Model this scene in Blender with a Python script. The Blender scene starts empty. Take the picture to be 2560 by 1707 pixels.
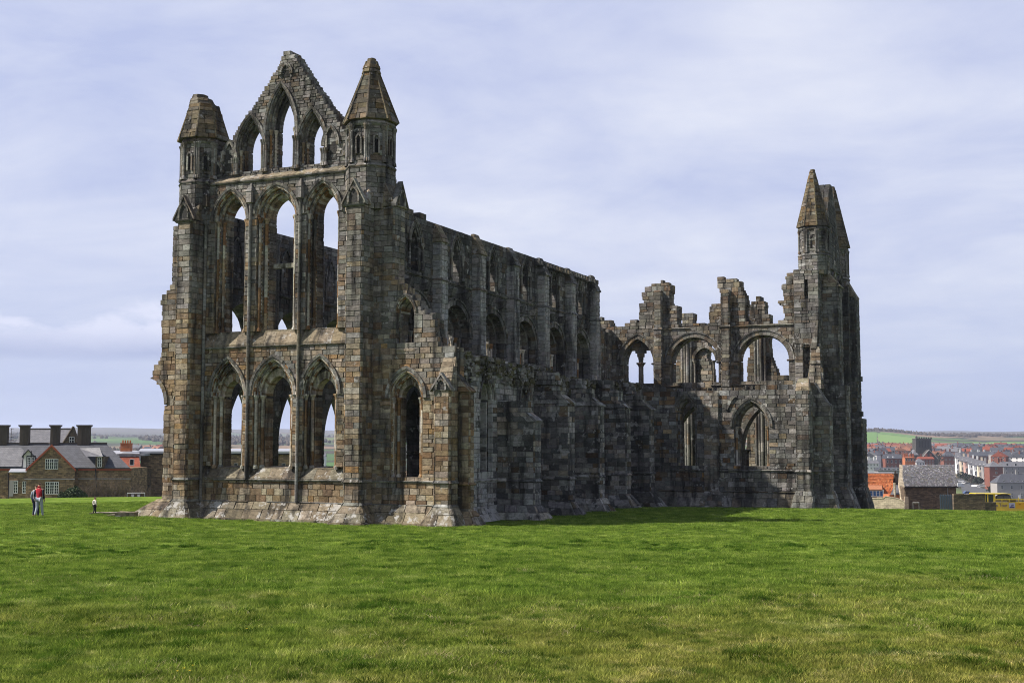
import bpy, bmesh, math, random
import numpy as np
from math import sin, cos, tan, pi, radians, sqrt, atan2, acos, asin
from mathutils import Vector, noise as mnoise

rnd = random.Random(7)
scene = bpy.context.scene
COL = scene.collection

# ------------------------------------------------------------------ camera
CAM = Vector((38.41, -54.48, 4.0))
YAW, PITCH, FPX = radians(24.3), math.atan(256.5 / 3100.0), 3100.0
cam_d = bpy.data.cameras.new('camera')
cam_d.sensor_width = 36.0
cam_d.lens = FPX / 2560.0 * 36.0
cam_d.clip_start, cam_d.clip_end = 0.1, 40000.0
cam = bpy.data.objects.new('camera', cam_d)
cam.location = CAM
cam.rotation_euler = (pi / 2 + PITCH, 0, YAW)
COL.objects.link(cam)
scene.camera = cam

# ------------------------------------------------------------------ sky and sun
SUN_EL, SUN_AZ = radians(45), radians(209)      # azimuth of the sun counted from +X towards +Y
sun_vec = Vector((cos(SUN_EL) * cos(SUN_AZ), cos(SUN_EL) * sin(SUN_AZ), sin(SUN_EL)))
sd = bpy.data.lights.new('sun', 'SUN')
sd.energy, sd.angle, sd.color = 5.0, radians(0.6), (1.0, 0.93, 0.84)
sun = bpy.data.objects.new('sun', sd)
sun.rotation_euler = sun_vec.to_track_quat('Z', 'Y').to_euler()
COL.objects.link(sun)

world = bpy.data.worlds.new('World')
scene.world = world
world.use_nodes = True
wt = world.node_tree
wt.nodes.clear()
def N(t, kind, **kw):
    n = t.nodes.new(kind)
    for k, v in kw.items():
        setattr(n, k, v)
    return n
def L(t, a, b): t.links.new(a, b)
def MATH(t, op, a, b=None, c=None, clamp=False):
    n = N(t, 'ShaderNodeMath', operation=op, use_clamp=clamp)
    for i, v in enumerate((a, b, c)):
        if v is None: continue
        if hasattr(v, 'links'): L(t, v, n.inputs[i])
        else: n.inputs[i].default_value = v
    return n.outputs[0]
def RAMP(t, fac, stops, interp='LINEAR'):
    n = N(t, 'ShaderNodeValToRGB')
    n.color_ramp.interpolation = interp
    els = n.color_ramp.elements
    while len(els) < len(stops): els.new(0.5)
    for e, (p, c) in zip(els, stops):
        e.position = p
        e.color = (c, c, c, 1) if not hasattr(c, '__len__') else (*c[:3], 1)
    if fac is not None: L(t, fac, n.inputs[0])
    return n.outputs[0]
def MIX(t, fac, a, b, mode='MIX'):
    n = N(t, 'ShaderNodeMix', data_type='RGBA', blend_type=mode)
    for sock, v in ((n.inputs[0], fac), (n.inputs[6], a), (n.inputs[7], b)):
        if hasattr(v, 'links'): L(t, v, sock)
        elif hasattr(v, '__len__'): sock.default_value = (*v[:3], 1)
        else: sock.default_value = v
    return n.outputs[2]
def NOISE(t, vec, scale, detail=4, rough=0.55, dist=0.0):
    n = N(t, 'ShaderNodeTexNoise')
    n.inputs['Scale'].default_value, n.inputs['Detail'].default_value = scale, detail
    n.inputs['Roughness'].default_value, n.inputs['Distortion'].default_value = rough, dist
    if vec is not None: L(t, vec, n.inputs['Vector'])
    return n.outputs['Fac']
def SCALE(t, vec, s):
    n = N(t, 'ShaderNodeMapping')
    n.inputs['Scale'].default_value = s
    L(t, vec, n.inputs['Vector'])
    return n.outputs[0]

tc = N(wt, 'ShaderNodeTexCoord')
sep = N(wt, 'ShaderNodeSeparateXYZ'); L(wt, tc.outputs['Generated'], sep.inputs[0])
sky = N(wt, 'ShaderNodeTexSky', sky_type='NISHITA', sun_disc=False)
sky.sun_elevation = SUN_EL
sky.sun_rotation = pi / 2 - SUN_AZ
sky.air_density, sky.dust_density, sky.ozone_density = 1.2, 2.0, 2.5
zz = MATH(wt, 'MAXIMUM', sep.outputs[2], 0.0)
den = MATH(wt, 'ADD', zz, 0.16)
cb = N(wt, 'ShaderNodeCombineXYZ')
L(wt, MATH(wt, 'DIVIDE', sep.outputs[0], den), cb.inputs[0])
L(wt, MATH(wt, 'DIVIDE', sep.outputs[1], den), cb.inputs[1])
c1 = NOISE(wt, SCALE(wt, cb.outputs[0], (0.75, 0.9, 1)), 1.0, 6, 0.58, 0.4)
c2 = NOISE(wt, SCALE(wt, cb.outputs[0], (2.0, 2.7, 1)), 1.0, 7, 0.62, 0.5)
csum = MATH(wt, 'ADD', MATH(wt, 'MULTIPLY', c1, 0.7), MATH(wt, 'MULTIPLY', c2, 0.3))
veil = RAMP(wt, csum, [(0.38, 0.0), (0.5, 0.5), (0.62, 1.0)])
# thin high cloud: lavender where it is thin, near white where it is thick; cover cut overhead, out of view, to lower fill light
SK = 0.055
cloud_col = MIX(wt, veil, (5.5, 6.1, 8.9), (9.0, 9.25, 10.5))
low = RAMP(wt, zz, [(0.0, (3.9, 5.0, 8.3)), (0.05, (4.9, 5.9, 9.0)), (0.16, (6.6, 7.2, 9.5))])
cloud_col = MIX(wt, RAMP(wt, zz, [(0.02, 0.75), (0.14, 0.12), (0.3, 0.0)]), cloud_col, low)
cover = RAMP(wt, zz, [(0.0, 0.86), (0.34, 0.86), (0.6, 0.35), (1.0, 0.15)])
skyc = MIX(wt, cover, sky.outputs[0], cloud_col)
# low bank of cumulus near the horizon
cn = NOISE(wt, SCALE(wt, tc.outputs['Generated'], (7, 7, 20)), 1.0, 7, 0.55, 0.2)
band = RAMP(wt, sep.outputs[2], [(0.062, 0.0), (0.070, 1.0), (0.105, 1.0), (0.118, 0.0)])
side = RAMP(wt, MATH(wt, 'MULTIPLY', sep.outputs[0], -1.0), [(0.54, 0.0), (0.62, 1.0)])
puff = MATH(wt, 'SUBTRACT', cn, MATH(wt, 'MULTIPLY', MATH(wt, 'SUBTRACT', sep.outputs[2], 0.072), 4.5))
cm = MATH(wt, 'MULTIPLY', MATH(wt, 'MULTIPLY', band, side), RAMP(wt, puff, [(0.385, 0.0), (0.44, 1.0)]))
ctop = RAMP(wt, MATH(wt, 'ADD', sep.outputs[2], MATH(wt, 'MULTIPLY', cn, 0.03)), [(0.083, (3.6, 4.25, 6.8)), (0.104, (8.0, 8.3, 10.0))])
skyc = MIX(wt, MATH(wt, 'MULTIPLY', cm, 0.85), skyc, ctop)
bg = N(wt, 'ShaderNodeBackground'); bg.inputs[1].default_value = SK
L(wt, skyc, bg.inputs[0])
wo = N(wt, 'ShaderNodeOutputWorld'); L(wt, bg.outputs[0], wo.inputs[0])

scene.view_settings.view_transform = 'Standard'
scene.view_settings.look = 'None'
scene.view_settings.exposure = 0.85
scene.view_settings.gamma = 1.0
scene.view_settings.use_curve_mapping = False
scene.render.engine = 'CYCLES'
scene.cycles.use_denoising = True
scene.cycles.denoising_prefilter = 'NONE'                # keeps the fine grain of stone and turf
scene.cycles.filter_width = 1.0
scene.cycles.use_adaptive_sampling = False
scene.cycles.max_bounces = 6
scene.cycles.volume_bounces = 0

# ------------------------------------------------------------------ pixel helper used only to work out plan positions
_fw0, _rt = Vector((-sin(YAW), cos(YAW), 0)), Vector((cos(YAW), sin(YAW), 0))
_fw = _fw0 * cos(PITCH) + Vector((0, 0, sin(PITCH)))
_up = Vector((0, 0, cos(PITCH))) - _fw0 * sin(PITCH)
def ray(x, y): return _fw * FPX + _rt * (x - 1280.0) - _up * (y - 853.5)
def on_y(x, y, Y):
    r = ray(x, y); p = CAM + r * ((Y - CAM.y) / r.y); return p.x, p.z
def on_x(x, y, X):
    r = ray(x, y); p = CAM + r * ((X - CAM.x) / r.x); return p.y, p.z
def at(x, y, d):
    """World point that the photograph shows at pixel x, y when it stands d metres off."""
    r = ray(x, y); return CAM + r * (d / FPX)
def z6(x, y): return 1480 + x * .40816, 660 + y * .40816
def z9(x, y): return 2140 + x * .17857, 1060 + y * .17857
def z8(x, y): return x * .18707, 1040 + y * .18707

# ------------------------------------------------------------------ materials
def new_mat(name):
    m = bpy.data.materials.new(name); m.use_nodes = True
    t = m.node_tree; t.nodes.clear()
    out = N(t, 'ShaderNodeOutputMaterial'); b = N(t, 'ShaderNodeBsdfPrincipled')
    L(t, b.outputs[0], out.inputs[0])
    b.inputs['Roughness'].default_value = 0.9
    b.inputs['Specular IOR Level'].default_value = 0.2
    return m, t, b
def simple(name, col, rough=0.7, var=0.15, scale=3.0, metal=0.0, bump=0.0, spec=0.3):
    m, t, b = new_mat(name)
    g = N(t, 'ShaderNodeNewGeometry')
    n = NOISE(t, g.outputs['Position'], scale, 4, 0.6)
    c = MIX(t, n, [v * .85 * (1 - var) for v in col], [min(1, v * .85 * (1 + var)) for v in col])
    L(t, c, b.inputs['Base Color'])
    b.inputs['Roughness'].default_value, b.inputs['Metallic'].default_value = rough, metal
    b.inputs['Specular IOR Level'].default_value = spec
    if bump:
        bp = N(t, 'ShaderNodeBump'); bp.inputs['Strength'].default_value = bump; bp.inputs['Distance'].default_value = 0.02
        L(t, NOISE(t, g.outputs['Position'], scale * 6, 4), bp.inputs['Height']); L(t, bp.outputs[0], b.inputs['Normal'])
    return m

def stone_material(name, bump_scale=1.0, gain=1.0):
    """Weathered sandstone: every block carries its own colour (attribute col), its alpha tells how much lichen grows on it."""
    m, t, b = new_mat(name)
    g = N(t, 'ShaderNodeNewGeometry'); P = g.outputs['Position']
    a = N(t, 'ShaderNodeAttribute'); a.attribute_name = 'col'
    grain = NOISE(t, SCALE(t, P, (1, 1, 2.2)), 4.2, 8, 0.74)
    c = MIX(t, 1.0, a.outputs['Color'], RAMP(t, grain, [(0.26, 0.30 * gain), (0.5, 0.98 * gain), (0.74, 1.6 * gain)]), 'MULTIPLY')
    big = NOISE(t, P, 0.33, 5, 0.6)
    c = MIX(t, 1.0, c, RAMP(t, big, [(0.3, 0.50), (0.52, 1.0), (0.72, 1.22)]), 'MULTIPLY')
    # black weather streaks running down the face
    st = NOISE(t, SCALE(t, P, (1.7, 1.7, 0.22)), 1.0, 5, 0.62)
    c = MIX(t, RAMP(t, st, [(0.49, 0.0), (0.64, 0.82)]), c, (0.02, 0.0195, 0.019))
    # lichen
    l1 = NOISE(t, P, 3.2, 8, 0.74)
    l2 = NOISE(t, P, 0.8, 3, 0.5)
    lf = MATH(t, 'ADD', MATH(t, 'ADD', MATH(t, 'MULTIPLY', l1, 0.75), MATH(t, 'MULTIPLY', l2, 0.45)),
              MATH(t, 'MULTIPLY', MATH(t, 'SUBTRACT', a.outputs['Alpha'], 0.5), 0.42))
    c = MIX(t, RAMP(t, lf, [(0.66, 0.0), (0.725, 0.75)]), c, (0.47, 0.46, 0.44))
    ml = NOISE(t, P, 1.3, 6, 0.7)
    c = MIX(t, RAMP(t, ml, [(0.66, 0.0), (0.76, 0.5)]), c, (0.095, 0.078, 0.03))
    c = MIX(t, 1.0, c, (.76, .76, .76), 'MULTIPLY')
    L(t, c, b.inputs['Base Color'])
    bp = N(t, 'ShaderNodeBump'); bp.inputs['Strength'].default_value = 0.8; bp.inputs['Distance'].default_value = 0.045 * bump_scale
    h = MATH(t, 'ADD', NOISE(t, SCALE(t, P, (1, 1, 1.8)), 5.0, 8, 0.68), MATH(t, 'MULTIPLY', NOISE(t, P, 22.0, 4, 0.6), 0.35))
    L(t, h, bp.inputs['Height']); L(t, bp.outputs[0], b.inputs['Normal'])
    b.inputs['Roughness'].default_value = 0.93
    b.inputs['Specular IOR Level'].default_value = 0.12
    return m
M_STONE = stone_material('weathered sandstone')

# ------------------------------------------------------------------ mesh builder
SPLIT = {'slit_window', 'hood_mould', 'clerestory_order', 'corbel', 'string_course', 'blind_arcade', 'wall_shaft', 'corner_shaft', 'vault_shaft', 'pier_shaft', 'corner_pier', 'blind_niche', 'roof_scar', 'gablet_niche'}
class MB:
    def __init__(s): s.v, s.f, s.c, s.p = [], [], [], []
    def add(s, verts, faces, col=(0.3, 0.3, 0.3, 0)):
        o = len(s.v); s.p.append((o, len(s.f))); s.v += [tuple(p) for p in verts]
        for f in faces: s.f.append([i + o for i in f])
        if isinstance(col, list): s.c += col
        else: s.c += [col] * len(faces)
    def box(s, x0, x1, y0, y1, z0, z1, col=(0.3, 0.3, 0.3, 0)):
        s.add([(x0, y0, z0), (x1, y0, z0), (x1, y1, z0), (x0, y1, z0), (x0, y0, z1), (x1, y0, z1), (x1, y1, z1), (x0, y1, z1)],
              [(3, 2, 1, 0), (4, 5, 6, 7), (0, 1, 5, 4), (1, 2, 6, 5), (2, 3, 7, 6), (3, 0, 4, 7)], col)
    def prism(s, pts0, pts1, col=(0.3, 0.3, 0.3, 0), cap=True):
        n = len(pts0); fs = [(i, (i + 1) % n, n + (i + 1) % n, n + i) for i in range(n)]
        if cap: fs += [tuple(range(n - 1, -1, -1)), tuple(range(n, 2 * n))]
        s.add(list(pts0) + list(pts1), fs, col)
    def tube(s, pts, rad, n=8, col=(0.3, 0.3, 0.3, 0)):
        rings = []
        for i, p in enumerate(pts):
            p = Vector(p); d = (Vector(pts[min(i + 1, len(pts) - 1)]) - Vector(pts[max(i - 1, 0)])).normalized()
            a = d.cross(Vector((0, 0, 1)));  a = a.normalized() if a.length > 1e-3 else Vector((1, 0, 0))
            b2 = d.cross(a); r = rad[i] if hasattr(rad, '__len__') else rad
            rings.append([p + a * (r * cos(2 * pi * k / n)) + b2 * (r * sin(2 * pi * k / n)) for k in range(n)])
        vs = [q for r in rings for q in r]; fs = []
        for i in range(len(rings) - 1):
            for k in range(n):
                fs.append((i * n + k, i * n + (k + 1) % n, (i + 1) * n + (k + 1) % n, (i + 1) * n + k))
        fs += [tuple(range(n - 1, -1, -1)), tuple(range((len(rings) - 1) * n, len(rings) * n))]
        s.add(vs, fs, col)
    def mesh(s, name, mat, smooth=False):
        me = bpy.data.meshes.new(name)
        me.from_pydata(s.v, [], s.f)
        for m in (mat if isinstance(mat, (list, tuple)) else [mat]): me.materials.append(m)
        if s.c:
            at_ = me.attributes.new('col', 'FLOAT_COLOR', 'FACE')
            at_.data.foreach_set('color', np.array([c if len(c) == 4 else (*c, 0.0) for c in s.c], dtype=np.float32).ravel())
        if smooth: me.polygons.foreach_set('use_smooth', [True] * len(me.polygons))
        me.update(); return me
    def pieces(s, gap=.03):
        """The separate pieces this builder holds: added solids whose bounds touch stay together."""
        ve = [q[0] for q in s.p[1:]] + [len(s.v)]; fe = [q[1] for q in s.p[1:]] + [len(s.f)]
        B = []
        for (v0, f0), v1 in zip(s.p, ve):
            a = np.array(s.v[v0:v1]); B.append((a.min(0) - gap, a.max(0) + gap))
        par = list(range(len(B)))
        def root(i):
            while par[i] != i: par[i] = par[par[i]]; i = par[i]
            return i
        lo = np.array([b[0] for b in B]); hi = np.array([b[1] for b in B])
        for i in range(len(B)):
            for j in np.flatnonzero(np.all((lo[i] < hi[i + 1:]) & (hi[i] > lo[i + 1:]), axis=1)): par[root(i)] = root(i + 1 + int(j))
        out = {}
        for i in range(len(B)):
            m = out.setdefault(root(i), MB()); v0, f0 = s.p[i]
            m.add(s.v[v0:ve[i]], [[k - v0 for k in f] for f in s.f[f0:fe[i]]], list(s.c[f0:fe[i]]))
        return list(out.values())
    def build(s, name, mat, parent=None, smooth=False, local=False):
        if name in SPLIT and len(s.p) > 1 and s.c:
            return [m.build_one(name, mat, parent, smooth, local) for m in s.pieces()][0]
        return s.build_one(name, mat, parent, smooth, local)
    def build_one(s, name, mat, parent=None, smooth=False, local=False):
        o = bpy.data.objects.new(name, s.mesh(name, mat, smooth)); COL.objects.link(o)
        if parent is not None:
            if local: o.parent = parent
            else: put_under(o, parent)
        return o
def put_under(o, parent):
    o.parent = parent
    o.matrix_parent_inverse.translation = -world_loc(parent)
def world_loc(p):
    if p.parent is None: return p.location.copy()
    return world_loc(p.parent) + p.matrix_parent_inverse.translation + p.location
def tag(o, label=None, cat=None, group=None, kind=None):
    if label: o['label'] = label
    if cat: o['category'] = cat
    if group: o['group'] = group
    if kind: o['kind'] = kind
    return o
def empty(name, loc, label=None, cat=None, group=None):
    o = bpy.data.objects.new(name, None); o.location = loc; o.empty_display_size = 0.5
    COL.objects.link(o); return tag(o, label, cat, group)

# ------------------------------------------------------------------ masonry
def vary(c, k=0.18, lich=0.0):
    f = 1 + rnd.uniform(-k, k)
    return (c[0] * f * rnd.uniform(.94, 1.06), c[1] * f, c[2] * f * rnd.uniform(.92, 1.06), max(0, min(1, lich + rnd.uniform(-.12, .12))))
WARM = [((.33, .255, .165), 5), ((.245, .165, .095), 3.4), ((.185, .108, .055), 2.4), ((.44, .385, .295), 3.4), ((.30, .27, .225), 3), ((.125, .08, .048), 1.4), ((.33, .195, .08), 0.8)]
GREY = [((.19, .18, .163), 5), ((.245, .235, .215), 3), ((.13, .123, .112), 3), ((.205, .165, .115), 1.3), ((.15, .105, .066), 0.7), ((.38, .365, .34), 1.4)]
NORTH = [((.128, .125, .119), 5), ((.17, .166, .158), 3), ((.092, .09, .085), 3), ((.15, .115, .075), 1), ((.115, .08, .05), 0.5), ((.27, .262, .248), 0.8)]  # darker than GREY: weathered stone, with shade also put into the colour
STRIPE = [((.52, .48, .41), 4), ((.25, .145, .07), 3.2), ((.36, .27, .175), 3), ((.40, .38, .34), 2)]
def pick(p):
    r = rnd.uniform(0, sum(w for _, w in p))
    for c, w in p:
        r -= w
        if r <= 0: return c
    return p[0][0]
def soften(c, m, k):
    return tuple(a + (b - a) * k for a, b in zip(c, m)) + tuple(c[3:])
def patch(x, y, z, a, b, o=0.0): return mnoise.noise(Vector((x * a + o, y * a + o, z * b)))
def pal_east(x, y, z):
    n = .6 * patch(x, y, z, .35, .9) + .5 * patch(x, y, z, .12, .25, 5)
    pw = max(0.16, min(1.0, 1.12 - z / 15.0)) + n
    w = rnd.random() < pw
    mean = (.27, .205, .135) if pw > .5 else (.215, .20, .175)
    return vary(soften(pick(WARM if w else GREY), mean, .36), .13, .24 if z < 8 else .36)
def pal_grey(x, y, z):
    n = .5 + .6 * patch(x, y, z, .3, .8, 2)
    return vary(soften(pick(GREY), (.225, .212, .19) if n > .5 else (.17, .164, .154), .3), .13, .38)
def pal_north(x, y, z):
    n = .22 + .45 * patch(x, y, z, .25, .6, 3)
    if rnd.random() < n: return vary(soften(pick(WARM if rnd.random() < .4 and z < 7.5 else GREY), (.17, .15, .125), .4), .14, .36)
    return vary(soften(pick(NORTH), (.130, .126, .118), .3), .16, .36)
def pal_trans(x, y, z):
    n = .5 * patch(x, y, z, .3, .7, 7)
    pw = (.30 if z > 8 else .12) + n
    return vary(soften(pick(WARM if rnd.random() < pw else GREY), (.23, .205, .165), .38), .14, .38)
def pal_stripe(x, y, z): return vary(pick(STRIPE), .14, .2)
def pal_pale(x, y, z): return vary(pick([((.58, .52, .43), 4), ((.48, .41, .32), 2), ((.36, .25, .15), 1)]), .1, .2)
def pal_slope(x, y, z): return vary(pick([((.25, .215, .16), 3), ((.19, .155, .11), 2), ((.27, .225, .155), 2)]), .12, .5)
def pal_spire(x, y, z): return vary(pick([((.155, .125, .08), 4), ((.19, .15, .095), 3), ((.125, .11, .085), 3), ((.22, .20, .165), 1), ((.155, .105, .05), 1.4)]), .14, .30)

class Frame:
    """A wall plane: o origin, u along it, v up it, n out of its face."""
    def __init__(s, o, u, v=(0, 0, 1)):
        s.o, s.u, s.v = Vector(o), Vector(u).normalized(), Vector(v).normalized()
        s.n = s.u.cross(s.v).normalized()
    def __call__(s, u, v, n=0.0): return s.o + s.u * u + s.v * v + s.n * n

def block(mb, c, n, proud, col, gap=.005, ch=.012, store=None):
    """One dressed stone. c: its four corners on the wall plane (counter-clockwise seen from outside), n: outward."""
    cx = (c[0] + c[1] + c[2] + c[3]) * 0.25
    e1 = (c[1] - c[0]).length; e2 = (c[3] - c[0]).length
    base, top = [], []
    for p in c:
        d = p - cx
        sx = max(0.2, 1 - 2 * gap / max(e1, .05)); base.append(cx + d * sx - n * 0.045)
        sy = max(0.15, 1 - 2 * (gap + ch) / max(min(e1, e2) * 1.3, .06)); top.append(cx + d * sy + n * (proud + rnd.uniform(-.007, .007)))
    vs = base + top
    fs = [(4, 5, 6, 7), (0, 1, 5, 4), (1, 2, 6, 5), (2, 3, 7, 6), (3, 0, 4, 7)]
    if store is not None: store.append((e1 * e2, vs, fs + [(3, 2, 1, 0)], col))
    else: mb.add(vs, fs, col)

def wall(mb, fr, u0, u1, v0, v1, thick, inside, pal, ch=.27, bw=(.34, .8), front=True, back=False, ends=True, proud=(0, .035), n0=0.0, step=.05, store=None, vjit=True):
    """Courses of stones on a core, wherever inside(u, v) holds."""
    us = np.arange(u0, u1 + step * .5, step) + step * .25
    v = v0
    while v < v1 - 0.04:
        h = ch * rnd.choice((rnd.uniform(.62, .85), rnd.uniform(.8, 1.15), rnd.uniform(.85, 1.2), rnd.uniform(1.1, 1.5)))
        if v + h > v1 - .08: h = v1 - v
        vm = v + h * .5
        m = np.asarray(inside(us, np.full_like(us, vm)), bool)
        idx = np.flatnonzero(np.diff(np.concatenate(([0], m.astype(np.int8), [0]))))
        for a, b in zip(idx[::2], idx[1::2]):
            ua, ub = max(u0, us[a] - step * .5), min(u1, us[b - 1] + step * .5)
            if ub - ua < .07: continue
            cc = pal(*fr((ua + ub) / 2, vm)); ca = pal(*fr(ua, vm)); cb2 = pal(*fr(ub, vm))
            k = .03
            pts = [fr(ua + k, v, n0 - thick + k), fr(ub - k, v, n0 - thick + k), fr(ub - k, v, n0 - k), fr(ua + k, v, n0 - k)]
            pts += [p + fr.v * (h + .003) for p in pts]
            dark = tuple(q * .8 for q in cc[:3]) + (cc[3],)
            mb.add(pts, [(0, 1, 2, 3), (7, 6, 5, 4), (0, 4, 5, 1), (1, 5, 6, 2), (2, 6, 7, 3), (3, 7, 4, 0)], [dark, cc, cc, cb2, dark, ca])
            if front:
                x = ua
                while x < ub - .02:
                    w = rnd.uniform(*bw)
                    if x + w > ub - bw[0] * .55: w = ub - x
                    q0, q1 = x, x + w
                    block(mb, [fr(q0, v, n0), fr(q1, v, n0), fr(q1, v + h, n0), fr(q0, v + h, n0)], fr.n, rnd.uniform(*proud), pal(*fr(x + w / 2, vm)), store=store)
                    x += w
            if back:
                x = ua
                while x < ub - .02:
                    w = rnd.uniform(bw[0] * 1.2, bw[1] * 1.3)
                    if x + w > ub - bw[0] * .6: w = ub - x
                    nb = n0 - thick
                    block(mb, [fr(x + w, v, nb), fr(x, v, nb), fr(x, v + h, nb), fr(x + w, v + h, nb)], -fr.n, rnd.uniform(*proud), pal(*fr(x + w / 2, vm)))
                    x += w
            if ends:
                for ue, sg in ((ua, -1), (ub, 1)):
                    y = 0.0
                    while y < thick - .02:
                        w = rnd.uniform(.35, .75)
                        if y + w > thick - .25: w = thick - y
                        a0, a1 = (n0 - y, n0 - y - w) if sg > 0 else (n0 - y - w, n0 - y)
                        block(mb, [fr(ue, v, a0), fr(ue, v, a1), fr(ue, v + h, a1), fr(ue, v + h, a0)], fr.u * sg, rnd.uniform(0, .02), pal(*fr(ue, vm)))
                        y += w
        v += h

def rings(mb, poly, z0, z1, pal, ch=.28, bw=(.32, .7), proud=(0, .03), sides=None, cap=True, store=None, fsides=None):
    """A masonry prism or taper. poly(t), t 0..1, gives its outline (counter-clockwise) from bottom to top."""
    z = z0
    while z < z1 - .03:
        h = ch * rnd.uniform(.82, 1.2)
        if z + h > z1 - .09: h = z1 - z
        A, B = poly((z - z0) / (z1 - z0)), poly((z + h - z0) / (z1 - z0))
        n = len(A)
        def shrink(P, zz):
            cx = sum(p[0] for p in P) / n; cy = sum(p[1] for p in P) / n
            out = []
            for p in P:
                d = Vector((p[0] - cx, p[1] - cy)); l = max(d.length, .01); d = d * max(.1, (l - .045) / l)
                out.append(Vector((cx + d.x, cy + d.y, zz)))
            return out
        cc = pal(A[0][0], A[0][1], z); dk = tuple(q * .8 for q in cc[:3]) + (cc[3],)
        mb.prism(shrink(A, z), shrink(B, z + h + .002), dk)
        for i in range(n):
            if sides is not None and i not in sides: continue
            a0, a1 = Vector((*A[i], z)), Vector((*A[(i + 1) % n], z))
            b0, b1 = Vector((*B[i], z + h)), Vector((*B[(i + 1) % n], z + h))
            l = (a1 - a0).length
            nn = (a1 - a0).cross(b0 - a0)
            if nn.length < 1e-5: nn = (a1 - a0).cross(b1 - a0)
            if nn.length < 1e-5: continue
            nn.normalize()
            k = 1 if l < bw[0] * 1.5 else max(1, int(round(l / rnd.uniform(*bw))))
            cuts = [0.0] + sorted((j + rnd.uniform(-.28, .28)) / k for j in range(1, k)) + [1.0]
            for s0, s1 in zip(cuts, cuts[1:]):
                c4 = [a0.lerp(a1, s0), a0.lerp(a1, s1), b0.lerp(b1, s1), b0.lerp(b1, s0)]
                block(mb, c4, nn, rnd.uniform(*proud), pal(*((c4[0] + c4[2]) * .5)), store=store if (fsides and i in fsides) else None)
        z += h
def rect(x0, x1, y0, y1, c=0.0):
    if c <= 0: return [(x0, y0), (x1, y0), (x1, y1), (x0, y1)]
    return [(x0 + c, y0), (x1 - c, y0), (x1, y0 + c), (x1, y1 - c), (x1 - c, y1), (x0 + c, y1), (x0, y1 - c), (x0, y0 + c)]
def lerp_poly(A, B): return lambda t: [(a[0] + (b[0] - a[0]) * t, a[1] + (b[1] - a[1]) * t) for a, b in zip(A, B)]
def const_poly(A): return lambda t: A
def ngon(cx, cy, r, n=8, rot=pi / 8): return [(cx + r * cos(rot + 2 * pi * k / n), cy + r * sin(rot + 2 * pi * k / n)) for k in range(n)]

# ---- arches
def arc_geo(w, rise):
    R = (w * w + rise * rise) / (2 * w); return R, R - w           # radius, offset of the left arc's centre to the right
def arch_half(w, rise, y):
    R, o = arc_geo(w, rise); return np.sqrt(np.maximum(R * R - y * y, 0)) - o
def arch_hole(c, w, sill, spring, rise, grow=0.0):
    def f(u, v):
        y = v - spring
        hw = np.where(y < 0, w, np.where(y < rise + grow, arch_half(w + grow, rise + grow, np.clip(y, 0, rise + grow)), -1))
        return (np.abs(u - c) < hw) & (v > sill)
    return f
def arch_pts(c, spring, w, rise, k):
    R, o = arc_geo(w, rise)
    a1 = atan2(rise, -o)                                            # apex seen from the left arc's centre
    left = [(c + o + R * cos(pi + (a1 - pi) * i / k), spring + R * sin(pi + (a1 - pi) * i / k)) for i in range(k + 1)]
    return left + [(2 * c - x, y) for x, y in reversed(left[:-1])]
def arch_ring(mb, fr, c, spring, w, rise, ring, n0, n1, pal, k=9, gap=.008, proud=.0):
    a = arch_pts(c, spring, w, rise, k); b = arch_pts(c, spring, w + ring, rise + ring * 1.05, k)
    for i in range(len(a) - 1):
        e = proud + rnd.uniform(0, .02)
        q = [Vector((*a[i], 0)), Vector((*a[i + 1], 0)), Vector((*b[i + 1], 0)), Vector((*b[i], 0))]
        m = sum(q, Vector()) / 4
        q = [m + (p - m) * (1 - gap / max((p - m).length, .05)) for p in q]
        lo = [fr(p.x, p.y, n0) for p in q]; hi = [fr(p.x, p.y, n1 + e) for p in q]
        mb.prism(lo, hi, pal(*hi[0]))
def arch_mould(mb, fr, c, spring, w, rise, n, size, pal, k=10, drop=0.0):
    """A hood mould: a three-sided moulding swept round the arch."""
    a = arch_pts(c, spring, w, rise, k); b = arch_pts(c, spring, w + size, rise + size * 1.1, k)
    if drop: a = [(a[0][0], spring - drop)] + a + [(a[-1][0], spring - drop)]; b = [(b[0][0], spring - drop)] + b + [(b[-1][0], spring - drop)]
    for i in range(len(a) - 1):
        if rnd.random() < .03: continue
        c0 = [fr(*a[i], n - .06), fr(*a[i], n + size * .7), fr(*b[i], n + size * .9), fr(*b[i], n - .06)]
        c1 = [fr(*a[i + 1], n - .06), fr(*a[i + 1], n + size * .7), fr(*b[i + 1], n + size * .9), fr(*b[i + 1], n - .06)]
        mb.prism(c0, c1, pal(*c0[1]))
def shaft(mb, fr, u, n, v0, v1, r, pal, cap=True, sides=8):
    v = v0
    while v < v1 - .05:
        h = min(rnd.uniform(.7, 1.3), v1 - v)
        p = fr(u, v, n); q = fr(u, v + h - .006, n)
        mb.tube([p, q], r * rnd.uniform(.96, 1.04), sides, pal(*p)); v += h
    if cap:
        p = fr(u, v1 - .28, n)
        mb.tube([p, p + Vector((0, 0, .1)), p + Vector((0, 0, .24)), p + Vector((0, 0, .30))], [r * 1.05, r * 1.2, r * 1.9, r * 1.9], sides, pal(*p))
        b = fr(u, v0 - .02, n); mb.tube([b, b + Vector((0, 0, .12)), b + Vector((0, 0, .2))], [r * 1.7, r * 1.5, r], sides, pal(*b))
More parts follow.
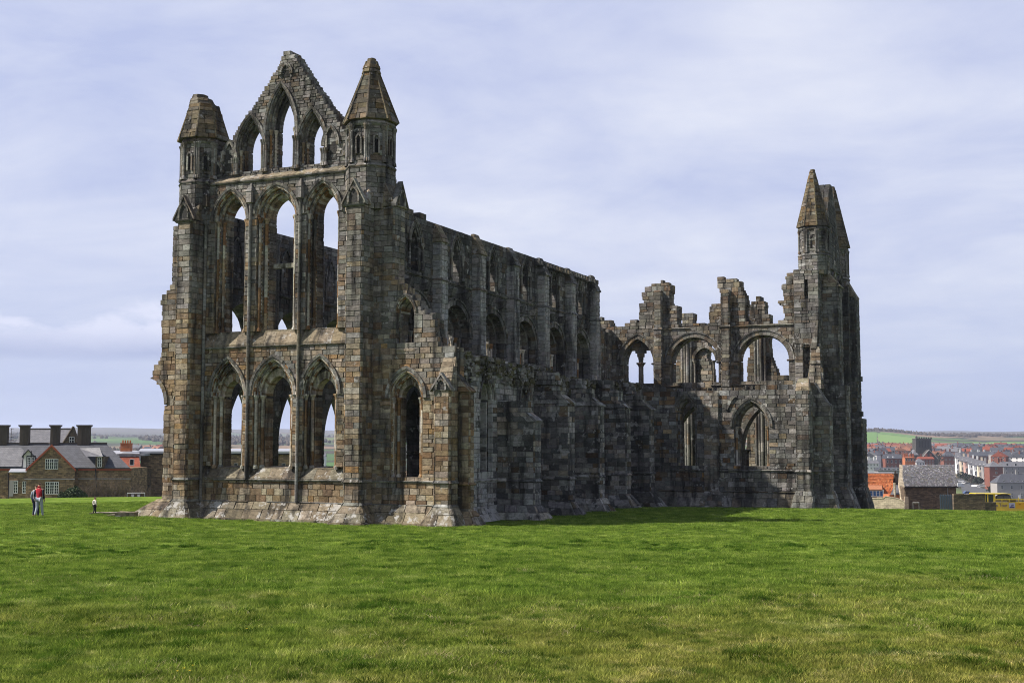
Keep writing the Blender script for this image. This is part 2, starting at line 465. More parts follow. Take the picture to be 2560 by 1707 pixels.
def string_course(mb, fr, u0, u1, v, size, pal, n=0.0, chip=.06):
    u = u0
    while u < u1 - .03:
        w = min(rnd.uniform(.8, 1.6), u1 - u)
        if u + w > u1 - .35: w = u1 - u
        if rnd.random() > chip:
            s = size * rnd.uniform(.85, 1.1)
            pr = [(v - s * .9, n - .05), (v - s * .55, n + s * .75), (v - s * .05, n + s), (v + s * .35, n - .05)]
            mb.prism([fr(u + .005, a, b) for a, b in pr], [fr(u + w - .005, a, b) for a, b in pr], pal(*fr(u, v)))
        u += w
def sill_slope(mb, fr, u0, u1, v0, n0, v1, n1, pal):
    """Sloping weathered sill from (v0, n0) at the front up to (v1, n1) at the back."""
    u = u0
    while u < u1 - .02:
        w = min(rnd.uniform(.5, .9), u1 - u)
        if u + w > u1 - .25: w = u1 - u
        e = rnd.uniform(0, .02)
        pr = [(v0 - .12, n1 - .05), (v0 - .12, n0 + .02), (v0 + e, n0 + .03), (v1 + e, n1), (v1, n1 - .05)]
        mb.prism([fr(u + .006, a, b) for a, b in pr], [fr(u + w - .006, a, b) for a, b in pr], pal(*fr(u, v0)))
        u += w
def in_poly(pts):
    P = np.array(pts, float)
    def f(u, v):
        r = np.zeros(np.shape(u), bool); j = len(P) - 1
        for i in range(len(P)):
            (xi, yi), (xj, yj) = P[i], P[j]
            if yi != yj:
                r ^= ((yi > v) != (yj > v)) & (u < (xj - xi) * (v - yi) / (yj - yi) + xi)
            j = i
        return r
    return f
def ragged(u, v, amp=.12, f=1.7, seed=0.0):
    """A slow jitter for broken edges."""
    return amp * np.array([mnoise.noise(Vector((a * f + seed, b * f, seed))) for a, b in zip(u, v)])
# ================================================================== the ruined abbey
abbey = empty('ruined_abbey', (0, 0, 0), 'huge roofless sandstone abbey ruin with gabled east front, spired turrets and long arcaded side wall', 'abbey ruin')
STORE = []                                   # (area, verts, faces, colour, parent) of the dressed stones of the nearest walls
class Store(list):
    pass
def facing(): return Store()
def tris_ok(*a): pass
FE = Frame((0, 0, 0), (1, 0, 0))             # east front, looks towards -Y
def any_hole(hs):
    def f(u, v):
        r = np.zeros(np.shape(u), bool)
        for h in hs: r |= h(u, v)
        return r
    return f

def window(fr, c, sill, spring, leaves, hood, pal_w, ring=.24, name='lancet_window', shafts=True, mould=.13, k=8, teeth=False, hood_drop=0.0, label=None, inner=False):
    """A pointed opening with stepped orders. leaves: (n_front, n_back, half width, rise) from the face inwards."""
    mb = MB()
    for i, (nf, nb, w, rise) in enumerate(leaves):
        last = inner and i == len(leaves) - 1
        arch_ring(mb, fr, c, spring, w, rise, ring * (1.75 if last else 1), nb + .02, nf + (.02 if i == 0 else -.01), pal_pale if (inner and i == len(leaves) - 1) else pal_w, k + (3 if inner and i == len(leaves) - 1 else 0))
    o = mb.build(name, M_STONE, abbey)
    if label: o['label'] = label
    hm = MB(); arch_mould(hm, fr, c, spring, hood[0], hood[1], leaves[0][0], mould, pal_grey, k + 2, hood_drop)
    hm.build('hood_mould', M_STONE, o)
    rm = MB()
    for i, (nf, nb, w, rise) in enumerate(leaves[:-1]):
        arch_mould(rm, fr, c, spring, w + .05, rise + .05, nf + .0, .055, pal_grey, k + 2); arch_mould(rm, fr, c, spring, w - .06, rise - .06, nf - .1, .06, pal_w, k + 2)
    rm.build('roll_mould', M_STONE, o)
    if shafts:
        for i in range(1, len(leaves)):
            wi, wo = leaves[i][2], leaves[i - 1][2]
            for sg in (-1, 1):
                sm = MB(); r = min(.1, (wo - wi) * .42)
                shaft(sm, fr, c + sg * (wi + (wo - wi) * .5), leaves[i][0] + r + .015, sill + .02, spring, r, pal_stripe)
                sm.build('jamb_shaft', M_STONE, o)
    if teeth:
        tm = MB()
        for i in range(1, len(leaves)):
            for sg in (-1, 1):
                v = sill + .2
                while v < spring - .4:
                    u = c + sg * (leaves[i][2] + .06); n = leaves[i][0] + .0
                    b = [fr(u - .05, v, n - .01), fr(u + .05, v, n - .01), fr(u + .05, v + .12, n - .01), fr(u - .05, v + .12, n - .01)]
                    tm.add(b + [fr(u, v + .06, n + .075)], [(0, 1, 4), (1, 2, 4), (2, 3, 4), (3, 0, 4)], pal_stripe(*b[0])); v += .2
        tag(tm.build('dogtooth', M_STONE, o), kind='stuff')
    return [arch_hole(c, w, sill, spring, rise, ring * (1.3 if inner and i == len(leaves) - 1 else .55)) for i, (nf, nb, w, rise) in enumerate(leaves)]

stores = {}
def leafed_wall(name, fr, u0, u1, v0, v1, depths, base_inside, hole_sets, pal, ch=.27, bw=(.34, .8), store=True, back=True):
    """A wall in several leaves, each with the openings of its own order; facing stones go to a child."""
    core = MB(); st = [] if store else None
    for i, (nf, nb) in enumerate(depths):
        hs = any_hole([h[min(i, len(h) - 1)] for h in hole_sets])
        ins = lambda u, v, hs=hs: base_inside(u, v) & ~hs(u, v)
        wall(core, fr, u0, u1, v0, v1, nf - nb, ins, pal, ch, bw, front=(i == 0), back=(back and i == len(depths) - 1), n0=nf, store=st if i == 0 else None, step=.04)
    o = core.build(name, M_STONE, abbey)
    if store: stores[o.name] = (o, st)
    return o

# ---------------- east front: lower and middle tiers
LV = lambda w, r: [(0, -.25, w, r), (-.25, -.55, w * .82, r * .84), (-.55, -1.2, w * .60, r * .46)]
LOW = [(-2.96, 1.02, 1.86), (-.04, 1.26, 1.88), (2.90, 1.04, 1.84)]
MID = [(-2.98, 1.00, 1.56), (.02, 1.24, 1.56), (2.92, 1.00, 1.56)]
hs = []
for c, w, r in LOW:
    lv = LV(w, r)
    if w > 1.2: lv = [(0, -.25, w, r), (-.25, -.55, w * .84, r * .86), (-.55, -1.2, w * .64, r * .56)]
    hs.append(window(FE, c, 2.72, 6.58, lv, (w + .13, r + .14), pal_stripe, ring=.22, k=9, inner=True))
for c, w, r in MID:
    lv = [(0, -.25, w, r), (-.25, -.55, w * .84, r * .86), (-.55, -1.2, w * .66, r * .70)]
    hs.append(window(FE, c, 10.0, 16.12, lv, (w + .13, r + .14), pal_stripe, ring=.20, k=9, teeth=True))
SL = ((-4.72, -1.75), (-1.47, 1.45), (1.72, 4.85))
for a_, b_ in SL:
    for z0_, z1_ in ((2.22, 2.75), (9.32, 10.03)):
        cut = lambda u, v, a_=a_, b_=b_, z0_=z0_, z1_=z1_: (u > a_) & (u < b_) & (v > z0_) & (v < z1_)
        none = lambda u, v: np.zeros(np.shape(u), bool)
        hs.append([cut, none, none])
DEP = [(0, -.25), (-.25, -.55), (-.55, -1.2)]
east = leafed_wall('east_wall', FE, -5.75, 5.75, 1.0, 18.2, DEP, lambda u, v: np.ones(np.shape(u), bool), hs, pal_east, ch=.24, bw=(.28, .74))
mb = MB()
for a, b in SL:
    sill_slope(mb, FE, a, b, 2.22, .03, 2.76, -.3, pal_slope)
    sill_slope(mb, FE, a, b, 9.32, .03, 10.05, -.3, pal_slope)
for c, w, r in LOW: sill_slope(mb, FE, c - w * .8, c + w * .8, 2.74, -.28, 2.84, -1.25, pal_slope)
for c, w, r in MID: sill_slope(mb, FE, c - w * .8, c + w * .8, 10.03, -.28, 10.14, -1.25, pal_slope)
tag(mb.build('window_sill', M_STONE, abbey), kind='stuff')
# tall thin wall shafts between the windows, with pinnacle niches at the top
for u in (-1.61, 1.58, -4.55):
    mb = MB()
    z0 = 1.0 if u != -1.61 else 2.15
    shaft(mb, FE, u, .1, z0, 17.05, .085, pal_grey, cap=False)
    mb.prism([FE(u - .17, 16.95, 0), FE(u + .17, 16.95, 0), FE(u + .17, 16.95, .3), FE(u - .17, 16.95, .3)],
             [FE(u - .17, 17.55, 0), FE(u + .17, 17.55, 0), FE(u + .17, 17.55, .3), FE(u - .17, 17.55, .3)], pal_grey(0, 0, 17))
    mb.prism([FE(u - .2, 17.55, 0), FE(u + .2, 17.55, 0), FE(u + .2, 17.55, .33), FE(u - .2, 17.55, .33)],
             [FE(u - .02, 18.05, 0), FE(u + .02, 18.05, 0), FE(u + .02, 18.05, .06), FE(u - .02, 18.05, .06)], pal_grey(0, 0, 17))
    mb.build('wall_shaft', M_STONE, abbey)
for v, sz, a, b in ((2.15, .13, -4.75, 4.95), (9.2, .12, -4.75, 4.95), (1.0, .12, -4.75, 4.95), (18.2, .14, -4.7, 4.8)):
    mb = MB(); string_course(mb, FE, a, b, v, sz, pal_grey); mb.build('string_course', M_STONE, abbey)
mb = MB()
for c, w, r in LOW:                                    # impost string between the lower arches
    for sg in (-1, 1): string_course(mb, FE, c + sg * (w + .02) if sg > 0 else c - w - .38, c + w + .38 if sg > 0 else c - w - .02, 6.58, .09, pal_grey, chip=0)
mb.build('string_course', M_STONE, abbey)

# ---------------- gable with its three lancets
GY = .42
FG = Frame((0, GY, 0), (1, 0, 0))
gable_poly = [(-5.0, 18.15), (4.9, 18.15), (4.9, 19.35), (4.35, 19.9), (3.72, 20.75), (3.0, 21.75), (2.25, 22.75), (1.6, 23.7), (1.05, 24.45), (.78, 24.9), (.45, 25.15), (.18, 25.3),
              (-.02, 25.1), (-.15, 24.7), (-.6, 24.05), (-1.4, 23.08), (-2.28, 22.05), (-2.9, 21.35), (-3.6, 20.55), (-4.41, 19.75), (-5.0, 19.25)]
gin = in_poly(gable_poly)
ghs = []
for c, w, sp, r in ((-.06, .86, 21.0, 2.32), (-2.05, .82, 20.05, 1.75), (1.92, .74, 20.1, 1.6)):
    ghs.append(window(FG, c, 18.78, sp, [(0, -.25, w, r), (-.25, -.5, w * .82, r * .87), (-.5, -.95, w * .62, r * .71)], (w + .12, r + .14), pal_grey, ring=.18, k=9, teeth=True, hood_drop=.5))
leafed_wall('gable_wall', FG, -5.0, 4.9, 18.15, 25.4, [(0, -.25), (-.25, -.5), (-.5, -.95)], lambda u, v: gin(u + ragged(u, v, .16, 1.4, 3) + ragged(u, v, .06, 4.0, 5), v), ghs, pal_grey, ch=.19, bw=(.26, .6))
mb = MB(); sill_slope(mb, FE, -4.75, 4.75, 18.28, .04, 18.8, -.75, pal_slope); mb.build('weathered_ledge', M_STONE, abbey)
for c, w, sp, r, sill in ((-3.42, .36, 19.5, 1.0, 18.95), (3.12, .36, 19.75, .95, 18.95), (-4.2, .22, 18.9, .5, 18.5), (4.28, .22, 19.1, .5, 18.6), (.2, .26, 23.95, .5, 23.8)):
    mb = MB(); arch_ring(mb, FG, c, sp, w, r, .13, -.1, .1, pal_grey, 6); arch_mould(mb, FG, c, sp, w + .13, r + .14, .05, .08, pal_grey, 6)
    p = arch_pts(c, sp, w, r, 6); p = [(c - w, sill)] + p + [(c + w, sill)]
    mb.add([FG(a, b, .025) for a, b in p], [tuple(range(len(p)))], (.05, .048, .044, .2))  # no recess cut: flat near-black face paints the niche's shade
    mb.build('blind_niche', M_STONE, abbey)
# capped shafts between the gable lancets
for u in (-1.08, .98, -3.0, 2.75):
    mb = MB()
    for du in (-.13, 0, .13): shaft(mb, FG, u + du, .12, 18.7, 20.45 if abs(u) < 1.5 else 19.6, .065, pal_grey)
    mb.build('wall_shaft', M_STONE, abbey)

# ---------------- main buttresses
def buttress(x0, x1, y0, y1, z1, ch=.1, pal=pal_east, base=True, flare=.55, name='buttress', cap='gablet', capn=(0, -1), label=None, keep=False, zb=0.0, zp=.98):
    mb = MB(); st = [] if keep else None
    P = rect(x0, x1, y0, y1, ch)
    rings(mb, const_poly(P), zp if base else zb, z1, pal, store=st, fsides=(0, 7), bw=(.34, .7))
    if base:
        Q = rect(x0 - flare, x1 + flare, y0 - flare, y1, ch + .05)
        Q1 = rect(x0 - .05, x1 + .05, y0 - .05, y1, ch)
        rings(mb, const_poly(rect(x0 - flare - .05, x1 + flare + .05, y0 - flare - .05, y1, ch + .05)), zb - .5, zb + .12, pal_slope, ch=.4, bw=(.7, 1.3))
        rings(mb, lerp_poly(Q, Q1), zb + .12, zp, pal_slope, ch=.42, bw=(.6, 1.2), proud=(0, .015))
        for v in (zp + .02, zp + 1.17):
            Pm = rect(x0 - .09, x1 + .09, y0 - .09, y1, ch)
            rings(mb, lerp_poly(Pm, P), v - .05, v + .1, pal_grey, ch=.2, bw=(.6, 1.1))
    o = mb.build(name, M_STONE, abbey)
    if label: o['label'] = label
    if keep: stores[o.name] = (o, st)
    return o
def gablet(mb, fr, c, v0, hw, h, depth, pal):
    """A small steep gable with a pointed niche, standing on top of a buttress."""
    mb.prism([fr(c - hw, v0, .06), fr(c + hw, v0, .06), fr(c, v0 + h, .06)], [fr(c - hw, v0, -depth), fr(c + hw, v0, -depth), fr(c, v0 + h, -depth)], pal(*fr(c, v0)))
    arch_mould(mb, fr, c, v0 + h * .25, hw * .42, h * .42, .07, .1, pal, 6, drop=h * .2)
    p = arch_pts(c, v0 + h * .25, hw * .42, h * .42, 5); p = [(c - hw * .42, v0 + .05)] + p + [(c + hw * .42, v0 + .05)]
    mb.add([fr(a, b, .068) for a, b in p], [tuple(range(len(p)))], (.06, .058, .055, .3))  # niche is a flat dark face, its shade painted on
    for sg in (-1, 1):                                                # weathered coping
        q = [fr(c + sg * (hw + .09), v0 - .05, .14), fr(c + sg * (hw + .09), v0 + .09, .14), fr(c, v0 + h + .14, .14), fr(c, v0 + h, .14)]
        mb.prism(q, [p2 - fr.n * .3 for p2 in q], pal(*q[0]))
for sg, x0, x1 in ((1, 5.0, 6.06), (-1, -5.72, -4.7)):
    o = buttress(x0, x1, -1.1, .05, 16.1, keep=True, flare=.55, label='right main buttress of the east front' if sg > 0 else 'left main buttress of the east front')
    mb = MB(); string_course(mb, Frame((0, -1.1, 0), (1, 0, 0)), x0 - .08, x1 + .08, 16.12, .13, pal_grey, chip=0)
    c = (x0 + x1) / 2
    gablet(mb, Frame((0, -1.1, 0), (1, 0, 0)), c, 16.15, .62, 1.2, .3, pal_grey)
    rings(mb, lerp_poly(rect(x0 - .05, x1 + .05, -1.0, .1), rect(x0 + .12, x1 - .05, -.1, .12)), 16.15, 17.7, pal_slope, ch=.3)
    mb.build('gablet', M_STONE, o)
# corner masses carrying the turrets, with side buttresses
o = buttress(5.75, 7.22, .02, 1.2, 16.1, ch=.1, base=False, pal=pal_east, label='side buttress at the north corner of the east front')
mb = MB(); FN = Frame((7.22, 0, 0), (0, 1, 0)); gablet(mb, FN, .61, 16.15, .58, 1.2, .3, pal_grey)
rings(mb, lerp_poly(rect(5.8, 7.3, .0, 1.25), rect(5.8, 6.4, .1, 1.1)), 16.12, 17.75, pal_slope, ch=.3)
mb.build('gablet', M_STONE, o)
buttress(-7.0, -5.5, .06, 1.2, 16.1, ch=.1, base=False, pal=pal_east)
mb = MB()
for sx in (-1, 1): rings(mb, const_poly(rect(4.3, 6.1, 1.2, 2.2) if sx > 0 else rect(-6.6, -4.6, 1.2, 2.2)), 8.0, 18.0, pal_grey)
mb.build('corner_pier', M_STONE, abbey)

# ---------------- turrets and spires
def turret(cx, cy, r, z0, z1, spire_top, spire_r, tip, label, base_z=16.0, truncated=None, slits=True, pal=pal_grey, shaft_r=.075):
    mb = MB()
    rings(mb, const_poly(ngon(cx, cy, r * 1.02)), base_z, z0, pal, ch=.27)
    rings(mb, const_poly(ngon(cx, cy, r * .93)), z0, z1, pal, ch=.25)
    o = mb.build('turret', M_STONE, abbey); o['label'] = label
    for zc, k in ((z0, 1.07), (z1, 1.03)):
        m2 = MB(); rings(m2, lerp_poly(ngon(cx, cy, r * k), ngon(cx, cy, r * .95)), zc - .02, zc + .16, pal, ch=.2, bw=(.5, 1)); rings(m2, lerp_poly(ngon(cx, cy, r * .95), ngon(cx, cy, r * k)), zc - .14, zc - .02, pal, ch=.2, bw=(.5, 1))
        m2.build('string_course', M_STONE, o)
    m2 = MB()
    for (x, y) in ngon(cx, cy, r * .97): 
        for da in (-.11, 0, .11):
            ang = atan2(y - cy, x - cx) + da / r * .9
            shaft(m2, Frame((cx + r * .96 * cos(ang), cy + r * .96 * sin(ang), 0), (1, 0, 0)), 0, 0, z0 + .2, z1 - .12, shaft_r, pal, sides=6)
    m2.build('corner_shaft', M_STONE, o)
    if slits:
        m2 = MB()
        for k in range(8):
            a = radians(45 * k); nx, ny = cos(a), sin(a); d = r * .93 * cos(pi / 8)
            fr = Frame((cx + nx * d, cy + ny * d, 0), (-ny, nx, 0))
            zs = z0 + (z1 - z0) * .30; zt = z0 + (z1 - z0) * .62
            hw = .10
            m2.add([fr(-hw, zs, .045), fr(hw, zs, .045), fr(hw, zt, .045), fr(-hw, zt, .045)], [(0, 1, 2, 3)], (.012, .012, .012, 0))  # slit drawn as a flat face, the dark inside painted in
            m2.box(0, 0, 0, 0, 0, 0) if False else None
            for s2 in (-1, 1):
                q = [fr(s2 * (hw + .0), zs - .05, .04), fr(s2 * (hw + .09), zs - .05, .04), fr(s2 * (hw + .09), zs - .05, .11), fr(s2 * hw, zs - .05, .11)]
                if s2 < 0: q = q[::-1]
                m2.prism(q, [p + Vector((0, 0, zt - zs + .1)) for p in q], pal(0, 0, 18))
            arch_ring(m2, fr, 0, zt, hw, .17, .1, .03, .11, pal, 4)
        m2.build('slit_window', M_STONE, o)
    ms = MB()
    top = truncated if truncated else spire_top
    def sp(t):
        z = t * (top - z1 - .16); rr = spire_r + (tip - spire_r) * z / (spire_top - z1 - .16)
        return ngon(cx, cy, rr * (1.0 + .02 * sin(z * 9)))
    rings(ms, sp, z1 + .16, top, pal_spire, ch=.26, bw=(.35, .65), proud=(.0, .04))
    return o, ms
o, ms = turret(5.42, .62, 1.30, 18.25, 20.5, 23.35, 1.46, .44, 'octagonal turret with the tall pointed spire at the right of the gable')
for z, r in ((23.35, .50), (23.6, .44), (23.8, .36), (23.97, .24)):
    rings(ms, lerp_poly(ngon(5.42, .62, r), ngon(5.42, .62, r * .85)), z, z + .21, pal_spire, ch=.25, proud=(0, .07))
P = ngon(5.42, .62, 1.46)
for k in range(8):                                                  # rolls along the spire's angles
    ms.tube([Vector((*P[k], 20.7)), Vector((5.42 + (P[k][0] - 5.42) * .29, .62 + (P[k][1] - .62) * .29, 23.4))], [.07, .05], 6, pal_spire(0, 0, 0))
ms.build('spire', M_STONE, o)
o, ms = turret(-5.42, .62, 1.26, 18.35, 20.65, 25.6, 1.44, .06, 'octagonal turret whose broken spire is cut off short, left of the gable', truncated=22.85)
rings(ms, lerp_poly(ngon(-5.55, .62, .78), ngon(-5.62, .62, .62)), 22.85, 23.25, pal_spire, ch=.22)
rings(ms, lerp_poly(ngon(-5.72, .62, .48), ngon(-5.72, .62, .44)), 23.25, 23.5, pal_spire, ch=.25)
P = ngon(-5.42, .62, 1.44)
for k in range(8): ms.tube([Vector((*P[k], 20.85)), Vector((-5.42 + (P[k][0] + 5.42) * .55, .62 + (P[k][1] - .62) * .55, 22.85))], [.07, .06], 6, pal_spire(0, 0, 0))
ms.build('spire', M_STONE, o)

# ---------------- east walls of the aisles
AE = [(5.9, 1.0), (10.75, 1.0), (10.72, 8.76), (9.78, 8.78), (9.72, 9.6), (9.6, 10.2), (8.96, 10.68), (8.6, 11.05), (7.95, 11.65), (7.78, 11.95), (7.04, 12.55), (6.6, 13.1), (5.9, 13.4)]
ain = in_poly(AE)
h1 = window(FE, 8.0, 2.32, 6.32, [(0, -.25, .92, 1.3), (-.25, -.5, .74, 1.1), (-.5, -1.0, .54, .66)], (1.05, 1.45), pal_stripe, ring=.2, k=9, inner=True)
h2 = window(FE, 7.92, 9.1, 10.62, [(0, -.3, .5, .8), (-.3, -1.2, .38, .62)], (.56, .9), pal_stripe, ring=.16, k=7, shafts=False, mould=.08)
leafed_wall('aisle_east_wall', FE, 5.9, 10.75, 1.0, 13.4, [(0, -.25), (-.25, -.5), (-.5, -1.0)], lambda u, v: ain(u + ragged(u, v, .12, 1.5, 1), v), [h1, [h2[0], h2[1], h2[1]]], pal_east, ch=.265, bw=(.33, .72))
mb = MB(); sill_slope(mb, FE, 7.0, 9.0, 2.18, .02, 2.34, -.9, pal_slope); sill_slope(mb, FE, 7.4, 8.5, 8.75, .02, 9.1, -.6, pal_slope)
for a, b in ((6.06, 9.9),):
    string_course(mb, FE, a, b, 2.16, .12, pal_grey); string_course(mb, FE, a, b, 1.0, .12, pal_grey); string_course(mb, FE, 6.2, 7.0, 6.32, .09, pal_grey); string_course(mb, FE, 8.98, 9.3, 6.32, .09, pal_grey)
mb.build('string_course', M_STONE, abbey)
# inner stonework seen through the upper aisle opening
AW = [(-7.25, 1.0), (-5.3, 1.0), (-5.3, 13.3), (-6.6, 13.05), (-7.15, 12.5), (-7.78, 11.95), (-7.55, 11.7), (-7.5, 9.0), (-7.7, 8.5), (-8.1, 8.15), (-8.14, 7.75), (-7.6, 7.25), (-7.22, 6.72), (-7.0, 6.2), (-7.24, 6.0), (-7.25, 2.0)]
win_ = in_poly(AW)
mb = MB(); wall(mb, FE, -8.3, -5.3, 1.0, 13.4, 1.2, lambda u, v: win_(u + ragged(u, v, .06, 2, 5), v), pal_east, back=True); mb.build('aisle_stub', M_STONE, abbey)
mb = MB()
for k in range(7):
    t0, t1 = k / 7, (k + 1) / 7
    q = [(-8.02 + 1.03 * sin(t0 * pi / 2), 7.62 - 1.45 * (1 - cos(t0 * pi / 2))), (-8.02 + 1.03 * sin(t1 * pi / 2), 7.62 - 1.45 * (1 - cos(t1 * pi / 2)))]
    mb.prism([FE(q[0][0] - .18, q[0][1], -.4), FE(q[0][0] + .02, q[0][1] + .1, -.4), FE(q[0][0] + .02, q[0][1] + .1, .1), FE(q[0][0] - .18, q[0][1], .1)],
             [FE(q[1][0] - .18, q[1][1], -.4), FE(q[1][0] + .02, q[1][1] + .1, -.4), FE(q[1][0] + .02, q[1][1] + .1, .1), FE(q[1][0] - .18, q[1][1], .1)], pal_east(0, 0, 7))
mb.build('arch_springer', M_STONE, abbey)

# ---------------- plinth of the east front
mb = MB(); pst = []
for (a, b) in ((-4.55, 4.75), (6.2, 10.1), (-7.6, -5.9)):
    F2 = Frame((0, -.58, .12), (1, 0, 0), (0, .55, .88))
    wall(mb, F2, a, b, 0, 1.03, .3, lambda u, v: np.ones(np.shape(u), bool), pal_slope, ch=.52, bw=(.55, 1.25), n0=0, store=pst, ends=False)
    wall(mb, Frame((0, -.66, -.5), (1, 0, 0)), a, b, 0, .64, .5, lambda u, v: np.ones(np.shape(u), bool), pal_slope, ch=.6, bw=(.7, 1.4), store=pst)
pl = mb.build('plinth', M_STONE, abbey); stores[pl.name] = (pl, pst)
# corner flare at the far left of the plinth
mb = MB(); rings(mb, lerp_poly(rect(-9.0, -5.9, -.75, 2.2), rect(-7.5, -5.9, -.05, 1.2)), .1, 1.0, pal_slope, ch=.42, bw=(.6, 1.2)); rings(mb, const_poly(rect(-9.05, -5.9, -.8, 2.25)), -.5, .1, pal_slope, ch=.6, bw=(.7, 1.3)); mb.build('plinth', M_STONE, abbey)
# corner buttresses of the north aisle
o1 = buttress(9.95, 10.9, -.8, .1, 6.6, keep=True, label='low corner buttress of the aisle facing east')
mb = MB(); gablet(mb, Frame((0, -.8, 0), (1, 0, 0)), 10.42, 6.6, .5, .75, .3, pal_grey); rings(mb, lerp_poly(rect(9.98, 10.86, -.75, .1), rect(10.1, 10.75, .0, .12)), 6.6, 8.3, pal_slope); mb.build('gablet', M_STONE, o1)
def north_buttress(y0, y1, x0, x1, z1, pal, label=None, zb=-.35, flat=0):
    """Buttress standing out towards +X, built on its own sides."""
    mb = MB()
    rings(mb, const_poly(rect(x0, x1, y0, y1, .08)), .55, z1, pal, bw=(.36, .75))
    rings(mb, lerp_poly(rect(x0, x1 + .75, y0 - .55, y1 + .55, .1), rect(x0, x1 + .05, y0 - .05, y1 + .05, .08)), zb - .2, .75, pal, ch=.35, bw=(.5, 1.0), proud=(0, .07))
    rings(mb, lerp_poly(rect(x0, x1 + .1, y0 - .1, y1 + .1, .08), rect(x0, x1, y0, y1, .08)), 2.02, 2.16, pal, ch=.2, bw=(.6, 1.1))
    if flat:
        rings(mb, lerp_poly(rect(x0, x1 + .1, y0 - .07, y1 + .07, .06), rect(x0, x1 - .55, y0, y1, .02)), z1, z1 + .5, pal, ch=.28, proud=(0, .06))
        for za, zb_, dx in ((z1 + .5, z1 + 1.1, .55), (z1 + 1.1, flat, .8 + rnd.uniform(0, .5))): rings(mb, const_poly(rect(x0, x1 - dx, y0 + .03, y1 - rnd.uniform(0, .2))), za, zb_ + rnd.uniform(-.15, .1), pal, ch=.24, proud=(-.03, .09), bw=(.25, .6))
    else: rings(mb, lerp_poly(rect(x0, x1 + .08, y0 - .06, y1 + .06, .06), rect(x0 - .5, x0 + .15, y0, y1, .02)), z1, z1 + 1.2, pal, ch=.3, proud=(0, .06))
    o = mb.build('buttress', M_STONE, abbey)
    if label: o['label'] = label
    return o
north_buttress(.12, .62, 10.3, 11.5, 6.55, pal_east, 'corner buttress of the aisle facing north', zb=-.1)

# ---------------- north aisle wall
def pal_aisle(x, y, z):
    pg = .55 + (.45 if y < 5.8 else 0) + .5 * patch(x, y, z, .3, .7, 4)
    if rnd.random() < pg:
        w = rnd.random() < (.22 if y > 5.8 and z < 6.3 else .03)
        return vary(soften(pick(WARM if w else GREY), (.54, .53, .51) if y < 5.8 else (.37, .36, .345), .5), .16, .66 if y < 5.8 else .44)
    return vary(pick(NORTH), .18, .42)
BAY, Y0 = 4.95, 4.05
FA = Frame((10.2, 0, 0), (0, 1, 0))
def top_aisle(u):
    k = np.interp(u, [0, 2, 6, 9, 13, 14.5, 15.5, 31], [8.7, 8.6, 8.45, 8.3, 8.5, 8.2, 7.9, 8.3])
    return k + np.array([.16 * mnoise.noise(Vector((a * 1.3, 0, 0))) + .1 * mnoise.noise(Vector((a * 4, 3, 0))) for a in u])
hA = [window(FA, 4.75, 2.5, 6.35, [(0, -.3, .78, 1.15), (-.3, -1.2, .6, .9)], (.86, 1.32), pal_aisle, ring=.2, k=8, shafts=False)]
hA.append(window(FA, 9.75, 6.15, 6.5, [(0, -.3, .55, 1.0), (-.3, -1.2, .5, .8)], (.68, 1.15), pal_aisle, ring=.2, k=8, shafts=False))
leafed_wall('aisle_wall', FA, .6, 30.6, -.4, 8.9, [(0, -.3), (-.3, -1.2)], lambda u, v: v < top_aisle(u), hA, pal_aisle, ch=.27, bw=(.36, .8))
mb = MB()
wall(mb, FA, 8.9, 10.6, 6.0, 8.0, .3, lambda u, v: np.ones(np.shape(u), bool), pal_aisle, n0=-.75, ends=False); mb.build('blocked_window', M_STONE, abbey)
mb = MB(); string_course(mb, FA, 1.1, 30.4, 2.12, .12, pal_aisle, chip=.15); mb.build('string_course', M_STONE, abbey)
mb = MB(); 
F2 = Frame((10.85, 0, -.5), (0, 1, 0), (-.5, 0, .86))
wall(mb, F2, 1.4, 30.6, 0, 1.35, .4, lambda u, v: v + ragged(u, v, .3, .8, 9) < 1.2, pal_aisle, ch=.4, bw=(.4, .9), proud=(0, .12), ends=False); mb.build('plinth', M_STONE, abbey)
for k in range(5):
    north_buttress(6.08 + BAY * k, 6.98 + BAY * k, 10.1, 12.38, 6.3 if k else 5.2, pal_aisle, zb=-.1, flat=8.0 if k else 6.1)
# broken rubble core along the top of the aisle wall
mb = MB()
for i in range(1500):
    y = rnd.uniform(.9, 16.5) if rnd.random() < .8 else rnd.uniform(16, 30); z = top_aisle(np.array([y]))[0] + .08 - abs(rnd.gauss(0, .5)); 
    if z < 7.0: continue
    x = 10.25 + rnd.uniform(-1.0, .12) if z > 8.1 else 10.22 + rnd.uniform(-.05, .08)
    s = rnd.uniform(.05, .17); R = Vector((x, y, z))
    a = rnd.uniform(0, 6.3)
    v8 = [R + Vector((dx * s * cos(a) - dy * s * sin(a), dx * s * sin(a) + dy * s * cos(a), dz * s * .7)) + Vector((rnd.uniform(-.4, .4) * s, rnd.uniform(-.4, .4) * s, rnd.uniform(-.3, .3) * s)) for dz in (-1, 1) for dx, dy in ((-1, -1), (1, -1), (1, 1), (-1, 1))]
    mb.prism(v8[:4], v8[4:], vary(pick([((.16, .15, .13), 3), ((.10, .09, .05), 2), ((.22, .21, .19), 2), ((.12, .11, .06), 1.5)]), .2, .45))
tag(mb.build('rubble_core', M_STONE, abbey), kind='stuff')

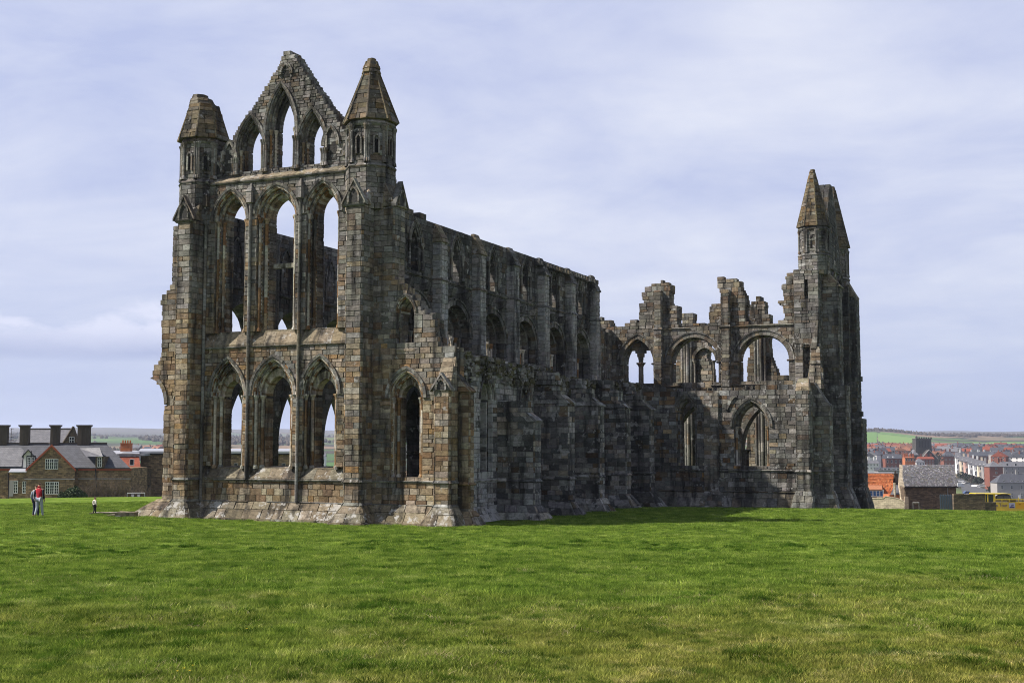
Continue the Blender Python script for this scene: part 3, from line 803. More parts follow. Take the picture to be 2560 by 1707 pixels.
# ---------------- presbytery side walls with arcade, triforium and clerestory
def side_wall(X, nbays, name, north, ztop, yend):
    fr = Frame((X, 0, 0), (0, 1, 0)) if north else Frame((X, 0, 0), (0, -1, 0))
    sg = 1 if north else -1
    pal = pal_north  # stone darkened for shade, on the north side and the inner south wall
    sets = []
    for k in range(nbays):
        c = sg * (Y0 + BAY * k + (0 if north else .3))
        if not north:
            for dc in (-.5,):
                mb = MB(); arch_ring(mb, fr, c + sg * dc, 10.1, 1.7, 1.95, .25, -1.28, .03, pal, 8); mb.build('triforium_arch', M_STONE, abbey)
                sets.append([arch_hole(c + sg * dc, 1.7, 8.5, 10.1, 1.95, .13)] * 2)
        for (sill, sp, w, r, ring) in (((-1, 3.6, 1.75, 3.3, .3), (8.5, 10.25, 1.72, 1.72, .28)) if north else ((-1, 4.0, 1.95, 3.85, .3),)):
            mb = MB()
            arch_ring(mb, fr, c, sp, w, r, ring, -.5, .03, pal_grey if sp > 9 else pal, 10); arch_ring(mb, fr, c, sp, w - .22, r - .22, ring, -1.28, -.5, pal_grey if sp > 9 else pal, 10)
            if sp > 9:
                for s2 in (-1, 1): string_course(mb, fr, c + s2 * w - (.0 if s2 > 0 else .3), c + s2 * w + (.3 if s2 > 0 else 0.0), sp, .12, pal_grey, chip=0)
            o = mb.build('triforium_arch' if sp > 9 else 'arcade_arch', M_STONE, abbey)
            if sp > 9:
                hm = MB(); arch_mould(hm, fr, c, sp, w + ring, r + ring, .03, .1, pal_grey, 10); hm.build('hood_mould', M_STONE, o)
                # sub-arches on a cluster of shafts near the inner face
                tm = MB()
                hs2 = any_hole([arch_hole(c - .78, .58, 8.4, 10.1, .95), arch_hole(c + .78, .58, 8.4, 10.1, .95)])
                full = arch_hole(c, w - .1, 8.4, sp, r - .1)
                wall(tm, fr, c - w, c + w, 8.5, 12.1, .35, lambda u, v: full(u, v) & ~hs2(u, v) & (v > 10.0), pal_grey, n0=-.88, back=True)
                for du in (-.1, .1, 0): shaft(tm, fr, c + du, -1.0 + abs(du) * .5, 8.5, 10.05, .09, pal_stripe)
                for s2 in (-1, 1):
                    for du in (0, .16): shaft(tm, fr, c + s2 * (w - .33 - du), -.75 - du, 8.5, 10.2, .085, pal_stripe)
                tm.build('tracery', M_STONE, o)
            else:
                for s2 in (-1, 1):
                    sm = MB()
                    for du, dn in ((.12, -.25), (.0, -.65), (.12, -1.05)): shaft(sm, fr, c + s2 * (w - du), dn, -.2, sp, .15, pal)
                    sm.build('pier_shaft', M_STONE, o)
            sets.append([arch_hole(c, w, sill, sp, r, ring * .5), arch_hole(c, w - .22, sill, sp, r - .22, ring * .5)])
        cl = window(fr, c, 13.45, 14.95, [(0, -.5, .40, .85), (-.5, -1.28, .34, .75)], (.58, 1.08), pal_grey, ring=.2, k=7, shafts=False, mould=.09, name='clerestory_window')
        sets.append(cl)
        nm = MB()                                                     # the wider blind order round each clerestory light, on its shaft
        arch_mould(nm, fr, c, 14.9, .72, 1.2, .02, .1, pal_grey, 8, drop=.0)
        for s2 in (-1, 1): shaft(nm, fr, c + s2 * .74, .08, 13.45, 14.9, .075, pal_grey)
        nm.build('clerestory_order', M_STONE, abbey)
    def top(u):
        u = np.abs(u)
        k = np.interp(u, [0, 3, 8, 31, 31.5, 33], [ztop + .55, ztop + .2, ztop, ztop - .15, ztop - .15, ztop - .4])
        return k + np.array([.13 * mnoise.noise(Vector((a * 1.1, X, 0))) + .07 * mnoise.noise(Vector((a * 3.1, X, 4))) for a in u])
    a, b = (1.2, yend) if north else (-yend, -1.2)
    endr = lambda u, v: np.abs(u) + ragged(u, v, .25, 1.2, X) < yend - .15
    return leafed_wall(name, fr, a, b, -.2, ztop + .9, [(0, -.5), (-.5, -1.28)], lambda u, v: (v < top(u)) & endr(u, v), sets, pal, ch=.28, bw=(.36, .78)), fr
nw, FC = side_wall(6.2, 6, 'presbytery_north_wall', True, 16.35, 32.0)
side_wall(-6.2, 4, 'presbytery_south_wall', False, 16.7, 21.0)
# broken stretch between the last bay and the crossing
mb = MB(); wall(mb, FC, 31.6, 36.0, -.2, 13.6, 1.28, lambda u, v: (v < np.interp(u, [31, 32.6, 33.4, 34.6, 36], [13.4, 13.3, 12.7, 12.75, 12.6]) + ragged(u, v, .25, 2.0, 4)) & ~((np.abs(u - 33.9) < 1.1) & (v < 6.4)), pal_trans, back=True); mb.build('crossing_wall', M_STONE, abbey)
# vaulting shafts on the inner face of the south wall (seen through the east windows)
FSi = Frame((-4.92, 0, 0), (0, 1, 0))
mb = MB()
for k in range(5):
    for du in (-.22, 0, .22): shaft(mb, FSi, Y0 - BAY / 2 + BAY * k + du + .3, .1, 7.8, 16.2, .11, pal_north)
for v in (8.2, 12.9): string_course(mb, FSi, 1.3, 20.5, v, .16, pal_north)
mb.build('vault_shaft', M_STONE, abbey)
for k in range(4):
    mb = MB()
    for dc in (-1.25, 1.25):
        arch_mould(mb, FSi, Y0 + BAY * k + dc + .3, 14.6, .5, 1.1, .02, .12, pal_north, 7, drop=1.4)
    mb.build('blind_arcade', M_STONE, abbey)
mb = MB(); p_, q_ = on_y(440 * 0 + 672.5, 667.5, 1.0), on_y(731, 661, 1.0)
mb.box(p_[0] - .5, q_[0] + .35, .9, 1.12, p_[1] - .13, p_[1] + .12, (.30, .28, .22, .6)); mb.build('cross_beam', M_STONE, abbey)
def pal_pil(x, y, z): return vary(soften(pick(GREY), (.44, .43, .41), .7), .12, .36)
# pilaster buttresses of the clerestory
for k in range(6):
    yc = Y0 + BAY * (k + .5) - .02
    if k == 5: yc -= .15
    mb = MB()
    rings(mb, const_poly(rect(6.1, 6.78, yc - .4, yc + .4, .03)), 7.5, 13.1, pal_pil, bw=(.36, .6))
    rings(mb, const_poly(rect(6.1, 6.74, yc - .38, yc + .38, .03)), 13.1, 15.25, pal_pil, bw=(.36, .6))
    rings(mb, lerp_poly(rect(6.1, 6.86, yc - .45, yc + .45, .02), rect(6.1, 6.74, yc - .38, yc + .38, .02)), 13.05, 13.22, pal_grey, ch=.2)
    rings(mb, lerp_poly(rect(6.1, 6.86, yc - .45, yc + .45, .02), rect(6.1, 6.3, yc - .33, yc + .33, .02)), 15.2, 16.35 + rnd.uniform(-.1, .12), pal_slope if k < 2 else pal_north, ch=.26)
    mb.build('pilaster', M_STONE, abbey)
mb = MB(); rings(mb, const_poly(rect(6.0, 6.5, 1.2, 1.75)), 7.5, 16.7, pal_north); mb.build('pilaster', M_STONE, abbey)
mb = MB(); string_course(mb, FC, 1.3, 31.7, 13.18, .12, pal_grey, chip=.05); mb.build('string_course', M_STONE, abbey)
# carved heads / vault springers above the triforium arches
for k in range(6):
    mb = MB()
    for dy in (-1.0, .9):
        y = Y0 + BAY * k + dy + .1; s = .3
        mb.prism([Vector((6.2, y - s, 12.35)), Vector((6.2, y + s, 12.35)), Vector((6.45, y + s * .5, 12.42)), Vector((6.45, y - s * .5, 12.42))],
                 [Vector((6.2, y - s, 12.75)), Vector((6.2, y + s, 12.75)), Vector((6.62, y + s * .8, 12.82)), Vector((6.62, y - s * .8, 12.82))], pal_north(0, 0, 12))
    mb.build('corbel', M_STONE, abbey)
# corbel table along the wall head near its far end
mb = MB()
for i in range(22):
    y = 20.5 + i * .52; z = 16.1
    mb.box(6.2, 6.62, y - .15, y + .15, z - .28, z + .02, pal_north(6, y, z)); 
mb.build('corbel', M_STONE, abbey)
# ---------------- north transept
YT = 35.5
FT = Frame((0, YT, 0), (1, 0, 0))
def zz6(pts, Y): return [on_y(*z6(*p), Y) for p in pts]
up_pts = zz6([(48, 400), (48, 335), (100, 340), (116, 385), (120, 392), (198, 388), (198, 368), (232, 366), (234, 348), (290, 350), (290, 236), (316, 230), (303, 182), (345, 135), (400, 120), (430, 105), (482, 128), (470, 230), (482, 250), (523, 250), (523, 372), (530, 384),
              (640, 384), (704, 378), (720, 352), (720, 256), (785, 234), (792, 186), (765, 130), (770, 88), (868, 85), (902, 110), (906, 140), (930, 186), (940, 212), (938, 345), (960, 350), (960, 372),
              (1140, 366), (1140, 352), (1182, 330), (1165, 250), (1140, 242), (1140, 225), (1176, 225), (1165, 150), (1152, 130), (1192, 115), (1178, 95), (1192, 60), (1248, 40), (1275, 30)], YT)
up_poly = [(5.0, -.2)] + [(5.0, up_pts[0][1])] + up_pts + [(up_pts[-1][0] + .3, -.2)]
uin = in_poly(up_poly)
sets = []
for c, w, kind in ((8.3, 1.25, 'p'), (12.72, 1.86, 'r'), (17.92, 1.88, 'r')):
    mb = MB(); sp = 10.1
    r = 1.86 if kind == 'r' else 1.9
    arch_ring(mb, FT, c, sp, w, r, .32, -.55, .03, pal_trans, 11); arch_ring(mb, FT, c, sp, w - .1, r - .1, .3, -1.25, -.55, pal_trans, 11)
    for s2 in (-1, 1): string_course(mb, FT, c + s2 * w - (.14 if s2 > 0 else .3), c + s2 * w + (.3 if s2 > 0 else .14), sp, .13, pal_trans, chip=0)
    o = mb.build('triforium_arch', M_STONE, abbey)
    o['label'] = {8.3: 'pointed triforium arch with twin lights on a slim column', 12.72: 'round open triforium arch in the middle of the transept', 17.92: 'round open triforium arch beside the transept tower'}[c]
    hm = MB(); arch_mould(hm, FT, c, sp, w + .32, r + .32, .03, .1, pal_grey, 11); hm.build('hood_mould', M_STONE, o)
    if kind == 'p':
        tm = MB()
        h2 = any_hole([arch_hole(c - .62, .5, 8.3, 10.3, .95), arch_hole(c + .62, .5, 8.3, 10.3, .95)]); full = arch_hole(c, w, 8.3, sp, r)
        wall(tm, FT, c - w, c + w, 8.45, 12.1, .4, lambda u, v: full(u, v) & ~h2(u, v) & (v > 10.15), pal_trans, n0=-.6, back=True, step=.03)
        shaft(tm, FT, c, -.8, 8.5, 10.2, .2, pal_trans); shaft(tm, FT, c, -.6, 8.5, 10.2, .12, pal_trans)
        tm.build('twin_light_tracery', M_STONE, o)
    sets.append([arch_hole(c, w, 8.42, sp, r, .16), arch_hole(c, w - .1, 8.42, sp, r - .1, .16)])
for c in (8.3, 12.7, 17.9):
    w = 1.7 if c > 9 else 1.3
    mb = MB(); arch_ring(mb, FT, c, 3.6, w, 3.2, .3, -1.25, .03, pal_trans, 10)
    o = mb.build('arcade_arch', M_STONE, abbey)
    for s2 in (-1, 1):
        sm = MB()
        for du, dn in ((.14, -.2), (0, -.62), (.14, -1.05)): shaft(sm, FT, c + s2 * (w - du), dn, -.3, 3.6, .17, pal_trans)
        sm.build('pier_shaft', M_STONE, o)
    sets.append([arch_hole(c, w, -1, 3.6, 3.2, .15)] * 2)
leafed_wall('transept_east_wall', FT, 5.0, 20.9, -.4, 17.5, [(0, -.55), (-.55, -1.25)], lambda u, v: uin(u + ragged(u, v, .07, 2.2, 8), v), sets, pal_trans, ch=.27, bw=(.36, .8))
# pilasters between the bays
for (xa, xb, zt) in ((9.72, 10.34, 15.6), (14.9, 15.55, 15.4)):
    mb = MB(); rings(mb, const_poly(rect(xa, xb, YT - .42, YT + .05, .03)), 8.2, 12.7, pal_trans, bw=(.34, .6)); rings(mb, const_poly(rect(xa + .02, xb - .02, YT - .38, YT + .05, .03)), 12.7, zt, pal_trans, bw=(.34, .6))
    rings(mb, lerp_poly(rect(xa - .07, xb + .07, YT - .5, YT + .05), rect(xa, xb, YT - .4, YT + .05)), 12.62, 12.78, pal_grey)
    mb.build('pilaster', M_STONE, abbey)
mb = MB(); string_course(mb, FT, 6.3, 20.2, 12.68, .12, pal_trans, chip=.3); string_course(mb, FT, 6.3, 20.2, 8.36, .12, pal_trans, chip=.3); mb.build('string_course', M_STONE, abbey)

# lower east wall of the transept's aisle
YL = 31.0
FL = Frame((0, YL, 0), (1, 0, 0))
hl = [window(FL, 13.4, 2.45, 6.25, [(0, -.35, .74, 1.05), (-.35, -1.2, .52, .8)], (.86, 1.2), pal_trans, ring=.2, k=8, shafts=False, mould=.12),
      window(FL, 18.05, 2.4, 5.2, [(0, -.35, 1.22, 1.75), (-.35, -1.2, 1.0, 1.5)], (1.36, 1.95), pal_trans, ring=.22, k=10, shafts=True, mould=.13)]
def top_l(u): return np.interp(u, [10, 12, 14, 16, 18, 20, 22], [8.1, 7.9, 7.75, 7.85, 7.9, 8.0, 8.1]) + np.array([.12 * mnoise.noise(Vector((a * 1.7, 9, 0))) + .08 * mnoise.noise(Vector((a * 5, 9, 2))) for a in u])
leafed_wall('transept_aisle_wall', FL, 10.2, 21.5, -.6, 8.5, [(0, -.35), (-.35, -1.2)], lambda u, v: v < top_l(u), hl, lambda x, y, z: vary(pick(GREY if rnd.random() < .75 else NORTH), .16, .42) if rnd.random() > .1 else vary(pick(WARM), .16, .3), ch=.26, bw=(.36, .8))
mb = MB(); string_course(mb, FL, 11.3, 21.3, 2.2, .13, pal_grey); string_course(mb, FL, 11.3, 21.3, .75, .12, pal_grey); mb.build('string_course', M_STONE, abbey)
mb = MB(); wall(mb, Frame((0, YL - .45, -.7), (1, 0, 0), (0, .32, .94)), 11.0, 21.6, 0, 1.45, .4, lambda u, v: np.ones(np.shape(u), bool), pal_grey, ch=.45, bw=(.6, 1.2), ends=False); mb.build('plinth', M_STONE, abbey)
# fallen hood fragment, mid-bay pilaster, mullions inside the wide window
mb = MB(); 
for i in range(4):
    t0, t1 = i / 4, (i + 1) / 4
    p0 = (16.2 + .62 * t0, 6.45 + .9 * sin(t0 * 1.5)); p1 = (16.2 + .62 * t1, 6.45 + .9 * sin(t1 * 1.5))
    mb.prism([FL(p0[0], p0[1], -.05), FL(p0[0], p0[1], .13), FL(p0[0] + .2, p0[1] - .06, .13), FL(p0[0] + .2, p0[1] - .06, -.05)], [FL(p1[0], p1[1], -.05), FL(p1[0], p1[1], .13), FL(p1[0] + .2, p1[1] - .06, .13), FL(p1[0] + .2, p1[1] - .06, -.05)], pal_grey(0, 0, 7))
mb.build('broken_hood_mould', M_STONE, abbey)
mb = MB(); rings(mb, const_poly(rect(14.7, 15.75, YL - .14, YL + .05)), .7, 7.6, pal_trans, bw=(.36, .6)); rings(mb, lerp_poly(rect(14.2, 16.2, YL - .75, YL), rect(14.7, 15.75, YL - .16, YL)), -.6, .72, pal_grey, ch=.35, proud=(0, .06)); mb.build('pilaster', M_STONE, abbey)
# corner buttresses at the aisle's end
mb = MB(); rings(mb, const_poly(rect(21.25, 22.2, YL - .75, YL + .5, .06)), .8, 7.6, pal_grey, bw=(.36, .7)); rings(mb, lerp_poly(rect(20.8, 22.4, YL - 1.3, YL + .5), rect(21.2, 22.25, YL - .8, YL + .5)), -.7, .85, pal_grey, ch=.38, proud=(0, .05)); rings(mb, lerp_poly(rect(21.15, 22.25, YL - .85, YL + .5), rect(21.25, 22.2, YL - .75, YL + .5)), 2.12, 2.28, pal_grey)
rings(mb, lerp_poly(rect(21.25, 22.2, YL - .7, YL + .5), rect(21.3, 22.0, YL + .1, YL + .5)), 7.6, 8.5, pal_slope, ch=.26); tag(mb.build('buttress', M_STONE, abbey), 'slim front buttress at the transept aisle corner')
mb = MB(); rings(mb, const_poly(rect(21.5, 23.35, YL + .35, YL + 1.5, .06)), .8, 6.6, pal_grey, bw=(.36, .75)); rings(mb, lerp_poly(rect(21.5, 23.9, YL - .1, YL + 2), rect(21.5, 23.4, YL + .3, YL + 1.55)), -.8, .85, pal_grey, ch=.38, proud=(0, .05)); rings(mb, lerp_poly(rect(21.5, 23.45, YL + .27, YL + 1.55), rect(21.5, 23.35, YL + .35, YL + 1.5)), 2.12, 2.28, pal_grey)
rings(mb, lerp_poly(rect(21.5, 23.3, YL + .4, YL + 1.5), rect(21.5, 22.3, YL + .5, YL + 1.4)), 6.6, 8.2, pal_grey); tag(mb.build('buttress', M_STONE, abbey), 'broad side buttress at the transept aisle corner')
mb = MB(); wall(mb, Frame((22.0, 0, 0), (0, 1, 0)), YL + .5, YT, -.7, 8.2, 1.1, lambda u, v: v < 8.0 - .1 * np.abs(np.sin(u * 3)), pal_grey, back=True); mb.build('transept_aisle_end_wall', M_STONE, abbey)

# north-east stair tower, north front, far tower
FTW = Frame((0, 34.9, 0), (1, 0, 0))
mb = MB(); st = []
slit = any_hole([lambda u, v: (np.abs(u - 21.28) < .13) & (v > 14.4) & (v < 15.7), lambda u, v: (np.abs(u - 21.2) < .26) & (v > 8.4) & (v < 10.9)])
wall(mb, FTW, 20.35, 22.12, 7.8, 16.55, 1.9, lambda u, v: ~slit(u, v), pal_grey, back=True)
mb.box(20.5, 22.0, 35.75, 36.4, 7.8, 16.4, (.03, .03, .03, 0))  # near-black filling behind the slits: inner darkness put into its colour
rings(mb, const_poly(rect(20.4, 22.2, 35.4, 38.0)), -.6, 16.5, pal_grey)
o = mb.build('stair_tower', M_STONE, abbey)
mb = MB(); arch_mould(mb, FTW, 21.2, 10.9, .3, .2, .02, .1, pal_grey, 5)
for i in range(5):                                                   # sloping scar of the aisle roof on the tower
    a, b = i / 5, (i + 1) / 5
    mb.prism([FTW(21.5 + .5 * a, 10.8 + 2.0 * a, -.02), FTW(21.95 + .17 * a, 10.8 + 2.0 * a, -.02), FTW(21.95 + .17 * a, 10.8 + 2.0 * a, .3), FTW(21.5 + .5 * a, 10.8 + 2.0 * a, .3)],
             [FTW(21.5 + .5 * b, 10.8 + 2.0 * b, -.02), FTW(21.95 + .17 * b, 10.8 + 2.0 * b, -.02), FTW(21.95 + .17 * b, 10.8 + 2.0 * b, .3), FTW(21.5 + .5 * b, 10.8 + 2.0 * b, .3)], pal_trans(21, 35, 11))
rings(mb, lerp_poly(rect(21.3, 22.3, 34.35, 35.0), rect(21.6, 22.2, 34.75, 35.0)), 7.9, 10.9, pal_trans, ch=.3, proud=(0, .12))
mb.build('roof_scar', M_STONE, o)
mb = MB()
rings(mb, const_poly(rect(22.0, 23.35, 35.9, 37.4, .08)), -.7, 15.3, pal_grey)
rings(mb, const_poly(rect(22.0, 23.75, 35.8, 37.5, .08)), -.7, 8.2, pal_grey, bw=(.36, .75))
rings(mb, lerp_poly(rect(21.6, 24.4, 35.2, 38.2), rect(22.0, 23.8, 35.75, 37.55)), -1.0, .8, pal_grey, ch=.4, proud=(0, .06))
rings(mb, lerp_poly(rect(22.0, 23.5, 35.85, 37.45), rect(21.7, 22.5, 36.0, 37.3)), 15.3, 16.5, pal_slope, ch=.28)
mb.build('buttress', M_STONE, abbey)
FNF = Frame((22.1, 0, 0), (0, 1, 0))
hn = []
for zc, zs, rs in ((2.6, 5.8, 1.5), (8.6, 10.8, 1.2), (12.2, 15.6, 1.4)):
    for c in (38.9, 41.3, 43.7):
        w = window(FNF, c, zc, zs, [(0, -.4, .72, rs), (-.4, -1.0, .5, rs * .75)], (.86, rs + .15), pal_north, ring=.2, k=7)
        if zc != 8.6: hn.append(w)
gp = [(37, -.7), (45.2, -.7), (45.2, 17.3), (44.2, 19.2), (43.0, 21.6), (42.0, 23.2), (41.6, 23.75), (40.8, 23.7), (40.3, 23.2), (39.4, 21.3), (38.3, 18.6), (37, 16.8)]
gpin = in_poly(gp)
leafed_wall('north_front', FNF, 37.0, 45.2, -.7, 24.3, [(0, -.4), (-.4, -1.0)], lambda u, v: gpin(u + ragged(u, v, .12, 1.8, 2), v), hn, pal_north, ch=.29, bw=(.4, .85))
mb = MB()
for v in (2.2, 8.2, 11.9, 17.2): string_course(mb, FNF, 37.3, 45.2, v, .14, pal_north)
mb.build('string_course', M_STONE, abbey)
mb = MB()
rings(mb, const_poly(rect(20.6, 22.6, 44.9, 47.6)), -1, 16.4, pal_north)
rings(mb, const_poly(rect(21.5, 23.1, 45.4, 47.2, .1)), -1, 15.6, pal_north)
rings(mb, lerp_poly(rect(21.0, 23.1, 45.3, 47.3), rect(21.2, 22.4, 45.5, 47.0)), 15.6, 16.9, pal_slope, ch=.3)
rings(mb, const_poly(rect(21.5, 23.42, 45.2, 47.4, .1)), -1, 6.0, pal_north)
rings(mb, lerp_poly(rect(21.0, 23.9, 44.8, 48.0), rect(21.5, 23.45, 45.2, 47.4)), -1.4, .6, pal_north, ch=.4)
o = mb.build('buttress', M_STONE, abbey)
mb = MB()
for z in (9.1, 6.35, 5.6, 4.4 + .0): mb.box(22.9, 23.42, 45.3, 45.9, z - .18, z + .2, pal_north(23, 45, z))
mb.build('corbel', M_STONE, abbey)
def small_turret(cx, cy, r, z0, z1, top, label):
    o, ms = turret(cx, cy, r, z0, z1, top, r * 1.08, .24, label, base_z=z0 - 1.4, slits=False, shaft_r=.05)
    rings(ms, lerp_poly(ngon(cx, cy, .24), ngon(cx, cy, .14)), top, top + .3, pal_spire, ch=.16)
    P = ngon(cx, cy, r * 1.08)
    for k in range(8): ms.tube([Vector((*P[k], z1 + .18)), Vector((cx + (P[k][0] - cx) * .17, cy + (P[k][1] - cy) * .17, top))], [.055, .04], 6, pal_spire(0, 0, 0))
    ms.build('spire', M_STONE, o)
    mb = MB()
    fr = Frame((cx, cy - r * .93 * cos(pi / 8), 0), (1, 0, 0))
    for dx in (-.06,): mb.add([fr(-.06, z0 + .5, .03), fr(.06, z0 + .5, .03), fr(.06, z0 + 1.4, .03), fr(-.06, z0 + 1.4, .03)], [(0, 1, 2, 3)], (.012, .012, .012, 0))  # flat near-black strip paints the shade of the slit
    mb.build('slit_window', M_STONE, o)
small_turret(21.62, 36.2, 1.12, 17.6, 19.55, 23.75, 'nearer slender spired turret of the north transept')
small_turret(21.35, 46.2, 1.18, 17.1, 19.5, 24.4, 'farther spired turret of the north transept, half hidden')

# west side of the transept, broken into tall stumps
YW = 46.3
FW = Frame((0, YW, 0), (1, 0, 0))
hw1 = arch_hole(14.2, 1.0, 9.0, 12.3, 1.4)
for pts, seed, lab in (([(500, 1500), (498, 650), (520, 590), (504, 575), (530, 520), (545, 480), (550, 350), (538, 310), (622, 310), (616, 355), (690, 360), (692, 380), (705, 460), (716, 540), (704, 560), (720, 600), (736, 640), (738, 760), (738, 1500)], 4, 'broken west wall stump behind the middle round arch'),
                  ([(945, 1500), (950, 600), (972, 540), (954, 490), (966, 400), (960, 270), (985, 216), (1030, 210), (1060, 240), (1062, 300), (1085, 305), (1090, 365), (1084, 470), (1090, 560), (1110, 615), (1130, 650), (1130, 690), (1200, 672), (1200, 1500)], 6, 'broken west wall stump rising behind the right round arch')):
    poly_ = zz6(pts, YW); pin = in_poly(poly_)
    xs = [p[0] for p in poly_]
    mb = MB(); wall(mb, FW, min(xs) - .2, max(xs) + .2, -1.0, 19, 1.2, lambda u, v: pin(u + ragged(u, v, .08, 2, seed), v), pal_trans, back=True, ch=.29)
    c = (min(xs) + max(xs)) / 2 - .3
    for du in (-.5, -.25, 0, .25): shaft(mb, FW, c + du, .14 + .1 * (du == 0), 0, 13.5, .14, pal_grey)
    if seed == 4: arch_ring(mb, FW, c + 1.45, 10.9, .9, 1.1, .25, -.2, .22, pal_trans, 8)
    if seed == 4: shaft(mb, FW, c + .6, .16, 8.6, 10.9, .1, pal_trans); shaft(mb, FW, c + 2.2, .1, 8.6, 10.9, .1, pal_trans)
    tag(mb.build('transept_west_wall', M_STONE, abbey), lab)

# ---------------- hand the 300 largest facing stones of the nearest walls out as single stones
allst = []
for nm, (o, st) in stores.items():
    for s in st:
        p = Vector(s[1][4]); 
        allst.append((s[0] / (p - CAM).length_squared, nm, s))
allst.sort(key=lambda q: -q[0])
rest = {nm: MB() for nm in stores}
for i, (_, nm, s) in enumerate(allst):
    if i < 300:
        m = MB(); m.add(s[1], s[2], s[3]); m.build('stone', M_STONE, stores[nm][0])
    else: rest[nm].add(s[1], s[2][:5], s[3])
for nm, m in rest.items():
    if m.v: tag(m.build('facing_stones', M_STONE, stores[nm][0]), kind='stuff')
# ================================================================== ground
G0 = Vector((CAM.x, CAM.y, 0))
_hr = [0, 10, 30, 52, 62, 80, 100, 115, 135, 160, 200, 350, 620, 800, 1000, 1300, 1650, 2000, 2600, 3200, 4000, 6000, 7500, 9500]
_hz = [1.72, 1.55, .86, .20, .02, -.06, -1.0, -1.78, -2.9, -4.6, -8.6, -20, -24.5, -25, -23, -13, -4.8, 0, 15, 23, 22, 52, 70, 60]
def smooth(x): x = np.clip(x, 0, 1); return x * x * (3 - 2 * x)
def vn(x, y, s=1.0, o=0.0):
    """Cheap smooth value noise, vectorised."""
    x = np.asarray(x, float) * s + o; y = np.asarray(y, float) * s - o * .7
    return (np.sin(x * 1.31 + 1.7 * np.sin(y * .73 + o)) * np.cos(y * 1.17 + 1.3 * np.sin(x * .61)) + .5 * np.sin(x * 2.9 + 2.1 * y + 1.1 * np.sin(y * 2.3))) / 1.5
HX, HY = None, None
def ground_z(x, y):
    x = np.asarray(x, float); y = np.asarray(y, float)
    dx, dy = x - G0.x, y - G0.y
    r = np.hypot(dx, dy)
    az = np.degrees(np.arctan2(dx * cos(YAW) + dy * sin(YAW), -dx * sin(YAW) + dy * cos(YAW)))     # to the right of the view axis
    z = np.interp(r, _hr, _hz)
    z = z + np.interp(r, [0, 3000, 5500, 7500, 9500], [0, 0, 4, 26, 26]) * smooth((-az - 3) / 10)
    z = z + .55 * np.exp(-(((az + 21) / 5.5) ** 2)) * np.exp(-(((r - 61) / 9.0) ** 2))               # low mound the walkers stand on
    z = z + np.interp(r, [0, 70, 80, 100, 115, 135, 150, 160, 200, 300], [0, 0, .05, .9, 1.15, 1.5, 1.9, 2.1, 4.6, 0]) * smooth((-az - 8) / 8)
    z = z + 15 * np.exp(-((az - 16.2) / 1.9) ** 2) * np.exp(-((r - 2750) / 520) ** 2)           # green hill above the town
    z = z + .05 * vn(x, y, .55) * smooth((48 - r) / 30) + .03 * vn(x, y, 2.3, 3) * smooth((60 - r) / 30) + .016 * vn(x, y, 5.1, 1) * smooth((50 - r) / 25)
    z = z + np.interp(r, [0, 120, 600, 1500, 4000, 9000], [0, 0, .8, 2.5, 6, 15]) * vn(x, y, 1 / 420.0, 5)
    z = z + np.interp(r, [0, 2500, 5000, 9000], [0, 0, 4, 9]) * vn(x, y, 1 / 1100.0, 2)
    return z
def ground_hit(x, y):
    """Where the line of sight through pixel x, y meets the lawn."""
    q = ray(x, y); d = 8.0
    while d < 90:
        p = CAM + q * (d / FPX)
        if p.z < float(ground_z(p.x, p.y)): break
        d += .05
    return Vector((p.x, p.y, float(ground_z(p.x, p.y))))
def polar_sheet(name, radii, angles, mat, kind='structure', zoff=0.0):
    A, R = np.meshgrid(np.radians(angles), radii)
    X = G0.x + R * (np.sin(A) * cos(YAW) - np.cos(A) * sin(YAW)); Y = G0.y + R * (np.sin(A) * sin(YAW) + np.cos(A) * cos(YAW))
    Z = ground_z(X, Y) + zoff
    nr, na = X.shape
    vs = np.stack([X.ravel(), Y.ravel(), Z.ravel()], 1)
    i = np.arange(nr * na).reshape(nr, na)
    f = np.stack([i[:-1, :-1], i[:-1, 1:], i[1:, 1:], i[1:, :-1]], -1).reshape(-1, 4)
    me = bpy.data.meshes.new(name); me.from_pydata(vs.tolist(), [], f.tolist()); me.materials.append(mat)
    me.polygons.foreach_set('use_smooth', [True] * len(me.polygons)); me.update()
    o = bpy.data.objects.new(name, me); COL.objects.link(o); o['kind'] = kind
    return o
ANG = np.concatenate([np.arange(-180, -36, 6.0), np.arange(-36, 36.01, .3), np.arange(42, 181, 6.0)])

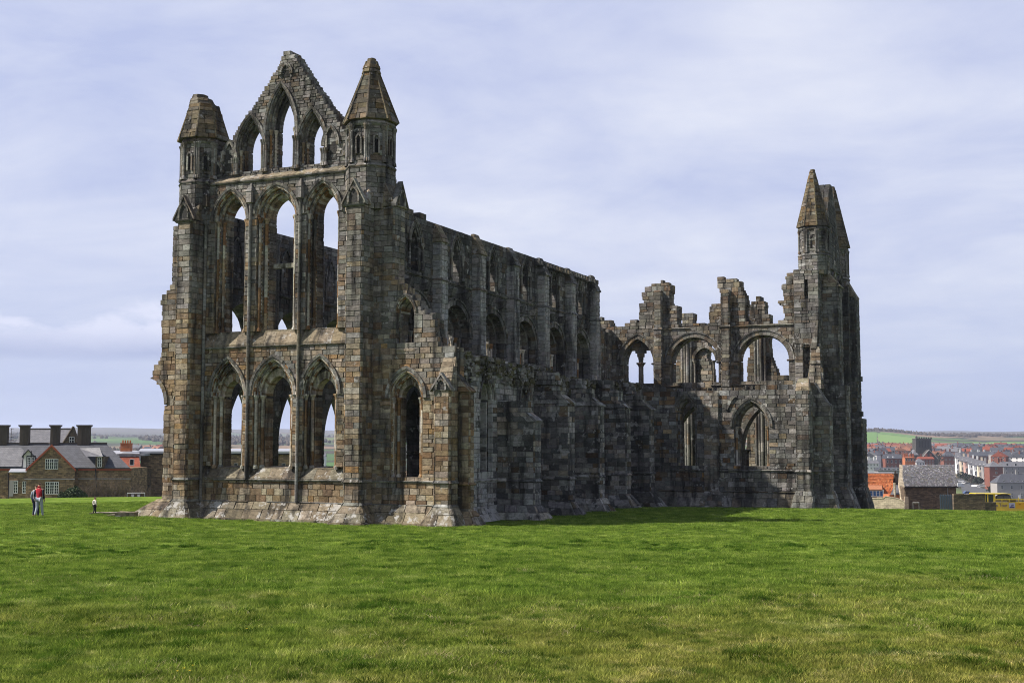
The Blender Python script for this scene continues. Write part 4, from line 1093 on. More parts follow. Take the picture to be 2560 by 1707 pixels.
# grass colours: lush where it is mown, straw and olive in the rough foreground (patches fixed in the ground)
def grass_colour(t, P, extra=None):
    n1 = NOISE(t, P, .16, 5, .6); n2 = MATH(t, 'ADD', MATH(t, 'MULTIPLY', NOISE(t, P, .7, 4, .6), .45), MATH(t, 'MULTIPLY', NOISE(t, P, 3.4, 5, .7), .55))
    sep = N(t, 'ShaderNodeSeparateXYZ'); L(t, P, sep.inputs[0])
    # distance walked from the foreground rough towards the abbey, along the ground
    d = MATH(t, 'ADD', MATH(t, 'MULTIPLY', MATH(t, 'SUBTRACT', sep.outputs[0], CAM.x), -sin(YAW)), MATH(t, 'MULTIPLY', MATH(t, 'SUBTRACT', sep.outputs[1], CAM.y), cos(YAW)))
    lat = MATH(t, 'ADD', MATH(t, 'MULTIPLY', MATH(t, 'SUBTRACT', sep.outputs[0], CAM.x), cos(YAW)), MATH(t, 'MULTIPLY', MATH(t, 'SUBTRACT', sep.outputs[1], CAM.y), sin(YAW)))
    rough = MATH(t, 'ADD', MATH(t, 'MULTIPLY', d, -.045), MATH(t, 'MULTIPLY', lat, .016))
    dry = MATH(t, 'ADD', MATH(t, 'ADD', rough, 1.27), MATH(t, 'MULTIPLY', MATH(t, 'SUBTRACT', n1, .5), 1.5))
    dry = MATH(t, 'MAXIMUM', dry, 0.10)
    green = RAMP(t, n2, [(.32, (.026, .060, .012)), (.45, (.128, .212, .030)), (.56, (.20, .285, .052)), (.68, (.38, .44, .15))])
    olive = RAMP(t, n2, [(.30, (.050, .075, .013)), (.43, (.185, .205, .040)), (.55, (.31, .295, .085)), (.66, (.58, .48, .27))])
    return MIX(t, RAMP(t, dry, [(.15, 0.0), (.8, 1.0)]), green, olive)
def grass_material(name, blade=False, tint=(1, 1, 1), gain=1.0):
    m = bpy.data.materials.new(name); m.use_nodes = True
    t = m.node_tree; t.nodes.clear()
    g = N(t, 'ShaderNodeNewGeometry')
    c = grass_colour(t, g.outputs['Position'])
    c = MIX(t, 1.0, c, [q * gain * .8 for q in tint], 'MULTIPLY')
    out = N(t, 'ShaderNodeOutputMaterial'); b = N(t, 'ShaderNodeBsdfDiffuse'); L(t, c, b.inputs[0])
    if blade:
        oi = N(t, 'ShaderNodeObjectInfo')
        c2 = MIX(t, 1.0, c, RAMP(t, oi.outputs['Random'], [(0, (.5, .55, .45)), (.5, (1, 1, 1)), (1, (1.62, 1.48, 1.35))]), 'MULTIPLY')
        L(t, c2, b.inputs[0])
        tr = N(t, 'ShaderNodeBsdfTranslucent'); L(t, c2, tr.inputs[0])
        ms = N(t, 'ShaderNodeMixShader'); ms.inputs[0].default_value = .38
        L(t, b.outputs[0], ms.inputs[1]); L(t, tr.outputs[0], ms.inputs[2]); L(t, ms.outputs[0], out.inputs[0])
    else:
        bp = N(t, 'ShaderNodeBump'); bp.inputs['Strength'].default_value = .9; bp.inputs['Distance'].default_value = .06
        h = MATH(t, 'ADD', NOISE(t, g.outputs['Position'], 9.0, 6, .7), MATH(t, 'MULTIPLY', NOISE(t, g.outputs['Position'], 2.2, 5, .65), 1.5))
        L(t, h, bp.inputs['Height']); L(t, bp.outputs[0], b.inputs['Normal']); L(t, b.outputs[0], out.inputs[0])
    return m
M_LAWN = grass_material('lawn turf', gain=.80)  # dimmed: self-shadow of the blades put into the turf colour
lawn = polar_sheet('lawn', np.concatenate([np.linspace(.3, 4, 8), np.geomspace(4.2, 182, 280)]), ANG, M_LAWN)

# far country: hedged fields, moor and woods
m, t, b = new_mat('farmland')
g = N(t, 'ShaderNodeNewGeometry'); P = g.outputs['Position']
vo = N(t, 'ShaderNodeTexVoronoi', feature='F1'); vo.inputs['Scale'].default_value = 1 / 230.0; vo.inputs['Randomness'].default_value = .9
wp = N(t, 'ShaderNodeMapping'); wp.inputs['Scale'].default_value = (1, .55, 0); wp.inputs['Rotation'].default_value = (0, 0, .5); L(t, P, wp.inputs[0]); L(t, wp.outputs[0], vo.inputs['Vector'])
ve = N(t, 'ShaderNodeTexVoronoi', feature='DISTANCE_TO_EDGE'); ve.inputs['Scale'].default_value = 1 / 230.0; ve.inputs['Randomness'].default_value = .9; L(t, wp.outputs[0], ve.inputs['Vector'])
sc = N(t, 'ShaderNodeSeparateColor'); L(t, vo.outputs['Color'], sc.inputs[0])
field = RAMP(t, sc.outputs[0], [(0, (.045, .105, .02)), (.3, (.07, .135, .03)), (.48, (.095, .125, .04)), (.6, (.17, .115, .07)), (.74, (.06, .085, .03)), (.88, (.13, .10, .06))], 'CONSTANT')
field = MIX(t, 1.0, field, RAMP(t, NOISE(t, P, .02, 4, .6), [(.3, .75), (.7, 1.2)]), 'MULTIPLY')
hedge = RAMP(t, ve.outputs['Distance'], [(.018, 1.0), (.03, 0.0)])
field = MIX(t, hedge, field, (.02, .026, .012))
wood = RAMP(t, NOISE(t, SCALE(t, P, (1 / 520.0, 1 / 520.0, 0)), 1.0, 4, .6), [(.50, 0.0), (.56, 1.0)])
field = MIX(t, wood, field, MIX(t, NOISE(t, P, .06, 4, .6), (.016, .02, .012), (.05, .042, .028)))
sp = N(t, 'ShaderNodeSeparateXYZ'); L(t, P, sp.inputs[0])
moor = RAMP(t, MATH(t, 'MULTIPLY', MATH(t, 'SUBTRACT', sp.outputs[2], 34.0), 1 / 22.0), [(0, 0.0), (1, 1.0)])
field = MIX(t, moor, field, MIX(t, NOISE(t, P, .004, 5, .6), (.035, .035, .022), (.085, .068, .05)))
near = RAMP(t, MATH(t, 'MULTIPLY', MATH(t, 'SUBTRACT', sp.outputs[2], -4.2), .5), [(0, 0.0), (1, 1.0)])
L(t, field, b.inputs['Base Color'])
M_FARM = m
country = polar_sheet('countryside', np.concatenate([np.geomspace(181.0, 9800, 150)]), ANG, M_FARM, zoff=-.03)

def field_patch(a0, a1, r0, r1, mat, lift=.5):
    A = np.degrees(1) * 0 + np.linspace(a0, a1, 24); o = polar_sheet('green_field', np.linspace(r0, r1, 24), A, mat, zoff=lift); return o
M_FIELD1, M_FIELD2 = simple('pasture', (.10, .20, .035), .95, .2, .01), simple('young corn', (.14, .24, .05), .95, .15, .01)
field_patch(15.2, 16.35, 2060, 2640, M_FIELD1); field_patch(16.4, 18.3, 2040, 2480, M_FIELD2); field_patch(16.5, 18.0, 2500, 2680, M_FIELD1); field_patch(20.3, 22.6, 2080, 2300, M_FIELD2)

# ---------------- grass blades standing on the lawn
tufts = bpy.data.collections.new('grass tufts')
M_BLADE = grass_material('grass blade', True, gain=1.1)
M_DARK = grass_material('rank grass blade', True, tint=(.40, .58, .38), gain=.95)  # deeper green, with the shading of tall clumps put into the tint
m, t, b = new_mat('straw blade')
oi = N(t, 'ShaderNodeObjectInfo'); L(t, RAMP(t, oi.outputs['Random'], [(0, (.16, .14, .05)), (.6, (.28, .23, .11)), (1, (.42, .36, .22))]), b.inputs['Base Color']); M_STRAW = m
def tuft(n, rad, hmin, hmax, wid, lean, mat, seed):
    r = random.Random(seed); mb = MB()
    for _ in range(n):
        a = r.uniform(0, 2 * pi); q = rad * sqrt(r.random()); x, y = q * cos(a), q * sin(a)
        h = r.uniform(hmin, hmax); d = r.uniform(0, 2 * pi); w = wid * r.uniform(.7, 1.3); l = lean * h * r.uniform(.3, 1.3)
        px_, py_ = cos(d) * w, sin(d) * w; e = r.uniform(0, 2 * pi); lx, ly = cos(e) * l, sin(e) * l
        mb.add([(x - px_, y - py_, -.02), (x + px_, y + py_, -.02), (x + px_ * .7 + lx * .4, y + py_ * .7 + ly * .4, h * .6), (x - px_ * .7 + lx * .4, y - py_ * .7 + ly * .4, h * .6), (x + lx, y + ly, h)],
               [(0, 1, 2, 3), (3, 2, 4)])
    mb.c = []
    me = mb.mesh('grass_tuft', mat); o = bpy.data.objects.new('grass_tuft', me); tufts.objects.link(o); return o
TV = [tuft(70, .21, .02, .05, .0045, .8, M_BLADE, 1), tuft(70, .22, .025, .06, .0045, .9, M_BLADE, 2), tuft(64, .2, .02, .05, .0042, 1.0, M_BLADE, 3), tuft(64, .16, .035, .085, .0048, .8, M_BLADE, 4),
      tuft(70, .15, .06, .13, .005, .8, M_DARK, 5), tuft(70, .17, .05, .12, .005, .9, M_DARK, 6), tuft(30, .2, .02, .06, .004, 1.4, M_STRAW, 7), tuft(26, .16, .03, .08, .004, 1.5, M_STRAW, 8)]
for i, o in enumerate(TV): o.name = 'grass_tuft_%d' % i
rg = np.random.default_rng(5)
def sector_pts(n, r0, r1, a0, a1):
    r = np.sqrt(rg.uniform(r0 ** 2, r1 ** 2, n)); a = np.radians(rg.uniform(a0, a1, n)); return r, a
pr, pa, pk, psc = [], [], [], []
for (n, r0, r1) in ((36000, 6, 20), (52000, 20, 40), (60000, 40, 92)):
    r, a = sector_pts(n, r0, r1, -46, 46); pr.append(r); pa.append(a); pk.append(rg.integers(0, 4, n)); psc.append(rg.uniform(.75, 1.25, n) * (1.0 if r1 < 33 else 1.25))
r, a = sector_pts(16000, 7, 33, -46, 46); pr.append(r); pa.append(a); pk.append(rg.integers(6, 8, len(r))); psc.append(rg.uniform(.6, 1.2, len(r)))
# rank clumps: a few big ones where the photograph has them, many small ones
cl = []
for (x, y, s) in ((326, 1592, 1.5), (506, 1592, 1.25), (620, 1557, 1.1), (470, 1615, .9), (2230, 1520, 1.0), (2080, 1548, .9), (230, 1545, .8), (1020, 1480, .8), (1500, 1560, .7), (2120, 1640, .9), (1330, 1690, .8), (100, 1620, .8), (860, 1640, .6), (1830, 1490, .7), (1180, 1545, .7), (2400, 1545, .9), (60, 1570, .8), (690, 1545, .8)):
    p = ground_hit(x, y)
    cl.append((math.hypot(p.x - G0.x, p.y - G0.y), atan2((x - 1280), 3100), s * .62, int(9 * s * s) + 4))
for _ in range(2000):
    rr = float((9 + 38 * rg.uniform(0, 1) ** 1.1)); cl.append((rr, radians(float(rg.uniform(-44, 44))), float(rg.uniform(.2, .8)), int(rg.integers(3, 9))))
for rr, aa, s, n in cl:
    r = rr + rg.normal(0, .16 * s, n); a = aa + rg.normal(0, .26 * s, n) / rr
    pr.append(r); pa.append(a); pk.append(rg.integers(4, 6, n)); psc.append(rg.uniform(.6, 1.05, n) * (.6 + .55 * s))
pr, pa, pk, psc = map(np.concatenate, (pr, pa, pk, psc))
gx = G0.x + pr * (np.sin(pa) * cos(YAW) - np.cos(pa) * sin(YAW)); gy = G0.y + pr * (np.sin(pa) * sin(YAW) + np.cos(pa) * cos(YAW))
hgt = np.clip(.6 * vn(gx, gy, .8, 2) + .9 * vn(gx, gy, 2.6, 4) * (gx * 0 + 1), -1.3, 1.5)
keep = ~((gx > -9.2) & (gx < 11.9) & (gy > -.95)) & ~((gx > 10) & (gx < 24.4) & (gy > 29.6)) & ~((pk >= 6) & (vn(gx, gy, .45, 8) + .5 * vn(gx, gy, 1.7, 1) < .05))
gx, gy, pk, psc = gx[keep], gy[keep], pk[keep], psc[keep] * (1 + .38 * hgt[keep])
me = bpy.data.meshes.new('grass'); me.from_pydata(np.stack([gx, gy, ground_z(gx, gy)], 1).tolist(), [], [])
at_ = me.attributes.new('pick', 'INT', 'POINT'); at_.data.foreach_set('value', pk.astype(np.int32))
at_ = me.attributes.new('size', 'FLOAT', 'POINT'); at_.data.foreach_set('value', psc.astype(np.float32))
at_ = me.attributes.new('turn', 'FLOAT', 'POINT'); at_.data.foreach_set('value', rg.uniform(0, 6.28, len(gx)).astype(np.float32))
grass = bpy.data.objects.new('grass', me); COL.objects.link(grass); grass['kind'] = 'stuff'; tag(grass, 'short green and straw coloured grass growing all over the lawn', 'grass')
ng = bpy.data.node_groups.new('grass scatter', 'GeometryNodeTree')
ng.interface.new_socket('Geometry', in_out='INPUT', socket_type='NodeSocketGeometry'); ng.interface.new_socket('Geometry', in_out='OUTPUT', socket_type='NodeSocketGeometry')
gi, go = ng.nodes.new('NodeGroupInput'), ng.nodes.new('NodeGroupOutput')
ci = ng.nodes.new('GeometryNodeCollectionInfo'); ci.inputs['Collection'].default_value = tufts; ci.inputs['Separate Children'].default_value = True; ci.inputs['Reset Children'].default_value = True
iop = ng.nodes.new('GeometryNodeInstanceOnPoints'); iop.inputs['Pick Instance'].default_value = True
def nattr(nm, ty):
    n = ng.nodes.new('GeometryNodeInputNamedAttribute'); n.data_type = ty; n.inputs['Name'].default_value = nm; return n.outputs['Attribute']
cx = ng.nodes.new('ShaderNodeCombineXYZ'); ng.links.new(nattr('turn', 'FLOAT'), cx.inputs[2])
ng.links.new(gi.outputs[0], iop.inputs['Points']); ng.links.new(ci.outputs[0], iop.inputs['Instance']); ng.links.new(nattr('pick', 'INT'), iop.inputs['Instance Index'])
ng.links.new(cx.outputs[0], iop.inputs['Rotation']); ng.links.new(nattr('size', 'FLOAT'), iop.inputs['Scale']); ng.links.new(iop.outputs[0], go.inputs[0])
md = grass.modifiers.new('scatter', 'NODES'); md.node_group = ng

# dandelions in the foreground turf
DLAB = ['left dandelion of the cluster at the lower edge', 'nearest dandelion of the cluster at the lower edge', 'right dandelion of the cluster at the lower edge', 'lone yellow dandelion beyond the lower edge cluster', 'farthest dandelion of the lower edge cluster']
M_DAND = simple('dandelion petals', (.75, .55, .02), .6, .1)
M_STEM = simple('flower stem', (.08, .14, .03), .7)
for i, (x, y) in enumerate(((458, 1692), (441, 1700), (472, 1698), (615, 1589), (480, 1684))):
    p = ground_hit(x, y); gz = p.z
    r_ = empty('dandelion', (p.x, p.y, gz), DLAB[i], 'flower', 'yellow dandelions in the foreground grass')
    mb = MB(); mb.tube([(0, 0, -.02), (.006, .004, .09)], .003, 5); mb.c = []; mb.build('stem', M_STEM, r_, local=True)
    mb = MB()
    for k in range(14):
        a = k * 2 * pi / 14; e = .013; mb.add([(.006, .004, .092), (.006 + e * cos(a - .2), .004 + e * sin(a - .2), .1), (.006 + e * 1.15 * cos(a), .004 + e * 1.15 * sin(a), .102), (.006 + e * cos(a + .2), .004 + e * sin(a + .2), .1)], [(0, 1, 2, 3)])
    mb.c = []; mb.build('petals', M_DAND, r_, local=True)
# ================================================================== buildings, walls and other things beyond the abbey
def wall_mat(name, cols, mortar, bw, bh, var=.25, rough=.9):
    """Coursed masonry for walls too far off to tell single stones: blocks run along x or y and up z of the thing itself."""
    m, t, b = new_mat(name)
    tc = N(t, 'ShaderNodeTexCoord'); sp = N(t, 'ShaderNodeSeparateXYZ'); L(t, tc.outputs['Object'], sp.inputs[0])
    cb = N(t, 'ShaderNodeCombineXYZ'); L(t, MATH(t, 'ADD', sp.outputs[0], sp.outputs[1]), cb.inputs[0]); L(t, sp.outputs[2], cb.inputs[1])
    br = N(t, 'ShaderNodeTexBrick'); br.inputs['Color1'].default_value = (*cols[0], 1); br.inputs['Color2'].default_value = (*cols[1], 1); br.inputs['Mortar'].default_value = (*mortar, 1)
    br.inputs['Scale'].default_value = 1.0; br.inputs['Brick Width'].default_value = bw; br.inputs['Row Height'].default_value = bh; br.inputs['Mortar Size'].default_value = .012; br.inputs['Bias'].default_value = -.1
    L(t, cb.outputs[0], br.inputs['Vector'])
    n = NOISE(t, SCALE(t, tc.outputs['Object'], (1, 1, 2)), 1.6, 5, .65)
    c = MIX(t, 1.0, br.outputs['Color'], RAMP(t, n, [(.25, .85 - 1.7 * var), (.5, .85), (.75, .85 + 1.2 * var)]), 'MULTIPLY')
    L(t, c, b.inputs['Base Color']); b.inputs['Roughness'].default_value = rough
    bp = N(t, 'ShaderNodeBump'); bp.inputs['Strength'].default_value = .6; bp.inputs['Distance'].default_value = .02; L(t, n, bp.inputs['Height']); L(t, bp.outputs[0], b.inputs['Normal'])
    return m
M_RUBBLE = wall_mat('coursed sandstone', ((.34, .225, .125), (.12, .08, .05)), (.11, .09, .07), .46, .21, .35)
M_RUBBLE2 = wall_mat('dark sandstone', ((.18, .13, .085), (.075, .058, .042)), (.06, .05, .043), .5, .17)
M_PALEWALL = wall_mat('pale sandstone', ((.52, .44, .32), (.36, .30, .22)), (.26, .22, .18), .5, .25)
M_BRICK = wall_mat('red brick', ((.23, .075, .05), (.17, .06, .042)), (.2, .13, .1), .5, .18, .15)
M_BRICK2 = wall_mat('orange brick', ((.50, .16, .06), (.40, .12, .05)), (.3, .18, .12), .5, .18, .15)
M_SLATE = wall_mat('blue slate', ((.085, .088, .105), (.065, .068, .082)), (.035, .036, .042), .55, .26, .12, .6)
M_SLATE2 = wall_mat('pale weathered slate', ((.16, .16, .175), (.12, .12, .135)), (.07, .07, .08), .55, .26, .15, .6)
M_TILE = wall_mat('red clay tile', ((.25, .068, .038), (.20, .055, .032)), (.13, .04, .028), .4, .3, .18)
M_TILE2 = wall_mat('orange roof tile', ((.30, .135, .08), (.23, .10, .066)), (.17, .08, .055), .6, .4, .2)
M_WHITE = simple('white painted woodwork', (.72, .71, .70), .5, .06)
M_RENDER_W = simple('white painted render', (.70, .69, .68), .8, .08, .5)
M_RENDER_C = simple('cream painted render', (.66, .57, .44), .8, .08, .5)
M_RENDER_P = simple('pink painted render', (.58, .37, .31), .8, .08, .5)
M_RENDER_G = simple('grey stone render', (.33, .31, .30), .85, .1, .4)
M_PANE = simple('dark window glass', (.02, .023, .03), .15, .1, 1, spec=.5)
M_BLUEPANE = simple('blue blind behind glass', (.02, .10, .30), .3, .1, 1, spec=.5)
M_LEAD = simple('grey lead flashing', (.32, .33, .37), .5, .15)
M_REDTRIM = simple('red bargeboard paint', (.30, .065, .03), .6, .2)
M_CHIM = simple('dark stone chimney', (.075, .058, .045), .9, .3, 2)
M_BLACK = simple('black timber', (.015, .014, .014), .7)
M_CHURCH = wall_mat('sooty gritstone', ((.075, .07, .065), (.05, .048, .045)), (.035, .034, .032), .9, .4, .2)
M_ASPHALT = simple('road asphalt', (.075, .077, .082), .9, .15, .5)
FWD = Vector((-sin(YAW), cos(YAW), 0)); RGT = Vector((cos(YAW), sin(YAW), 0))

_wm = {}
def window_at(parent, x, z, w, h, y=0.0, cols=2, rows=2, frame=None, pane=None, face='f', nm='window'):
    """A framed window on a wall that looks along -y (face f) or +x (face r): frame with glazing bars, its pane a sub-part."""
    frame = frame or M_WHITE; pane = pane or M_PANE
    key = (round(w, 2), round(h, 2), cols, rows, frame.name, pane.name)
    if key not in _wm:
        f = MB(); e = .055 * max(1, h / 1.4)
        f.box(-w / 2 - e, w / 2 + e, -.07, .05, -e * 1.2, 0); f.box(-w / 2 - e, w / 2 + e, -.06, .05, h, h + e)
        f.box(-w / 2 - e, -w / 2, -.06, .05, 0, h); f.box(w / 2, w / 2 + e, -.06, .05, 0, h)
        bb = e * .45
        for i in range(1, cols): f.box(-w / 2 + w * i / cols - bb, -w / 2 + w * i / cols + bb, -.055, .05, 0, h)
        for i in range(1, rows): f.box(-w / 2, w / 2, -.05, .05, h * i / rows - bb * .8, h * i / rows + bb * .8)
        f.c = []; p = MB(); p.box(-w / 2, w / 2, -.03, .02, 0, h); p.c = []
        _wm[key] = (f.mesh('window', frame), p.mesh('pane', pane))
    o = bpy.data.objects.new(nm, _wm[key][0]); COL.objects.link(o); o.parent = parent
    o.location = (x, y, z) if face == 'f' else (y, x, z)
    if face == 'r': o.rotation_euler = (0, 0, pi / 2)
    q = bpy.data.objects.new('pane', _wm[key][1]); COL.objects.link(q); q.parent = o
    return o
def roof_mesh(w, d, z0, h, kind, ov=.25, hipl=True, hipr=True):
    """Roof solid over a w x d plan (front edge at y 0): gable ridge along x ('x'), gable to the front ('y') or hipped ('hip')."""
    mb = MB(); a, b = -w / 2 - ov, w / 2 + ov; y0, y1 = -ov, d + ov; t = .12
    if kind == 'x' or kind == 'hip':
        m = d / 2; il = (m + ov) * .9 if (kind == 'hip' and hipl) else 0; ir = (m + ov) * .9 if (kind == 'hip' and hipr) else 0
        il = min(il, w * .48); ir = min(ir, w * .48)
        v = [(a, y0, z0), (b, y0, z0), (b, y1, z0), (a, y1, z0), (a + il, m, z0 + h), (b - ir, m, z0 + h)]
        f = [(0, 1, 5, 4), (2, 3, 4, 5), (3, 0, 4), (1, 2, 5)]
    else:
        v = [(a, y0, z0), (b, y0, z0), (b, y1, z0), (a, y1, z0), (0, y0, z0 + h), (0, y1, z0 + h)]
        f = [(0, 3, 5, 4), (1, 4, 5, 2), (0, 4, 1), (3, 2, 5)]
    lo = [(x, y, z - t) for x, y, z in v[:4]]
    mb.add(v + lo, f + [(6, 7, 1, 0), (7, 8, 2, 1), (8, 9, 3, 2), (9, 6, 0, 3), (9, 8, 7, 6)]); mb.c = []
    return mb
def chimney_part(parent, x, y, z, w, d, h, mat, pots=2, flare=False):
    mb = MB(); mb.box(x - w / 2, x + w / 2, y - d / 2, y + d / 2, z, z + h)
    if flare:
        for i in range(3): mb.box(x - w / 2 - .05 * (i + 1), x + w / 2 + .05 * (i + 1), y - d / 2 - .05 * (i + 1), y + d / 2 + .05 * (i + 1), z + h + .09 * i - .03 * i, z + h + .09 * (i + 1))
        for i in range(1, 3): mb.box(x - w / 2 + w * i / 3 - .04, x - w / 2 + w * i / 3 + .04, y - d / 2 - .04, y - d / 2 + .01, z, z + h - .06)
    else:
        mb.box(x - w / 2 - .05, x + w / 2 + .05, y - d / 2 - .05, y + d / 2 + .05, z + h, z + h + .12)
        for i in range(pots):
            px_ = x - w / 2 + w * (i + .5) / pots; mb.tube([(px_, y, z + h + .1), (px_, y, z + h + .5)], .1, 6)
    mb.c = []; return mb.build('chimney', mat, parent, local=True)
def house(name, label, cat, group, base, rz, w, d, eave, rh, wm, rm, roof='x', chim=(), wins=(), chm=None, door=None, ov=.25, hips=(True, True), body=True):
    """A building: wall, roof, chimneys, windows. base is the middle of the front wall's foot; local -y is the front."""
    r = empty(name, base, label, cat, group); r.rotation_euler = (0, 0, rz)
    mb = MB()
    if roof == 'y': mb.add([(-w / 2, 0, -8), (w / 2, 0, -8), (w / 2, 0, eave), (0, 0, eave + rh * .94), (-w / 2, 0, eave), (-w / 2, d, -8), (w / 2, d, -8), (w / 2, d, eave), (0, d, eave + rh * .94), (-w / 2, d, eave)],
                           [(0, 1, 2, 3, 4), (9, 8, 7, 6, 5), (1, 6, 7, 2), (5, 0, 4, 9)])
    elif roof == 'x': mb.add([(-w / 2, 0, -8), (w / 2, 0, -8), (w / 2, 0, eave), (-w / 2, 0, eave), (-w / 2, d, -8), (w / 2, d, -8), (w / 2, d, eave), (-w / 2, d, eave), (-w / 2, d / 2, eave + rh * .94), (w / 2, d / 2, eave + rh * .94)],
                             [(0, 1, 2, 3), (7, 6, 5, 4), (1, 5, 6, 9, 2), (4, 0, 3, 8, 7)])
    else: mb.box(-w / 2, w / 2, 0, d, -8, eave + .02)
    mb.c = []; mb.build('wall', wm, r, local=True)
    rf = roof_mesh(w, d, eave, rh, roof, ov, *hips).build('roof', rm, r, local=True) if rh > 0 else None
    for c in chim:
        x, y, cw, ch = c[:4]; chimney_part(r, x, y, eave + rh * (1 - abs(y - d / 2) / (d / 2) if roof != 'y' else 1 - abs(x) / (w / 2)) - .5, cw, .7, ch + .5, chm or wm, 2)
    for q in wins: window_at(r, *q)
    if door:
        mb = MB(); mb.box(door[0] - .45, door[0] + .45, -.05, .05, 0, 2.05); mb.c = []; mb.build('door', M_WHITE if len(door) < 2 else door[1], r, local=True)
    return r
def P8(x, y, d): return at(*z8(x, y), d)
def P9(x, y, d): return at(*z9(x, y), d)
def win_rows(w, n, zs, ww, wh, cols=2, rows=2, x0=None):
    return [(-w / 2 + w * (i + .5) / n, z, ww, wh, 0, cols, rows) for z in zs for i in range(n)]

# ---------------- stone cottage range on the left (150 m off)
D = 150.0; S = D / 3100.0
def cot(px_, py_, d=D): return at(px_, py_, d)
base = cot(158, 1247, D); zb = base.z
cottage = empty('stone_cottage', base, 'long stone cottage with slate roofs, red gable trim and four dark chimney stacks', 'cottage'); cottage.rotation_euler = (0, 0, YAW)
def lx(p, y=0.0): return ((p - 1280) * (D + y) - (158 - 1280) * D) / 3100
def lz(p, y=0.0): return CAM.z + (1110 - p) * (D + y) / 3100 - zb
def cpart(nm, mat, mb, parent=cottage): mb.c = []; return mb.build(nm, mat, parent, local=True)
mb = MB(); mb.box(lx(-60), lx(318), 1.2, 8, -2, lz(1170)); cpart('wall', M_RUBBLE, mb)
mb = MB(); mb.add([(lx(-60, .9), .9, lz(1168, .9)), (lx(322, .9), .9, lz(1168, .9)), (lx(262, 4.6), 4.6, lz(1108.5, 4.6)), (lx(-60, 4.6), 4.6, lz(1108.5, 4.6)), (lx(322, 8.3), 8.3, lz(1168, 8.3)), (lx(-60, 8.3), 8.3, lz(1168, 8.3)), (lx(-60, .9), .9, lz(1170.5, .9)), (lx(322, .9), .9, lz(1170.5, .9)), (lx(322, 8.3), 8.3, lz(1170.5, 8.3)), (lx(-60, 8.3), 8.3, lz(1170.5, 8.3))],
                  [(0, 1, 2, 3), (1, 4, 2), (4, 5, 3, 2), (6, 7, 1, 0), (7, 8, 4, 1), (9, 8, 7, 6)]); cpart('roof', M_SLATE, mb)
mb = MB(); mb.tube([(lx(-60, 4.6), 4.6, lz(1108, 4.6)), (lx(264, 4.6), 4.6, lz(1108, 4.6))], .11, 6); cpart('ridge_tiles', M_CHIM, mb)
mb = MB(); mb.add([(lx(-60, .86), .86, lz(1165.5, .86)), (lx(51, .86), .86, lz(1165.5, .86)), (lx(56, 3.5), 3.5, lz(1125.5, 3.5)), (lx(44, 4.2), 4.2, lz(1115, 4.2)), (lx(-60, 4.2), 4.2, lz(1115, 4.2))], [(0, 1, 2, 3, 4)]); cpart('pale_roof_slope', M_SLATE2, mb)
mb = MB(); mb.box(lx(186), lx(320), 1.0, 1.22, lz(1176), lz(1170.6)); cpart('eaves_board', M_REDTRIM, mb)
mb = MB(); mb.box(lx(-60), lx(20), 1.0, 1.22, lz(1176), lz(1170.6)); cpart('eaves_board', M_REDTRIM, mb)
mb = MB(); mb.add([(lx(64), 0, -2), (lx(185), 0, -2), (lx(185, 0), 0, lz(1172, 0)), (lx(125, 0), 0, lz(1113.5, 0)), (lx(64, 0), 0, lz(1172, 0)), (lx(64), 4, -2), (lx(185), 4, -2), (lx(185, 4), 4, lz(1172, 4)), (lx(125, 4), 4, lz(1113.5, 4)), (lx(64, 4), 4, lz(1172, 4))],
                  [(0, 1, 2, 3, 4), (1, 6, 7, 2), (5, 0, 4, 9)]); cpart('gable_wall', M_RUBBLE, mb)
mb = MB(); mb.add([(lx(61, -.25), -.25, lz(1173, -.25)), (lx(125, -.25), -.25, lz(1110.8, -.25)), (lx(188, -.25), -.25, lz(1173, -.25)), (lx(61, 4.5), 4.5, lz(1173, 4.5)), (lx(125, 4.5), 4.5, lz(1110.8, 4.5)), (lx(188, 4.5), 4.5, lz(1173, 4.5))], [(0, 1, 4, 3), (1, 2, 5, 4)]); cpart('gable_roof', M_SLATE, mb)
for s_, xa in ((-1, 61.5), (1, 187.5)):
    mb = MB(); mb.prism([(lx(xa, -.3), -.3, lz(1178, -.3)), (lx(xa, -.3), -.3, lz(1172.5, -.3)), (lx(125, -.3), -.3, lz(1110, -.3)), (lx(125, -.3), -.3, lz(1117, -.3))], [(lx(xa, -.1), -.1, lz(1178, -.1)), (lx(xa, -.1), -.1, lz(1172.5, -.1)), (lx(125, -.1), -.1, lz(1110, -.1)), (lx(125, -.1), -.1, lz(1117, -.1))]); cpart('bargeboard', M_REDTRIM, mb)
mb = MB(); mb.box(lx(60), lx(186), -.08, .0, lz(1198), lz(1195.5)); mb.box(lx(186), lx(318), 1.1, 1.2, lz(1198), lz(1195.5)); cpart('string_course', M_RENDER_G, mb)
def casement(px0, px1, py0, py1, n, rows, y=-.02):
    w = (px1 - px0) * S / n; h = (py1 - py0) * S
    for i in range(n): window_at(cottage, lx(px0) + w * (i + .5), lz(py1), w * .80, h * .94, y, 2, rows)
casement(111, 143, 1146, 1171, 3, 3); casement(113, 146, 1203, 1233, 3, 4)
mb = MB(); mb.box(lx(22), lx(63.5), .1, 1.3, -2, lz(1178)); cpart('bay_wall', M_RUBBLE, mb)
mb = MB(); mb.add([(lx(19, -.1), -.1, lz(1179, -.1)), (lx(64, -.1), -.1, lz(1179, -.1)), (lx(62, 1.2), 1.2, lz(1168, 1.2)), (lx(26, 1.2), 1.2, lz(1168, 1.2)), (lx(19, -.1), -.1, lz(1181, -.1)), (lx(64, -.1), -.1, lz(1181, -.1))], [(0, 1, 2, 3), (4, 5, 1, 0)]); cpart('bay_roof', M_LEAD, mb)
